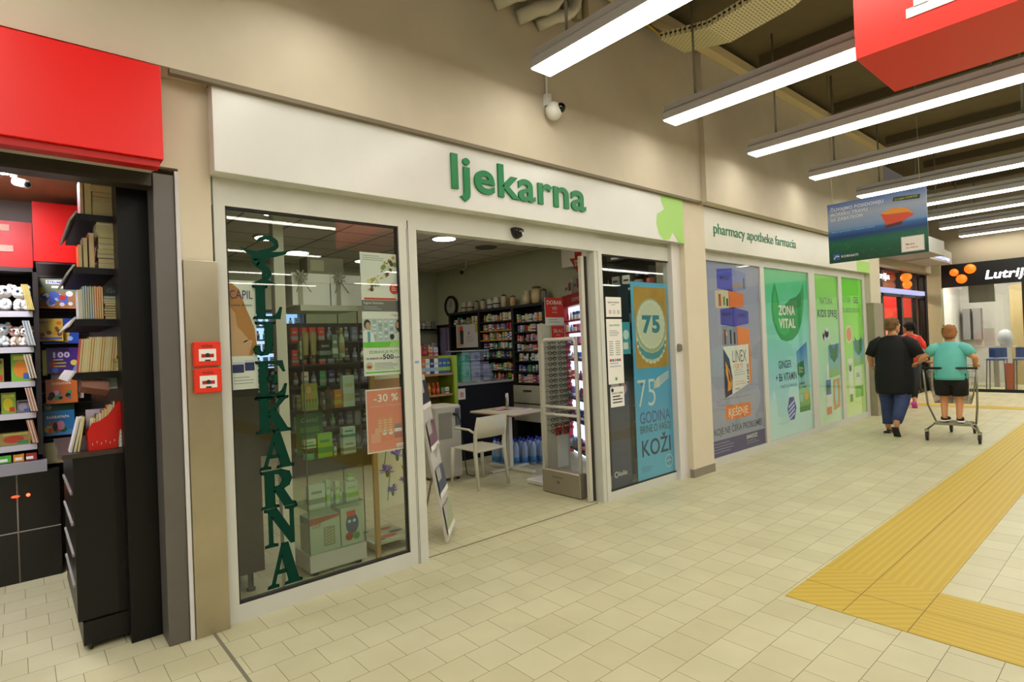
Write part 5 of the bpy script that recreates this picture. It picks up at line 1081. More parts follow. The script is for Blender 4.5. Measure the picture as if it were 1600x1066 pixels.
# plush toys
def plush(x, y, z, s, label, body='efeeec', eye='2c4a6a', ear=1, spots=None, loc=None):
    t = thing('plush_toy', label, 'plush toy', (x, y, z), group='plush toys on the bookshop shelves')
    a = mat(body, .9); M_ = Mx(x, y, z, rb.uniform(-.25, .2), s)
    m = MB(M_); m.sph((0, 0, .055), .05, a, sz=(1, .85, 1.1)); m.sph((0, -.005, .145), .055, a, sz=(1.05, .9, .9)); m.sph((-.03, -.045, .025), .022, a, sz=(1, 1.5, .9)); m.sph((.03, -.045, .025), .022, a, sz=(1, 1.5, .9)); m.sph((-.02, -.045, .07), .014, a, sz=(.9, 1, 2)); m.sph((.02, -.045, .07), .014, a, sz=(.9, 1, 2)); m.sph((0, -.05, .132), .02, mat('ffffff', .9))
    m.build('body', t)
    for sx in (-1, 1):
        e = MB(M_).sph((sx*.04, 0, .19), .018, a); e.build('ear', t)
        MB(M_).sph((sx*.023, -.045, .155), .012, mat(eye, .15)).sph((sx*.023, -.053, .155), .007, mat('0a0a0a', .1)).build('eye', t)
    m = MB(M_).sph((0, -.068, .14), .006, mat('202020', .3)); m.build('nose', t)
    if spots:
        m = MB(M_)
        for i in range(14):
            an = rb.uniform(PI, 2*PI); zz = rb.uniform(.11, .19); r_ = .052*math.sqrt(max(.1, 1-((zz-.145)/.055)**2)); m.sph((r_*1.03*math.cos(an), r_*.92*math.sin(an), zz), .011, mat(rb.choice(spots), .9), 8, 5)
        m.build('spots', t)
plush(-.06, 5.56, 1.952, 1.0, 'white plush seal-like toy with dark eyes, left on the upper plush shelf'); plush(.04, 5.54, 1.952, .95, 'white plush kitten with blue eyes, right on the upper plush shelf', eye='3c6a9a'); plush(-.2, 5.56, 1.952, 1.0, 'white plush toy cut by the picture edge on the upper plush shelf')
plush(-.075, 5.56, 1.692, .9, 'pale plush owl-like toy with blue eyes on the lower plush shelf', 'e0e8e8', '2fa0c0'); plush(.005, 5.55, 1.692, .78, 'spotted orange and white plush toy on the lower plush shelf', 'd8c8b8', '6a4a2a', 1, ('c8552c', '3a2a2a', 'b8406a')); plush(.065, 5.53, 1.692, .75, 'small white and brown plush husky at the right of the lower plush shelf', 'e4e0dc', '2a7aa0', 1, ('8a7a6a',))
# bright packs on lower toy shelves
for i, (x, z, w_, h_, c, c2, lb) in enumerate(((-.12, 1.442, .10, .17, '8f8f3a', 'd8c8b8', 'olive toy bag on the third toy shelf'), (.03, 1.442, .12, .20, '7ab23c', 'd8842c', 'green and orange toy bag on the third toy shelf'), (-.13, 1.212, .06, .14, 'c03a2c', 'e8d8c0', 'red tin on the fourth toy shelf'), (-.05, 1.212, .08, .15, '8fb040', 'd8cc2c', 'lime tin with yellow price tag on the fourth toy shelf'),
        (.03, 1.212, .07, .09, '7a7480', '9a94a0', 'grey tub on the fourth toy shelf'), (-.02, .982, .17, .09, 'b0a060', 'd0503c', 'flat colourful game box on the fifth toy shelf'))):
    q = Sheet((x-w_/2, 5.52, z)); q.base(w_, h_, mat(c, .35), .08); q.c(w_*.45, h_*.45, w_*.34, mat(c2, .4), 1, ry=h_*.3); q.r(w_*.1, h_*.78, w_*.9, h_*.92, mat('d8d060' if i % 2 else '2a2a30', .4), 2); q.r(w_*.55, h_*.08, w_*.92, h_*.3, mat(('c04030', '4060b0', '30a060')[i % 3], .4), 2); tag(q.build('toy_pack'), lb, 'toy')
for i, (x, c) in enumerate(((-.08, '4fae3c'), (-.0, 'd8902c'), (.06, 'a8382c'))): q = Sheet((x-.035, 5.46, .865)); q.base(.07, .05, mat(c, .4), .05); q.r(.01, .01, .05, .03, PAPER); tag(q.build('sweet_pack'), ('green', 'orange', 'dark red')[i]+' sweet pack in the clear tray above the black freezer', 'sweets')
# fans of booklets between toy shelving and picture books
for j, z in enumerate((1.96, 1.70, 1.46, 1.22, .99)):
    for i in range(5):
        c_ = [['c9b060', 'd8c23c'], ['e0dfe4', '2c7fb4'], ['e8ded0', '5a4632'], ['e8ded0', 'b03028'], ['b03028', 'e8ded0']][j][i % 2]
        book(.10, .006, .19-.01*j*.5, c_, (.075+.008*i, 5.43, z), '%s thin booklet in the %s leaning bundle beside the picture books, %s from the left' % (CN[c_], ORD[j], ORD[i]), 'thin booklets in leaning bundles', lean=-.18, nm='booklet')
t = thing('slatwall', 'dark slatwall panel holding the picture books', 'display panel', (.33, 5.88, 0))
MB().box(.135, 5.86, 0, .60, 5.90, 2.36, mat('28221f', .5)).build('board', t)
m = MB()
for k in range(16): m.box(.135, 5.855, .86+.093*k, .60, 5.862, .868+.093*k, mat('6a625c', .4, .3))
m.build('slots', t)
def picbook(x0, z0, w_, h_, bg, fn, lb, d=5.66, tk=.012):
    q = Sheet((x0, d, z0), U=(1, 0, 0), Vv=(0, .12, .99)); q.base(w_, h_, mat(bg, .3), tk); fn(q, w_, h_); return tag(q.build('picture_book'), lb, 'book')
def blobs(q, w_, h_, cs, n=16, y0=.05, y1=.6, r=.018, seed=1):
    r_ = random.Random(seed)
    for i in range(n): q.c(w_*r_.uniform(.1, .9), h_*r_.uniform(y0, y1), r*r_.uniform(.6, 1.3), mat(r_.choice(cs), .4), 2+i*.1, n=10)
def b1(q, w_, h_):
    q.r(0, h_*.05, w_, h_*.55, mat('a8784c', .4)); q.r(0, 0, w_, h_*.1, mat('d88040', .4)); q.r(0, h_*.55, w_, h_, mat('7a8a6a', .4)); q.r(0, h_*.3, w_*.12, h_*.7, mat('e0d040', .4), 1.5); q.r(w_*.18, h_*.82, w_*.88, h_*.95, PAPER, 2); q.t('ŠTRUMPFOVI', w_*.22, h_*.845, h_*.075, mat('3040b0', .4), 3, w=w_*.62, bold=.03); q.r(w_*.32, h_*.68, w_*.75, h_*.76, PAPER, 2); blobs(q, w_, h_, ['6a8ae0', 'f0f0f4', '4a6ad0', 'e8e8f0', '5070d8'], 24, .12, .5, .022, 3); q.c(w_*.6, h_*.35, .02, mat('d03030', .4), 6)
def b2(q, w_, h_): q.t('101', w_*.08, h_*.78, h_*.12, mat('3a6ac0', .4), 2, w=w_*.3, bold=.03); q.c(w_*.84, h_*.8, .015, mat('e07030', .4)); q.c(w_*.15, h_*.25, .015, mat('e07030', .4)); blobs(q, w_, h_, ['d8a030', 'f0e0a0', '805020', 'e8c060'], 14, .3, .65, .016, 4); q.r(w_*.05, h_*.08, w_*.95, h_*.17, mat('5a6ad0', .4), 4)
def b3(q, w_, h_): q.p([(w_*.3, h_*.1), (w_*.7, h_*.05), (w_*.75, h_*.5), (w_*.95, h_*.45), (w_*.95, h_*.55), (w_*.6, h_*.7), (w_*.35, h_*.6)], mat('e8c020', .4)); q.c(w_*.75, h_*.2, .018, mat('b0c8e8', .4), 2)
def b4(q, w_, h_): q.t('100', w_*.2, h_*.62, h_*.22, mat('d8c8e8', .4), 2, w=w_*.5, bold=.05); q.lines(w_*.2, h_*.5, w_*.4, 3, h_*.13, h_*.05, mat('d8c860', .4)); q.c(w_*.2, h_*.35, .022, mat('c04030', .4), 2); q.c(w_*.25, h_*.12, .02, mat('4a70d0', .4), 2); q.c(w_*.82, h_*.4, .022, mat('e8d060', .4), 2); q.p([(w_*.72, 0), (w_*.98, 0), (w_*.88, h_*.35)], mat('60a0e0', .4), 3)
def b5(q, w_, h_): q.t('BARBAPAPA', w_*.2, h_*.78, h_*.1, mat('f4e0c8', .4), 2, w=w_*.6, bold=.03); blobs(q, w_, h_, ['d0402c', '3a80c0', '40a060', 'e8a0c0', 'e8d040', '202020'], 9, .2, .5, .018, 6); q.c(w_*.18, h_*.35, .02, mat('181818', .4), 4, ry=.026)
def b6(q, w_, h_): q.r(0, 0, w_, h_*.2, mat('4a90d0', .4)); q.t('BARBAPAPA', w_*.12, h_*.7, h_*.11, PAPER, 2, w=w_*.72, bold=.03); blobs(q, w_, h_, ['d84030', 'e8c030', '30a050', '206040', 'e07030'], 9, .2, .5, .02, 8); q.c(w_*.55, h_*.4, .025, mat('e890b0', .4), 4, ry=.035); q.c(w_*.38, h_*.35, .015, mat('181818', .4), 5, ry=.035)
picbook(.145, 1.99, .235, .235, '8a6a5a', b1, 'square comic album with small blue figures, topmost picture book')
picbook(.13, 1.735, .15, .175, 'd8b840', b2, 'yellow picture book left on the second row', 5.62); picbook(.155, 1.715, .225, .20, '2a50b0', b3, 'blue picture book with a yellow shape behind the yellow one', 5.67)
picbook(.175, 1.485, .205, .20, '4a2a80', b4, 'purple picture book with a large 100 on the third row'); picbook(.15, 1.47, .03, .2, 'd8e020', lambda q, a, b: None, 'thin bright yellow book behind the purple one', 5.68)
picbook(.165, 1.25, .195, .19, 'e07838', b5, 'orange picture book with dark and coloured round figures'); picbook(.20, 1.28, .2, .21, 'c8b8b8', lambda q, a, b: blobs(q, a, b, ['a86a5a', '5a6aa0', 'd8c8c0'], 14, .1, .9, .02, 9), 'pale round-cornered picture book behind the orange one', 5.70)
picbook(.14, 1.005, .195, .19, '2a80c0', b6, 'blue picture book with a pink round figure'); picbook(.15, 1.03, .19, .23, '205a40', lambda q, a, b: q.c(.03, b*.85, .02, mat('90b0a0', .4)), 'dark green picture book behind the blue one', 5.70)
picbook(.13, .80, .165, .16, 'c9bf90', lambda q, a, b: (q.c(a*.7, b*.3, .03, mat('b08a6a', .4)), q.c(a*.65, b*.5, .02, mat('60a0b0', .4), 2), q.r(0, 0, a*.05, b, mat('6a4a9a', .4))), 'cream picture book with a small child lowest on the slatwall', 5.60)
for z in (1.99, 1.72, 1.485, 1.25, 1.0): pass
# freezer block below
t = thing('drinks_cooler', 'black low cooler with clear tray along the back of the bookshop', 'cooler', (-.6, 5.6, 0))
MB().box(-1.6, 5.45, 0, .22, 5.84, .78, mat('0a0909', .3)).build('body', t); MB().box(-1.6, 5.40, .78, .15, 5.84, .86, mat('9a98a4', .2, spec=.7)).build('tray', t)
for (a, b) in (((-.02, 5.447, 0), (-.02, 5.447, .78)),): MB().cyl(a, b, .005, mat('8a8274', .5)).build('cord', t)
MB().box(-1.6, 5.443, .36, .22, 5.449, .367, mat('a09a90', .4)).build('seam', t)
m = MB().sph((.04, 5.44, .62), .012, mat('ff5a30', .4, 0, 2)).sph((-.03, 5.44, .62), .012, mat('ff3a20', .4, 0, 2), sz=(2, 1, .7)); m.build('indicator', t)
# red upper panels
t = thing('red_wall_panel', 'large plain red panel above the slatwall in the bookshop', 'panel', (.33, 5.8, 2.32)); MB().box(.12, 5.62, 2.345, .575, 5.66, 2.80, mat('e8120c', .4)).build('face', t)
t = thing('red_wall_panel', 'red panel with pale sheets above the plush toys', 'panel', (-.7, 5.9, 2.27)); MB().box(-1.6, 5.86, 2.275, .12, 5.9, 2.68, mat('e8120c', .4)).build('face', t)
for z in (2.60, 2.44): MB().box(-.3, 5.85, z, -.015+(.02 if z < 2.5 else 0), 5.858, z+.05, mat('f0b8a0', .5)).build('paper_strip', t)
t = thing('bookshop_camera', 'white bullet camera under the bookshop ceiling', 'camera', (.05, 5.0, 2.8)); MB().cyl((.02, 5.0, 2.86), (.02, 5.0, 2.81), .02, WHITE).tube([(.02, 5.0, 2.81), (.05, 4.98, 2.78)], .012, WHITE).build('bracket', t); MB().cyl((.03, 5.03, 2.79), (.085, 4.93, 2.755), .028, WHITE, 12).build('housing', t); MB().cyl((.084, 4.932, 2.756), (.088, 4.925, 2.753), .018, BLACK, 12).build('lens', t)
for i, (x, y) in enumerate(((-.12, 4.9), (-1.4, 4.3))):
    t = thing('panel_light', ('bright square ceiling light at the upper left corner inside the bookshop', 'bright ceiling light further left inside the bookshop')[i], 'ceiling light', (x, y, 2.83)); MB().box(x-.28, y-.1, 2.835, x+.12, y+.15, 2.858, PAPER).build('frame', t); MB().box(x-.27, y-.09, 2.83, x+.11, y+.14, 2.836, mat('fbf6ff', .5, 0, 60)).build('diffuser', t)
tag(MB().box(.30, 4.05, 2.28, .34, 4.08, 2.75, mat('8d8468', .5)).build('paper_roll'), 'narrow grey upright panel above the standing books on the highest shelf', 'panel') if False else None
q = Sheet((.40, 5.0, 2.42)); q.base(.16, .22, mat('f04a28', .5), .01); tag(q.build('red_card'), 'orange red card hanging behind the highest book stack', 'card')
# ================================================================ corridor ceiling things
DIFF = mat('fefaee', .4, 0, LAMP, key='lamp_diffuser'); HOUSE = mat('d6d4da', .45)
def lamp_run(x, y0, y1, z, label, first=False, rod=True):
    t = thing('linear_ceiling_lamp', label, 'ceiling lamp', (x, (y0+y1)/2, z))
    w_ = .105
    MB().prism([(-w_, 0), (-w_, .07), (-.07, .10), (-.07, .15), (.07, .15), (.07, .10), (w_, .07), (w_, 0)], y0-y1, HOUSE, O=(x, y0, z+.012)).build('housing', t)
    MB().box(x-w_+.005, y1+.012, z, x+w_-.005, y0-.012, z+.03, DIFF).build('diffuser', t)
    k = y0-.30; 
    for i in range(3):
        if k < y1: break
        MB().cyl((x, k, z+.15), (x, k, 5.0), .012 if rod else .005, mat('8f8a82', .4, .5), 6).box(x-.02, k-.07, z+.15, x+.02, k+.05, z+.18, HOUSE).build('hanger', t); k -= 1.9
    return t
XS = [3.16, 4.92, 6.62, 8.36, 10.18, 11.9, 13.5, 15.14, 16.9]
nm = ['nearest and highest in the picture', 'second from the camera, passing behind the red hanging sign', 'third from the camera, ending right of the domed camera', 'fourth from the camera', 'fifth from the camera, just above the blue banner', 'sixth from the camera, starting behind the blue banner', 'seventh from the camera, starting behind the blue banner', 'eighth from the camera', 'farthest of the row, near the back wall']
for i, (x, n_) in enumerate(zip(XS, nm)):
    lamp_run(x, 3.17 if i != 5 else 3.1, -1.4, 3.68, 'long bright linear ceiling lamp, '+n_, rod=True)
for i, x in enumerate((1.4, -.36, -2.1, -3.9)):
    lamp_run(x, 3.17, -1.4, 3.68, 'linear ceiling lamp behind the viewpoint, %s to the left of the nearest visible one' % ORD[i])
def lamp_x(x0, x1, y, z, label):
    t = thing('linear_ceiling_lamp', label, 'ceiling lamp', ((x0+x1)/2, y, z)); MB().box(x0, y-.09, z+.02, x1, y+.09, z+.12, HOUSE).build('housing', t); MB().box(x0+.01, y-.085, z, x1-.01, y+.085, z+.025, DIFF).build('diffuser', t)
for i, (y, x1) in enumerate(((-4.4, 5.5), (-8.0, 6.4), (-11.9, 7.0), (-14.8, 9))): lamp_x(-7, x1, y, 4.2, 'long linear lamp over the hall behind, %s row, seen mirrored in the shop windows' % ORD[i])
for i, (y, a, b) in enumerate(((-2.6, 8.5, 22), (-6.2, 9, 22), (-10, 9.5, 22), (-13.4, 10, 22))): lamp_x(a, b, y, 4.2, 'long linear lamp over the far part of the hall behind, %s row' % ORD[i])  # extra rows added to throw more light on the shop front
# roof beams
for i in range(9): struct(MB().box(2.2+2.4*i, -16, 4.86, 2.32+2.4*i, 3.2, 5.0, mat('5c5038', .8)), 'trim_%d' % (20+i))
# trunking and pipes along the wall-ceiling junction
tag(MB().box(4.05, 3.28, 4.80, 12.3, UP-.065, 4.90, mat('e2cd9c', .6)).build('cable_trunking'), 'pale beige cable trunking running along the top of the wall', 'trunking')
t = thing('cable_tray', 'perforated cream cable tray with coloured cables crossing under the ceiling', 'cable tray', (5.2, 2.6, 4.5))
def tray_material():
    m = bpy.data.materials.new('perforated_tray'); m.use_nodes = True; nt = m.node_tree; N = nt.nodes; b = N['Principled BSDF']; tc = N.new('ShaderNodeTexCoord'); br = N.new('ShaderNodeTexBrick'); br.inputs['Scale'].default_value = 1; br.inputs['Brick Width'].default_value = .05; br.inputs['Row Height'].default_value = .028; br.inputs['Mortar Size'].default_value = .007; br.offset = .5
    mp = N.new('ShaderNodeMapping'); mp.inputs['Rotation'].default_value = (0, 0, 0); nt.links.new(tc.outputs['Object'], mp.inputs[0]); nt.links.new(mp.outputs[0], br.inputs['Vector'])
    br.inputs['Color1'].default_value = (*lin('b5a874'), 1); br.inputs['Color2'].default_value = (*lin('b5a874'), 1); br.inputs['Mortar'].default_value = (*lin('f2e8bc'), 1); nt.links.new(br.outputs['Color'], b.inputs['Base Color']); return m
TM = tray_material(); TS = mat('cfc3a8', .5)
prof = [(3.27, 4.58), (2.75, 4.47), (2.15, 4.53), (1.2, 4.88)]
def trayseg(x0, x1):
    m = MB(); V = []; F = []
    for (y, z) in prof: V += [(x0, y, z+.07), (x0, y, z), (x1, y, z), (x1, y, z+.07)]
    for k in range(len(prof)-1):
        for i in range(3): a = 4*k+i; F.append((a, a+1, a+5, a+4))
    m.add(V, F, TM); return m
m = trayseg(4.98, 5.42)
for k in range(len(prof)-1):
    (y0, z0), (y1, z1) = prof[k], prof[k+1]; n = int(math.hypot(y1-y0, z1-z0)/.05)
    for i in range(n):
        f_ = (i+.5)/n; y = y0+(y1-y0)*f_; z = z0+(z1-z0)*f_; m.box(4.974, y-.013, z+.03, 4.979, y+.013, z+.048, DARK)
pass
m.build('channel', t)
for i, c in enumerate(('d8b820', 'c8502c', '1c1c1c', '7a7a80')):
    m = MB().tube([(4.75+.05*i, 3.40, 4.82), (5.05+.06*i, 3.3, 4.66-.01*i), (5.08+.07*i, 2.75, 4.53), (5.08+.07*i, 2.15, 4.59+.012*i), (5.1+.07*i, 1.25, 4.92)], .012, mat(c, .5), 6); m.build('cable', t)
tag(MB().box(2.9, 3.30, 4.90, 3.0, 3.31, 4.91, TS).build('trunking_end'), 'small end cap of the beige cable trunking', 'trunking') if False else None
# grey pipe elbows at the top
for i, (x, z, r) in enumerate(((2.97, 4.27, .095), (3.22, 4.24, .095), (3.44, 4.25, .08))):
    m = MB(); a = mat('d0cab8', .35); rad = .16
    pts = [(x+.28, 3.25, 5.0), (x+.28, 3.25, z+rad+.1)]+[(x+.28-rad*(1-math.cos(k*PI/8)), 3.25+rad*.6*(1-math.cos(k*PI/8)), z+rad+.1-rad*math.sin(k*PI/8)) for k in range(1, 5)]+[(x-.02, 3.44, z+.02)]
    m.tube(pts, r*.62, a, 14); tag(m.build('pipe_elbow'), ('left', 'middle', 'right')[i]+' of three bent grey plastic pipes entering the wall at the top', 'pipe')
for i, (x, r) in enumerate(((3.70, .03), (3.86, .045), (3.98, .03))): tag(MB().cyl((x, 3.38, 4.45), (x, 3.38, 5.0), r, mat('8f8264', .5), 10).build('vertical_pipe'), ('thin', 'thick', 'thin right-hand')[i]+' vertical pipe beside the bent pipes', 'pipe')
# dome camera
t = thing('dome_camera', 'white dome security camera on the wall above the pharmacy sign', 'camera', (3.53, 3.38, 3.5))
MB().cyl((3.50, 3.44, 3.62), (3.50, 3.44, 4.12), .010, WHITE).box(3.475, 3.41, 3.60, 3.525, 3.46, 3.70, WHITE).build('bracket', t)
MB().sph((3.52, 3.385, 3.545), .078, mat('dedad2', .35), 18, 12, sz=(.95, .9, 1)).build('housing', t); MB().sph((3.555, 3.335, 3.565), .043, mat('0a0a0a', .08), 14, 10).build('lens_dome', t)
# hanging red sign box
t = thing('hanging_sign', 'large red hanging box sign with white lettering between the ceiling lamps', 'sign', (3.98, .15, 3.1))
MB().box(3.636, -.80, 3.10, 4.34, 1.114, 4.15, mat('f02a1a', .4)).build('box', t)
for x in (3.75, 4.2):
    for y in (.9, -.6): MB().cyl((x, y, 4.15), (x, y, 5), .01, STEEL, 6).build('rod', t)
m = MB(); m.box(3.63, .60, 3.215, 3.636, .865, 3.265, PAPER); m.box(3.63, .765, 3.26, 3.636, .83, 3.95, PAPER); m.box(3.63, .60, 3.26, 3.636, .70, 3.95, PAPER); m.box(3.63, .60, 3.93, 3.636, .865, 3.98, PAPER)
m.text('ONZUM', (3.636, .50, 3.215), (0, -1, 0), (0, 0, 1), .76, PAPER, w=1.15, bold=.03, depth=.006) if False else None
m.build('lettering', t)
# blue banner
BX = 8.3
t = thing('hanging_banner', 'blue and green banner with a red boat hanging over the corridor', 'banner', (BX, 2.4, 2.5))
u = (0, -1, 0); W_, Hh = 1.11, .79
q = Sheet((BX, 2.965, 2.478), U=u); q.base(W_, Hh, grad([(0, '0f4632'), (.30, '12684a'), (.40, '0a3a78'), (.48, '2a6ab4'), (.52, '7a9ac8'), (.75, 'a8b4cc'), (1, '3a6ac0')], 2, 0, Hh, wob=.0), .01)
rq = random.Random(9)
for i in range(150):
    a = rq.uniform(.02, 1.08); b = rq.uniform(.03, .27); an = rq.uniform(.2, 2.9); L = rq.uniform(.02, .05)
    q.p([(a, b), (a+.006, b), (a+L*math.cos(an), b+L*math.sin(an))], mat(rq.choice(['1f8a52', '2aa060', '0a4a34', '0d6640', '083828']), .5), 1+.02*i)
q.p([(.62, .55), (.68, .40), (.86, .42), (.98, .48), (.9, .58)], mat('e2522c', .4), 5); q.p([(.62, .55), (.70, .53), (.92, .52), (.98, .48), (.9, .58), (.74, .60)], mat('f0a030', .4), 6); q.p([(.68, .40), (.66, .36), (.84, .38), (.86, .42)], mat('5a1c18', .4), 5)
WHT = mat('dfe4f0', .5); q.t('ČUVAJMO POSIDONIJU', .04, .69, .042, WHT, 6, w=.62, bold=.03); q.t('MORSKU TRAVU', .04, .625, .042, WHT, 6, w=.44, bold=.03); q.t('SA ZABATKOM', .04, .56, .042, WHT, 6, w=.38, bold=.03)
q.p([(.76, .68), (1.04, .66), (1.05, .71), (.77, .73)], mat('1f2c1c', .4), 6); q.t('ČUVAJMO PODMORJE', .78, .685, .022, mat('b8d030', .5), 7, w=.24)
q.t('Park prirode i zaštita mora', .05, .40, .018, mat('a8c4e8', .5), 6, w=.5, bold=0); q.r(.83, .03, 1.07, .22, mat('d8d0cc', .5), 6); q.r(.84, .04, 1.06, .21, PAPER, 7); q.t('Molim', .88, .11, .025, mat('c04030', .5), 8, w=.09); q.t('za more', .88, .07, .025, mat('c04030', .5), 8, w=.12)
q.r(.05, .04, .13, .12, mat('3a62b4', .4), 8); q.p([(.055, .06), (.09, .1), (.125, .09), (.125, .075), (.09, .085), (.06, .05)], WHT, 9); q.t('KORNATI', .15, .065, .03, WHT, 8, w=.2, bold=.03); q.build('banner_sheet', t)
for y in (2.9, 1.92): MB().cyl((BX+.005, y, 3.268), (BX+.005, y, 5), .003, STEEL, 5).build('wire', t)
# ================================================================ far end of the corridor
BLF = mat('161412', .35); REDI = mat('e01808', .5)
# side entrance: black framed glazing of the red shop, plane y=4
t = thing('glazed_shopfront', 'black framed glazed front of a red shop beyond the far corner', 'shop front', (14.7, 4.0, 0))
m = MB(); 
for x in (12.5, 13.15, 14.0, 15.35, 16.5, 17.2): m.box(x-.06, 3.98, 0, x+.06, 4.08, 2.9, BLF)
m.box(12.4, 3.98, 2.84, 17.2, 4.08, 2.9, BLF).box(12.4, 3.98, 2.3, 17.2, 4.08, 2.42, mat('4a4440', .4)).box(12.4, 3.98, 0, 17.2, 4.08, .08, BLF); m.build('frame', t)
MB().box(12.4, 4.02, .08, 17.2, 4.03, 2.84, glass('f4f4f0', 1.22, 0, 'thin_glass')).build('glazing', t)
m = MB().box(13.2, 3.9, 2.36, 16.9, 3.98, 2.46, mat('9fa6d8', .4, 0, .5)); m.build('door_track', t)
struct(MB().box(12.3, 3.8, 2.9, 17.3, 4.1, 3.2, mat('b8ac92', .7)), 'wall_far_header')
struct(MB().box(12.3, 4.1, 2.9, 17.3, 5.7, 3.0, mat('8a5a48', .8)), 'ceiling_red_shop')
struct(MB().box(17.1, 4.1, 0, 17.28, 5.6, 2.9, mat('38322e', .6)), 'wall_red_shop_end')
tag(MB().box(17.07, 4.1, 1.85, 17.1, 5.6, 2.6, REDI).build('red_wall_panel'), 'plain red panel on the end wall inside the side shop', 'panel')
q = Sheet((17.06, 5.5, 1.28), U=(0, -1, 0)); q.base(1.3, .42, mat('c8b8a8', .5)); [ (q.r(.04+.21*i, .05, .21+.21*i, .37, mat(('d84a30', 'c83020', 'e8e0d8')[i % 3], .5)), q.r(.07+.21*i, .12, .18+.21*i, .24, PAPER, 2)) for i in range(6)]; tag(q.build('ticket_display'), 'row of red ticket sheets under the red panel in the side shop', 'display')
struct(MB().box(12.3, 5.6, 0, 17.3, 5.7, 3, mat('b01408', .6)), 'wall_red_shop')
tag(MB().box(12.9, 5.45, .2, 13.8, 5.58, 1.0, mat('3a3634', .5)).box(12.9, 5.4, 1.0, 13.8, 5.58, 1.05, mat('8a8078', .5)).build('sales_counter'), 'dark counter inside the red shop', 'counter')
q = Sheet((14.3, 5.55, 1.5)); q.base(1.2, .5, mat('c8b8a8', .5)); 
for i in range(4): q.r(.05+.28*i, .06, .28+.28*i, .44, mat(('d84a30', 'c83020', 'e0d8d0', 'd06040')[i], .5)); q.r(.09+.28*i, .15, .24+.28*i, .3, PAPER, 2)
tag(q.build('ticket_display'), 'row of red and white ticket sheets in the red shop window', 'display')
tag(MB().box(13.3, 4.9, 2.84, 16.9, 5.2, 2.9, mat('fff0e0', .5, 0, 14)).build('fill_strip'), 'white strip light inside the red shop', 'ceiling lamp')  # emitter added to lift the dim red interior
# glowing balls stand in for the lottery emblem's reflection in the glazed front
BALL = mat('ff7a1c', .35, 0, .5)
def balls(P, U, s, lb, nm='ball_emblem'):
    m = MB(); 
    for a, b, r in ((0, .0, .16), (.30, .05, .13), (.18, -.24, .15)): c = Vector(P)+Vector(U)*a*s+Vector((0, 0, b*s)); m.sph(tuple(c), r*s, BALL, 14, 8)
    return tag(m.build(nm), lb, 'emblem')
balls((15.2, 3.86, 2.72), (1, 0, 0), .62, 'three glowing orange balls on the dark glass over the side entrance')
m = MB(); m.text('lutrija', (13.35, 3.97, 2.66), (1, 0, 0), (0, 0, 1), .13, mat('ffffff', .4, 0, 1.5), w=1.1, bold=.0, slant=.2, depth=.01); tag(m.build('glowing_lettering'), 'small glowing white lettering left of the orange balls above the side entrance', 'lettering')
# Lutrija shop on the end wall
t = thing('lottery_shop_sign', 'black fascia with glowing white Lutrija lettering and orange balls', 'sign', (17.25, 1.0, 2.6))
MB().box(17.2, -4, 2.53, 17.3, 3.85, 3.08, mat('0c0b0c', .3)).build('fascia', t)
m = MB(); m.text('Lutrija', (17.2, 2.78, 2.66), (0, -1, 0), (0, 0, 1), .20, mat('ffffff', .4, 0, 2), w=.80, bold=.02, slant=.2, depth=.02); m.build('lettering', t)
m = MB()
for y, z, r in ((3.05, 2.93, .115), (3.36, 2.88, .09), (3.22, 2.71, .11)): m.sph((17.17, y, z), r, BALL, 14, 8)
m.build('ball_emblem', t)
t = thing('lottery_shopfront', 'glass front of the white lottery shop with black frame at the end of the corridor', 'shop front', (17.3, 1.2, 0))
m = MB(); m.box(17.2, 2.28, 0, 17.3, 2.36, 2.53, BLF) if False else None
m.box(17.2, -4, 0, 17.3, 3.8, .07, BLF)
for y in (3.75, 2.08, .2, -1.8): m.box(17.2, y, .07, 17.3, y+.07, 2.53, BLF)
m.build('frame', t); MB().box(17.24, -4, .07, 17.25, 3.75, 2.53, glass()).build('glazing', t)
LW = mat('e6e0d8', .6)
struct(MB().box(20.2, -4, 0, 20.3, 5.3, 3.0, LW), 'wall_lottery_back'); struct(MB().box(17.3, 3.85, 0, 20.3, 3.95, 3.0, LW), 'wall_lottery_side'); struct(MB().box(17.3, -4, 2.75, 20.3, 3.95, 2.85, LW), 'ceiling_lottery')
for i, y in enumerate((2.9, 1.2)): tag(MB().box(18.5, y-.5, 2.70, 18.7, y+.5, 2.75, mat('fff8f0', .5, 0, 28)).build('ceiling_panel_light'), ('left', 'right')[i]+' bright ceiling panel inside the lottery shop', 'ceiling light')
tag(MB().box(19.6, 2.05, 0, 19.75, 2.7, 2.6, mat('b8a070', .5)).build('timber_cladding'), 'light wooden wall panel inside the lottery shop', 'panel')
tag(MB().box(18.03, 2.98, 2.6, 18.07, 3.02, 2.75, GREY).box(18.0, 2.75, 2.15, 18.1, 3.25, 2.6, mat('8a8680', .4)).build('hanging_screen'), 'grey screen hung under the lottery shop ceiling', 'screen')
for i, y in enumerate((3.68, 3.45)): tag(MB().box(19.9, y-.09, 1.2, 20.18, y+.07, 2.05, mat('9a9494', .5)).build('notice_board'), ('left', 'right')[i]+' grey notice board on the white lottery shop wall', 'board')
tag(MB().box(18.6, 2.5, 1.0, 19.0, 3.3, 1.04, mat('d8d0c4', .5)).box(18.75, 2.85, 0, 18.85, 2.95, 1.0, mat('b8b0a8', .5)).build('shop_counter'), 'pale narrow counter inside the lottery shop', 'counter')
tag(MB().box(18.7, 2.9, 1.04, 18.8, 3.1, 1.5, mat('c8c4c0', .5)).lathe(18.8, 2.7, [(.1, 1.04), (.16, 1.2), (.12, 1.4), (.03, 1.45)], mat('c4c4c8', .4), 10).build('counter_display'), 'grey display and bag standing on the lottery counter', 'display')
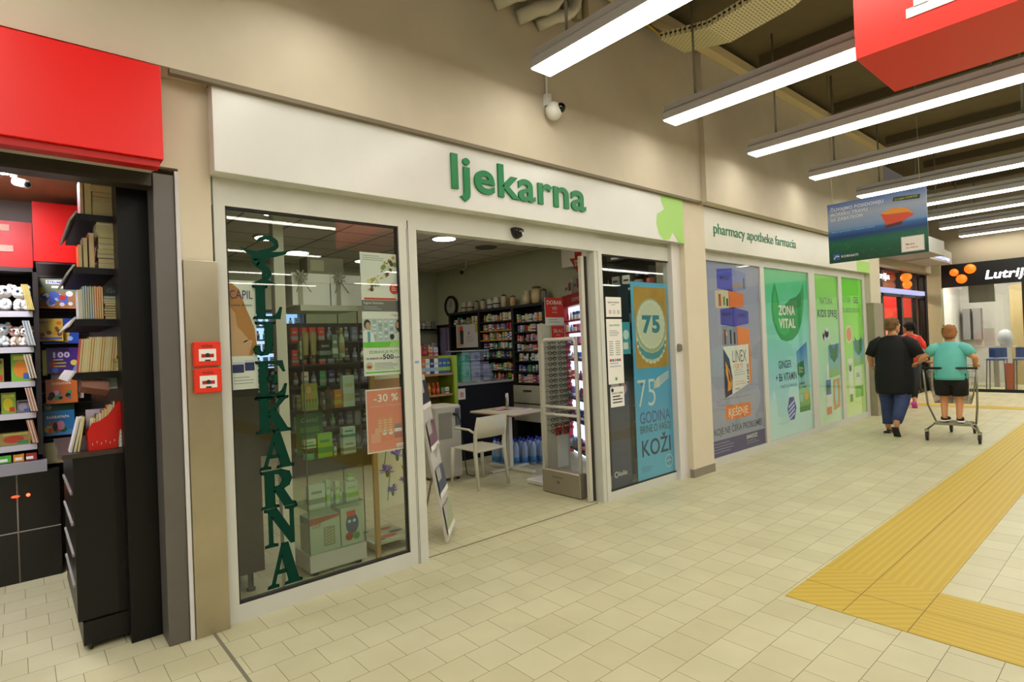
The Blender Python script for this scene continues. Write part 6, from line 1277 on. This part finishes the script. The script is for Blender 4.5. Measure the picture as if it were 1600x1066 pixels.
for i, (x, y) in enumerate(((17.9, 2.75), (17.9, 2.25))):
    t = thing('bar_stool', ('left', 'right')[i]+' of two blue-backed stools in the lottery shop window', 'stool', (x, y, 0)); BS = mat('3f5a9c', .5)
    MB().rbox(x-.2, y-.18, .72, x+.2, y+.18, .76, BS, .01).build('seat', t); MB().rbox(x+.16, y-.17, .78, x+.2, y+.17, 1.02, BS, .01).build('backrest', t)
    for a, b in ((-.18, -.16), (.18, -.16), (-.18, .16), (.18, .16)): MB().cyl((x+a*1.15, y+b*1.15, .0), (x+a, y+b, .72), .012, mat('6a6a70', .3, .6), 6).build('leg', t)
tag(MB().box(17.75, 2.42, 0, 17.85, 2.6, .65, mat('d8603c', .5)).build('leaflet_box'), 'orange leaflet box between the blue stools', 'box')
struct(MB().box(17.1, 3.62, 0, 17.3, 3.9, 3.08, mat('b4b08c', .6)), 'wall_corner_post')
# white boxed LED sign and duct over the entrance
t = thing('projecting_light_sign', 'white projecting box with a small blue LED line above the side entrance', 'sign', (16.2, 3.4, 3.15)); MB().prism([(0, 0), (1.9, 0), (1.9, .27), (.0, .36)], -.5, mat('b9b4a8', .5), O=(14.8, 3.3, 3.05)).build('box', t); q = Sheet((15.2, 3.295, 3.08)); q.t('WWW.LUTRIJA', 0, .02, .06, mat('9aa4ff', .4, 0, 2), w=1.3); q.build('led_line', t)
tag(MB().box(12.7, 3.0, 3.05, 14.6, 3.79, 3.35, mat('a5a39a', .5)).build('air_duct'), 'grey air duct behind the blue banner', 'duct')
# ================================================================ people and the cart
def skin(name, nodes, edges, m, parent, root=0, sub=2, M=None):
    """nodes: list of (x,y,z,rx,ry)"""
    r = rootof(parent) if parent else None
    Mi = (Matrix.Translation(r.location) @ Euler((0, 0, r.rotation_euler.z)).to_matrix().to_4x4()).inverted() if r else Matrix()
    if M: Mi = Mi @ M
    me = bpy.data.meshes.new(name); me.from_pydata([tuple(Mi @ Vector(n[:3])) for n in nodes], edges, []); me.materials.append(m)
    o = bpy.data.objects.new(name, me); COL.objects.link(o)
    if parent: o.parent = parent
    o.modifiers.new('skin', 'SKIN'); sv = me.skin_vertices[0].data
    for i, n in enumerate(nodes): sv[i].radius = (n[3], n[4] if len(n) > 4 else n[3]); sv[i].use_root = (i == root)
    s_ = o.modifiers.new('sub', 'SUBSURF'); s_.levels = s_.render_levels = sub
    for mod in o.modifiers:
        if mod.type == 'SKIN': mod.use_smooth_shade = True
    return o
def loft(M_, prof, m, n=20):
    """prof: (cx, cy, z, rx, ry) rings of a body-shaped tube"""
    return MB(M_).ring_tube([[(cx+rx*math.cos(2*PI*i/n), cy+ry*math.sin(2*PI*i/n), z) for i in range(n)] for cx, cy, z, rx, ry in prof], m)
def hand(M_, P, D, side, m, s=1.):
    """small relaxed hand: palm and five bent fingers, added to one mesh"""
    P = Vector(P); D = Vector(D).normalized(); S = D.cross(Vector((0, 0, 1))).normalized()*side; Dn = D.cross(S)
    if Dn.z > 0: Dn = -Dn
    mb = MB(M_); mb.tube([P-D*.02*s, P+D*.03*s, P+D*.085*s], [.026*s, .036*s, .034*s], m, 8, flat=.55, up=tuple(Dn))
    for k, (o_, L) in enumerate(((-.027, .062), (-.009, .07), (.009, .066), (.026, .052))):
        b = P+D*.075*s+S*o_*s; mb.tube([b, b+D*L*.5*s+Dn*.006*s, b+D*L*.8*s+Dn*.03*s, b+D*L*.75*s+Dn*.05*s], [.0095*s, .009*s, .0085*s, .007*s], m, 6)
    b = P+D*.02*s-S*.03*s; mb.tube([b, b+D*.025*s-S*.022*s+Dn*.012*s, b+D*.05*s-S*.02*s+Dn*.03*s], [.012*s, .011*s, .009*s], m, 6)
    return mb
def head(M_, c, s, m, parent, hair, yaw=0., style='short'):
    H = M_ @ Matrix.Translation(c) @ Matrix.Rotation(yaw, 4, 'Z')
    mb = MB(H); R_ = []
    for z, rx, ry, ox in ((-.115, .03, .028, .045), (-.105, .055, .045, .035), (-.08, .075, .06, .022), (-.04, .088, .07, .008), (0, .095, .075, 0), (.04, .097, .077, -.004), (.075, .088, .07, -.008), (.1, .062, .05, -.01), (.115, .02, .018, -.01)):
        R_.append([((ox+rx*math.cos(2*PI*i/16))*s, ry*math.sin(2*PI*i/16)*s, z*s) for i in range(16)])
    mb.ring_tube(R_, m); mb.tube([(-.01*s, 0, -.06*s), (-.025*s, 0, -.17*s)], [.055*s, .06*s], m, 12)
    mb.prism([(.085*s, -.02*s), (.118*s, -.025*s), (.092*s, .03*s)], .022*s, m, O=(0, .011*s, 0), U=(1, 0, 0), Vv=(0, 0, 1))
    for sd in (-1, 1): mb.sph((-.005*s, sd*.077*s, -.005*s), .022*s, m, 8, 6, sz=(.7, .35, 1.2))
    o = mb.build('head_tmp', parent); o.name = 'head'
    for sd in (-1, 1): MB(H).sph((.088*s, sd*.03*s, .008*s), .011*s, mat('f4f0ea', .3), 8, 6).sph((.096*s, sd*.03*s, .008*s), .006*s, mat('2a2018', .2), 8, 6).build('eye', o)
    MB(H).sph((.092*s, 0, -.055*s), .02*s, mat('b0605a', .5), 8, 6, sz=(.35, 1, .3)).build('mouth', o)
    hb = MB(H); hm = mat(hair, .8, noise=.25); R_ = []
    for z, rx, ry, ox in ((-.06, .06, .062, -.045), (-.03, .085, .078, -.028), (.0, .092, .083, -.02), (.04, .098, .086, -.014), (.075, .098, .082, -.008), (.105, .075, .062, -.01), (.128, .02, .018, -.012)):
        R_.append([((ox+rx*math.cos(2*PI*i/18))*s, ry*math.sin(2*PI*i/18)*s, z*s) for i in range(18)])
    hb.ring_tube(R_, hm)
    rq = random.Random(4)
    for i in range(26):
        a = rq.uniform(.6, 2*PI-.6); zz = rq.uniform(.0, .12); r_ = .094*(1 if zz < .08 else .75); b = Vector((-.012+r_*math.cos(a), .86*r_*math.sin(a), zz))*s
        hb.tube([b, b+Vector((math.cos(a)*.004-.004, math.sin(a)*.006, .012 if style == 'short' else -.03))*s], [.013*s, .004*s], hm, 5)
    if style == 'pony': hb.sph((-.1*s, 0, .06*s), .045*s, hm, 10, 8); hb.tube([(-.11*s, 0, .06*s), (-.15*s, 0, .0), (-.14*s, 0, -.10*s)], [.03*s, .035*s, .01*s], hm, 8)
    hb.build('hair', o)
    return o
SK = mat('d99b74', .55); SKK = mat('dd9a6c', .55)
# ---- woman in black
t = thing('person', 'person in a loose black shirt, jeans and sandals seen from behind beside the shopping cart', 'person', (9.95, 2.72, 0)); M1 = Mx(9.95, 2.72, 0, -.05)
body = [(0, 0, .90, .15, .13), (0, 0, 1.15, .15, .12), (-.01, 0, 1.31, .12, .10), (0, 0, 1.47, .05, .05),
        (0, .16, 1.34, .05, .05), (-.04, .31, 1.17, .05, .05), (.10, .34, 1.02, .038, .038),
        (0, -.16, 1.34, .05, .05), (-.03, -.33, 1.17, .05, .05), (.0, -.42, 1.08, .036, .036),
        (0, .11, .82, .11, .11), (.03, .12, .46, .07, .07), (.0, .12, .10, .042, .042), (.10, .12, .03, .04, .025),
        (0, -.11, .82, .11, .11), (-.08, -.10, .47, .07, .07), (-.32, -.10, .20, .042, .042), (-.30, -.10, .09, .04, .025)]
be = [(0, 1), (1, 2), (2, 3), (2, 4), (4, 5), (5, 6), (2, 7), (7, 8), (8, 9), (0, 10), (10, 11), (11, 12), (12, 13), (0, 14), (14, 15), (15, 16), (16, 17)]
def fig(nodes, M_): return [(*(M_ @ Vector(n[:3])), *n[3:]) for n in nodes]
skin('body', fig(body, M1), be, SK, t)
BT = mat('0b0b0d', .8)
loft(M1, [(0, 0, .60, .19, .245), (0, 0, .64, .195, .26), (0, 0, .85, .195, .265), (0, 0, 1.05, .18, .25), (0, 0, 1.25, .17, .255), (0, 0, 1.38, .14, .24), (0, 0, 1.44, .10, .17), (0, 0, 1.475, .065, .08)], BT).build('shirt', t)
for sy, e in ((1, (-.03, .31, 1.17)), (-1, (-.03, -.33, 1.17))): MB(M1).tube([(0, sy*.14, 1.38), (-.01, sy*.24, 1.33), e], [.10, .095, .075], BT, 12).build('sleeve', t)
JE = mat('38466e', .8, noise=.2)
MB(M1).tube([(0, .11, .88), (.02, .12, .66), (.03, .12, .46), (.02, .12, .28), (.0, .12, .13)], [.135, .125, .095, .08, .066], JE, 14).build('trouser_leg', t)
MB(M1).tube([(0, -.11, .88), (-.03, -.11, .66), (-.08, -.10, .47), (-.19, -.10, .34), (-.30, -.10, .22)], [.135, .125, .095, .08, .066], JE, 14).build('trouser_leg', t)
SD = mat('1d1512', .6)
for P, ry in (((.04, .12, .0), 0), ):
    MB(M1).rbox(-.07, .075, 0, .18, .165, .028, SD, .01).tube([(.10, .07, .03), (.10, .12, .075), (.10, .17, .03)], .012, mat('c0502c', .5), 6).build('sandal', t)
MB(M1 @ Matrix.Translation((-.32, -.10, .12)) @ Matrix.Rotation(1.0, 4, 'Y')).rbox(-.06, -.045, -.06, .19, .045, -.03, SD, .01).build('sandal', t)
hand(M1, (.10, .34, 1.01), (.9, -.1, -.3), -1, SK).build('hand', t); hand(M1, (.01, -.425, 1.075), (.7, -.6, -.1), 1, SK).build('hand', t)
head(M1, (0.01, 0, 1.615), 1.0, SK, t, '7a5a34', yaw=-.5)
# ---- child standing on the cart
t = thing('person', 'child in a turquoise shirt and black shorts standing on the back of the shopping cart', 'person', (9.60, 1.97, .27)); M2 = Mx(9.60, 1.97, .27, .05)
body = [(0, 0, .64, .10, .09), (.0, 0, .80, .11, .10), (.03, 0, .94, .09, .08), (.04, 0, 1.08, .04, .04),
        (.03, .12, .99, .04, .04), (-.02, .28, .90, .04, .04), (.06, .36, .81, .03, .03),
        (.03, -.12, .99, .04, .04), (-.03, -.28, .88, .04, .04), (.08, -.26, .79, .03, .03),
        (-.0, .08, .52, .07, .07), (.04, .085, .30, .05, .05), (-.03, .08, .07, .035, .035), (.06, .085, .03, .03, .025),
        (-.0, -.08, .52, .07, .07), (.04, -.085, .30, .05, .05), (-.03, -.08, .07, .035, .035), (.06, -.085, .03, .03, .025)]
skin('body', fig(body, M2), be, SKK, t)
TQ = mat('6ac6bc', .75, noise=.08)
loft(M2, [(0, 0, .58, .15, .19), (0, 0, .62, .155, .195), (.0, 0, .78, .145, .185), (.02, 0, .92, .13, .18), (.03, 0, 1.02, .105, .16), (.04, 0, 1.07, .08, .11), (.04, 0, 1.10, .05, .055)], TQ).build('shirt', t)
for sy, e in ((1, (.0, .25, .93)), (-1, (-.01, -.25, .92))): MB(M2).tube([(.03, sy*.11, 1.02), (.02, sy*.18, .99), e], [.075, .075, .06], TQ, 12).build('sleeve', t)
BS2 = mat('0d0d10', .8)
loft(M2, [(0, 0, .50, .10, .12), (0, 0, .54, .125, .17), (0, 0, .58, .125, .165), (0, 0, .64, .11, .14)], BS2).build('shorts_waist', t)
for sy in (1, -1): MB(M2).tube([(-.01, sy*.075, .66), (-.0, sy*.085, .5), (.02, sy*.09, .37)], [.115, .11, .095], BS2, 12).build('shorts_leg', t)
for sy in (1, -1):
    MB(M2 @ Matrix.Translation((.03, sy*.085, 0)) @ Matrix.Rotation(-.25*sy, 4, 'Z')).rbox(-.09, -.042, 0, .14, .042, .022, PAPER, .01).sph((-.02, 0, .045), .045, mat('14141a', .6), 10, 8, sz=(1.1, .9, .9)).sph((.06, 0, .035), .042, mat('14141a', .6), 10, 8, sz=(1.6, .95, .7)).build('shoe', t)
hand(M2, (.065, .365, .805), (.6, .6, -.2), 1, SKK, .85).build('hand', t); hand(M2, (.085, -.26, .785), (.8, .1, -.3), -1, SKK, .85).build('hand', t)
head(M2, (.06, 0, 1.205), .98, SKK, t, 'a0683a', yaw=.1)
# ---- person in red further away
t = thing('person', 'person in red top and dark leggings, half hidden near the side entrance', 'person', (13.6, 3.44, 0)); M3 = Mx(13.6, 3.44, 0, .1)
body = [(0, 0, .93, .13, .12), (0, 0, 1.15, .11, .1), (-.02, 0, 1.36, .15, .1), (0, 0, 1.48, .045, .045), (0, .17, 1.37, .05, .05), (-.02, .25, 1.12, .04, .04), (.14, .22, .98, .03, .03),
        (0, -.17, 1.37, .05, .05), (-.05, -.24, 1.12, .04, .04), (.10, -.22, .98, .03, .03), (0, .09, .85, .09, .09), (.1, .09, .48, .06, .06), (.05, .09, .09, .04, .04), (.14, .09, .04, .04, .03), (0, -.09, .85, .09, .09), (-.10, -.09, .48, .06, .06), (-.32, -.09, .17, .04, .04), (-.28, -.09, .07, .04, .03)]
skin('body', fig(body, M3), be, SK, t)
loft(M3, [(0, 0, .88, .15, .19), (0, 0, 1.05, .13, .17), (0, 0, 1.25, .13, .19), (0, 0, 1.38, .11, .19), (0, 0, 1.45, .06, .08)], mat('ef3a26', .7)).build('shirt', t)
for sy in (1, -1): MB(M3).tube([(0, sy*.13, 1.38), (-.02, sy*.21, 1.25), (-.02, sy*.24, 1.14)], [.07, .07, .055], mat('ef3a26', .7), 10).build('sleeve', t)
LG_ = mat('101014', .7)
MB(M3).tube([(0, .09, .92), (.1, .09, .48), (.05, .09, .16)], [.11, .075, .05], LG_, 12).build('trouser_leg', t); MB(M3).tube([(0, -.09, .92), (-.10, -.09, .48), (-.30, -.09, .20)], [.11, .075, .05], LG_, 12).build('trouser_leg', t)
PK = mat('d050a8', .5)
MB(M3).rbox(-.03, .045, 0, .22, .135, .07, PK, .02).build('shoe', t); MB(M3 @ Matrix.Translation((-.33, -.09, .10)) @ Matrix.Rotation(.9, 4, 'Y')).rbox(-.05, -.045, -.06, .20, .045, .01, PK, .02).build('shoe', t)
hand(M3, (.14, .22, .97), (.9, 0, -.3), 1, SK).build('hand', t); hand(M3, (.10, -.22, .97), (.9, 0, -.3), -1, SK).build('hand', t)
head(M3, (.02, 0, 1.585), 1., SK, t, '15110f', yaw=.9, style='pony')
# ---- shopping cart
t = thing('shopping_cart', 'grey wire shopping cart on four castors with a child riding on its back', 'shopping cart', (10.0, 2.0, 0)); MC = Mx(9.57, 1.965, 0, .07)
CR = mat('9c9a88', .3, .7)
def T(P, r, nm, mm=CR, par=t, n=6): return MB(MC).tube(P, r, mm, n).build(nm, par)
m = MB(MC)
for sy in (1, -1):
    m.tube([(.90, sy*.13, .17), (.30, sy*.22, .22), (-.02, sy*.28, .16)], .013, CR, 6)
    m.tube([(.30, sy*.22, .22), (.02, sy*.27, .50), (-.08, sy*.29, 1.0)], .013, CR, 6)
m.tube([(-.02, -.28, .16), (-.02, -.2, .24), (-.02, .2, .24), (-.02, .28, .16)], .013, CR, 6); m.tube([(.90, -.13, .17), (.90, .13, .17)], .012, CR, 6)
for i in range(5): m.tube([(.0, -.16+.08*i, .24), (.85, -.08+.04*i, .19)], .004, CR, 4)
m.box(-.05, -.2, .24, .14, .2, .262, CR); m.build('frame', t)
m = MB(MC); 
def rim(z, x0, x1, w0, w1): return [(x0, -w0, z), (x1, -w1, z), (x1, w1, z), (x0, w0, z), (x0, -w0, z)]
TOP = ((.02, .27, .96), (.92, .20, 1.0)); BOT = ((.10, .20, .52), (.86, .15, .56))
def L3(a, b, f_): return tuple(a[i]+(b[i]-a[i])*f_ for i in range(3))
for f_ in (0, .2, .4, .6, .8, 1.):
    A = L3(TOP[0], BOT[0], f_); B = L3(TOP[1], BOT[1], f_); r_ = .006 if f_ in (0, 1.) else .003
    m.tube([(A[0], -A[1], A[2]), (B[0], -B[1], B[2])], r_, CR, 5); m.tube([(A[0], A[1], A[2]), (B[0], B[1], B[2])], r_, CR, 5); m.tube([(B[0], -B[1], B[2]), (B[0], B[1], B[2])], r_, CR, 5); m.tube([(A[0], -A[1], A[2]), (A[0], A[1], A[2])], r_, CR, 5)
for k in range(19):
    f_ = k/18; A = L3(TOP[0], TOP[1], f_); B = L3(BOT[0], BOT[1], f_)
    for sy in (1, -1): m.tube([(A[0], sy*A[1], A[2]), (B[0], sy*B[1], B[2])], .0028, CR, 4)
    m.tube([(B[0], -B[1], B[2]), (B[0], B[1], B[2])], .0028, CR, 4)
for k in range(9):
    y = -1+2*k/8; m.tube([(TOP[1][0], y*TOP[1][1], TOP[1][2]), (BOT[1][0], y*BOT[1][1], BOT[1][2])], .0028, CR, 4); m.tube([(TOP[0][0], y*TOP[0][1], TOP[0][2]), (BOT[0][0], y*BOT[0][1], BOT[0][2])], .0028, CR, 4)
    m.tube([(BOT[0][0], y*BOT[0][1], BOT[0][2]), (BOT[1][0], y*BOT[1][1], BOT[1][2])], .0028, CR, 4)
m.build('basket', t)
T([(-.09, -.30, 1.01), (-.09, .30, 1.01)], .016, 'handle', mat('141414', .4), n=10)
for x, y in ((-.02, .285), (-.02, -.285), (.90, .135), (.90, -.135)):
    w_ = MB(MC).cyl((x, y-.013, .065), (x, y+.013, .065), .063, mat('2b2826', .5), 18).build('wheel', t)
    MB(MC).cyl((x, y-.016, .065), (x, y+.016, .065), .03, mat('8a7f78', .4, .4), 12).build('hub', w_)
    MB(MC).box(x-.018, y-.024, .06, x+.018, y-.019, .15, CR).box(x-.018, y+.019, .06, x+.018, y+.024, .15, CR).box(x-.018, y-.024, .14, x+.018, y+.024, .165, CR).build('fork', t)
# ---- small goods lying in the basket
for i, (x, y, c, s_) in enumerate(((.35, .05, 'c8a0a0', .08), (.5, -.06, 'e0d8c8', .1), (.62, .07, 'c05048', .07))):
    p = MC @ Vector((x, y, .60-.0+.0)); 
    tag(MB(Matrix.Translation((p.x, p.y, .556+.0)) @ Matrix.Rotation(.3*i, 4, 'Z')).rbox(-s_, -s_*.7, 0, s_, s_*.7, .14+.02*i, mat(c, .5), .01).build('grocery_pack'), ('pinkish', 'pale', 'red')[i]+' grocery pack inside the shopping cart basket', 'grocery')
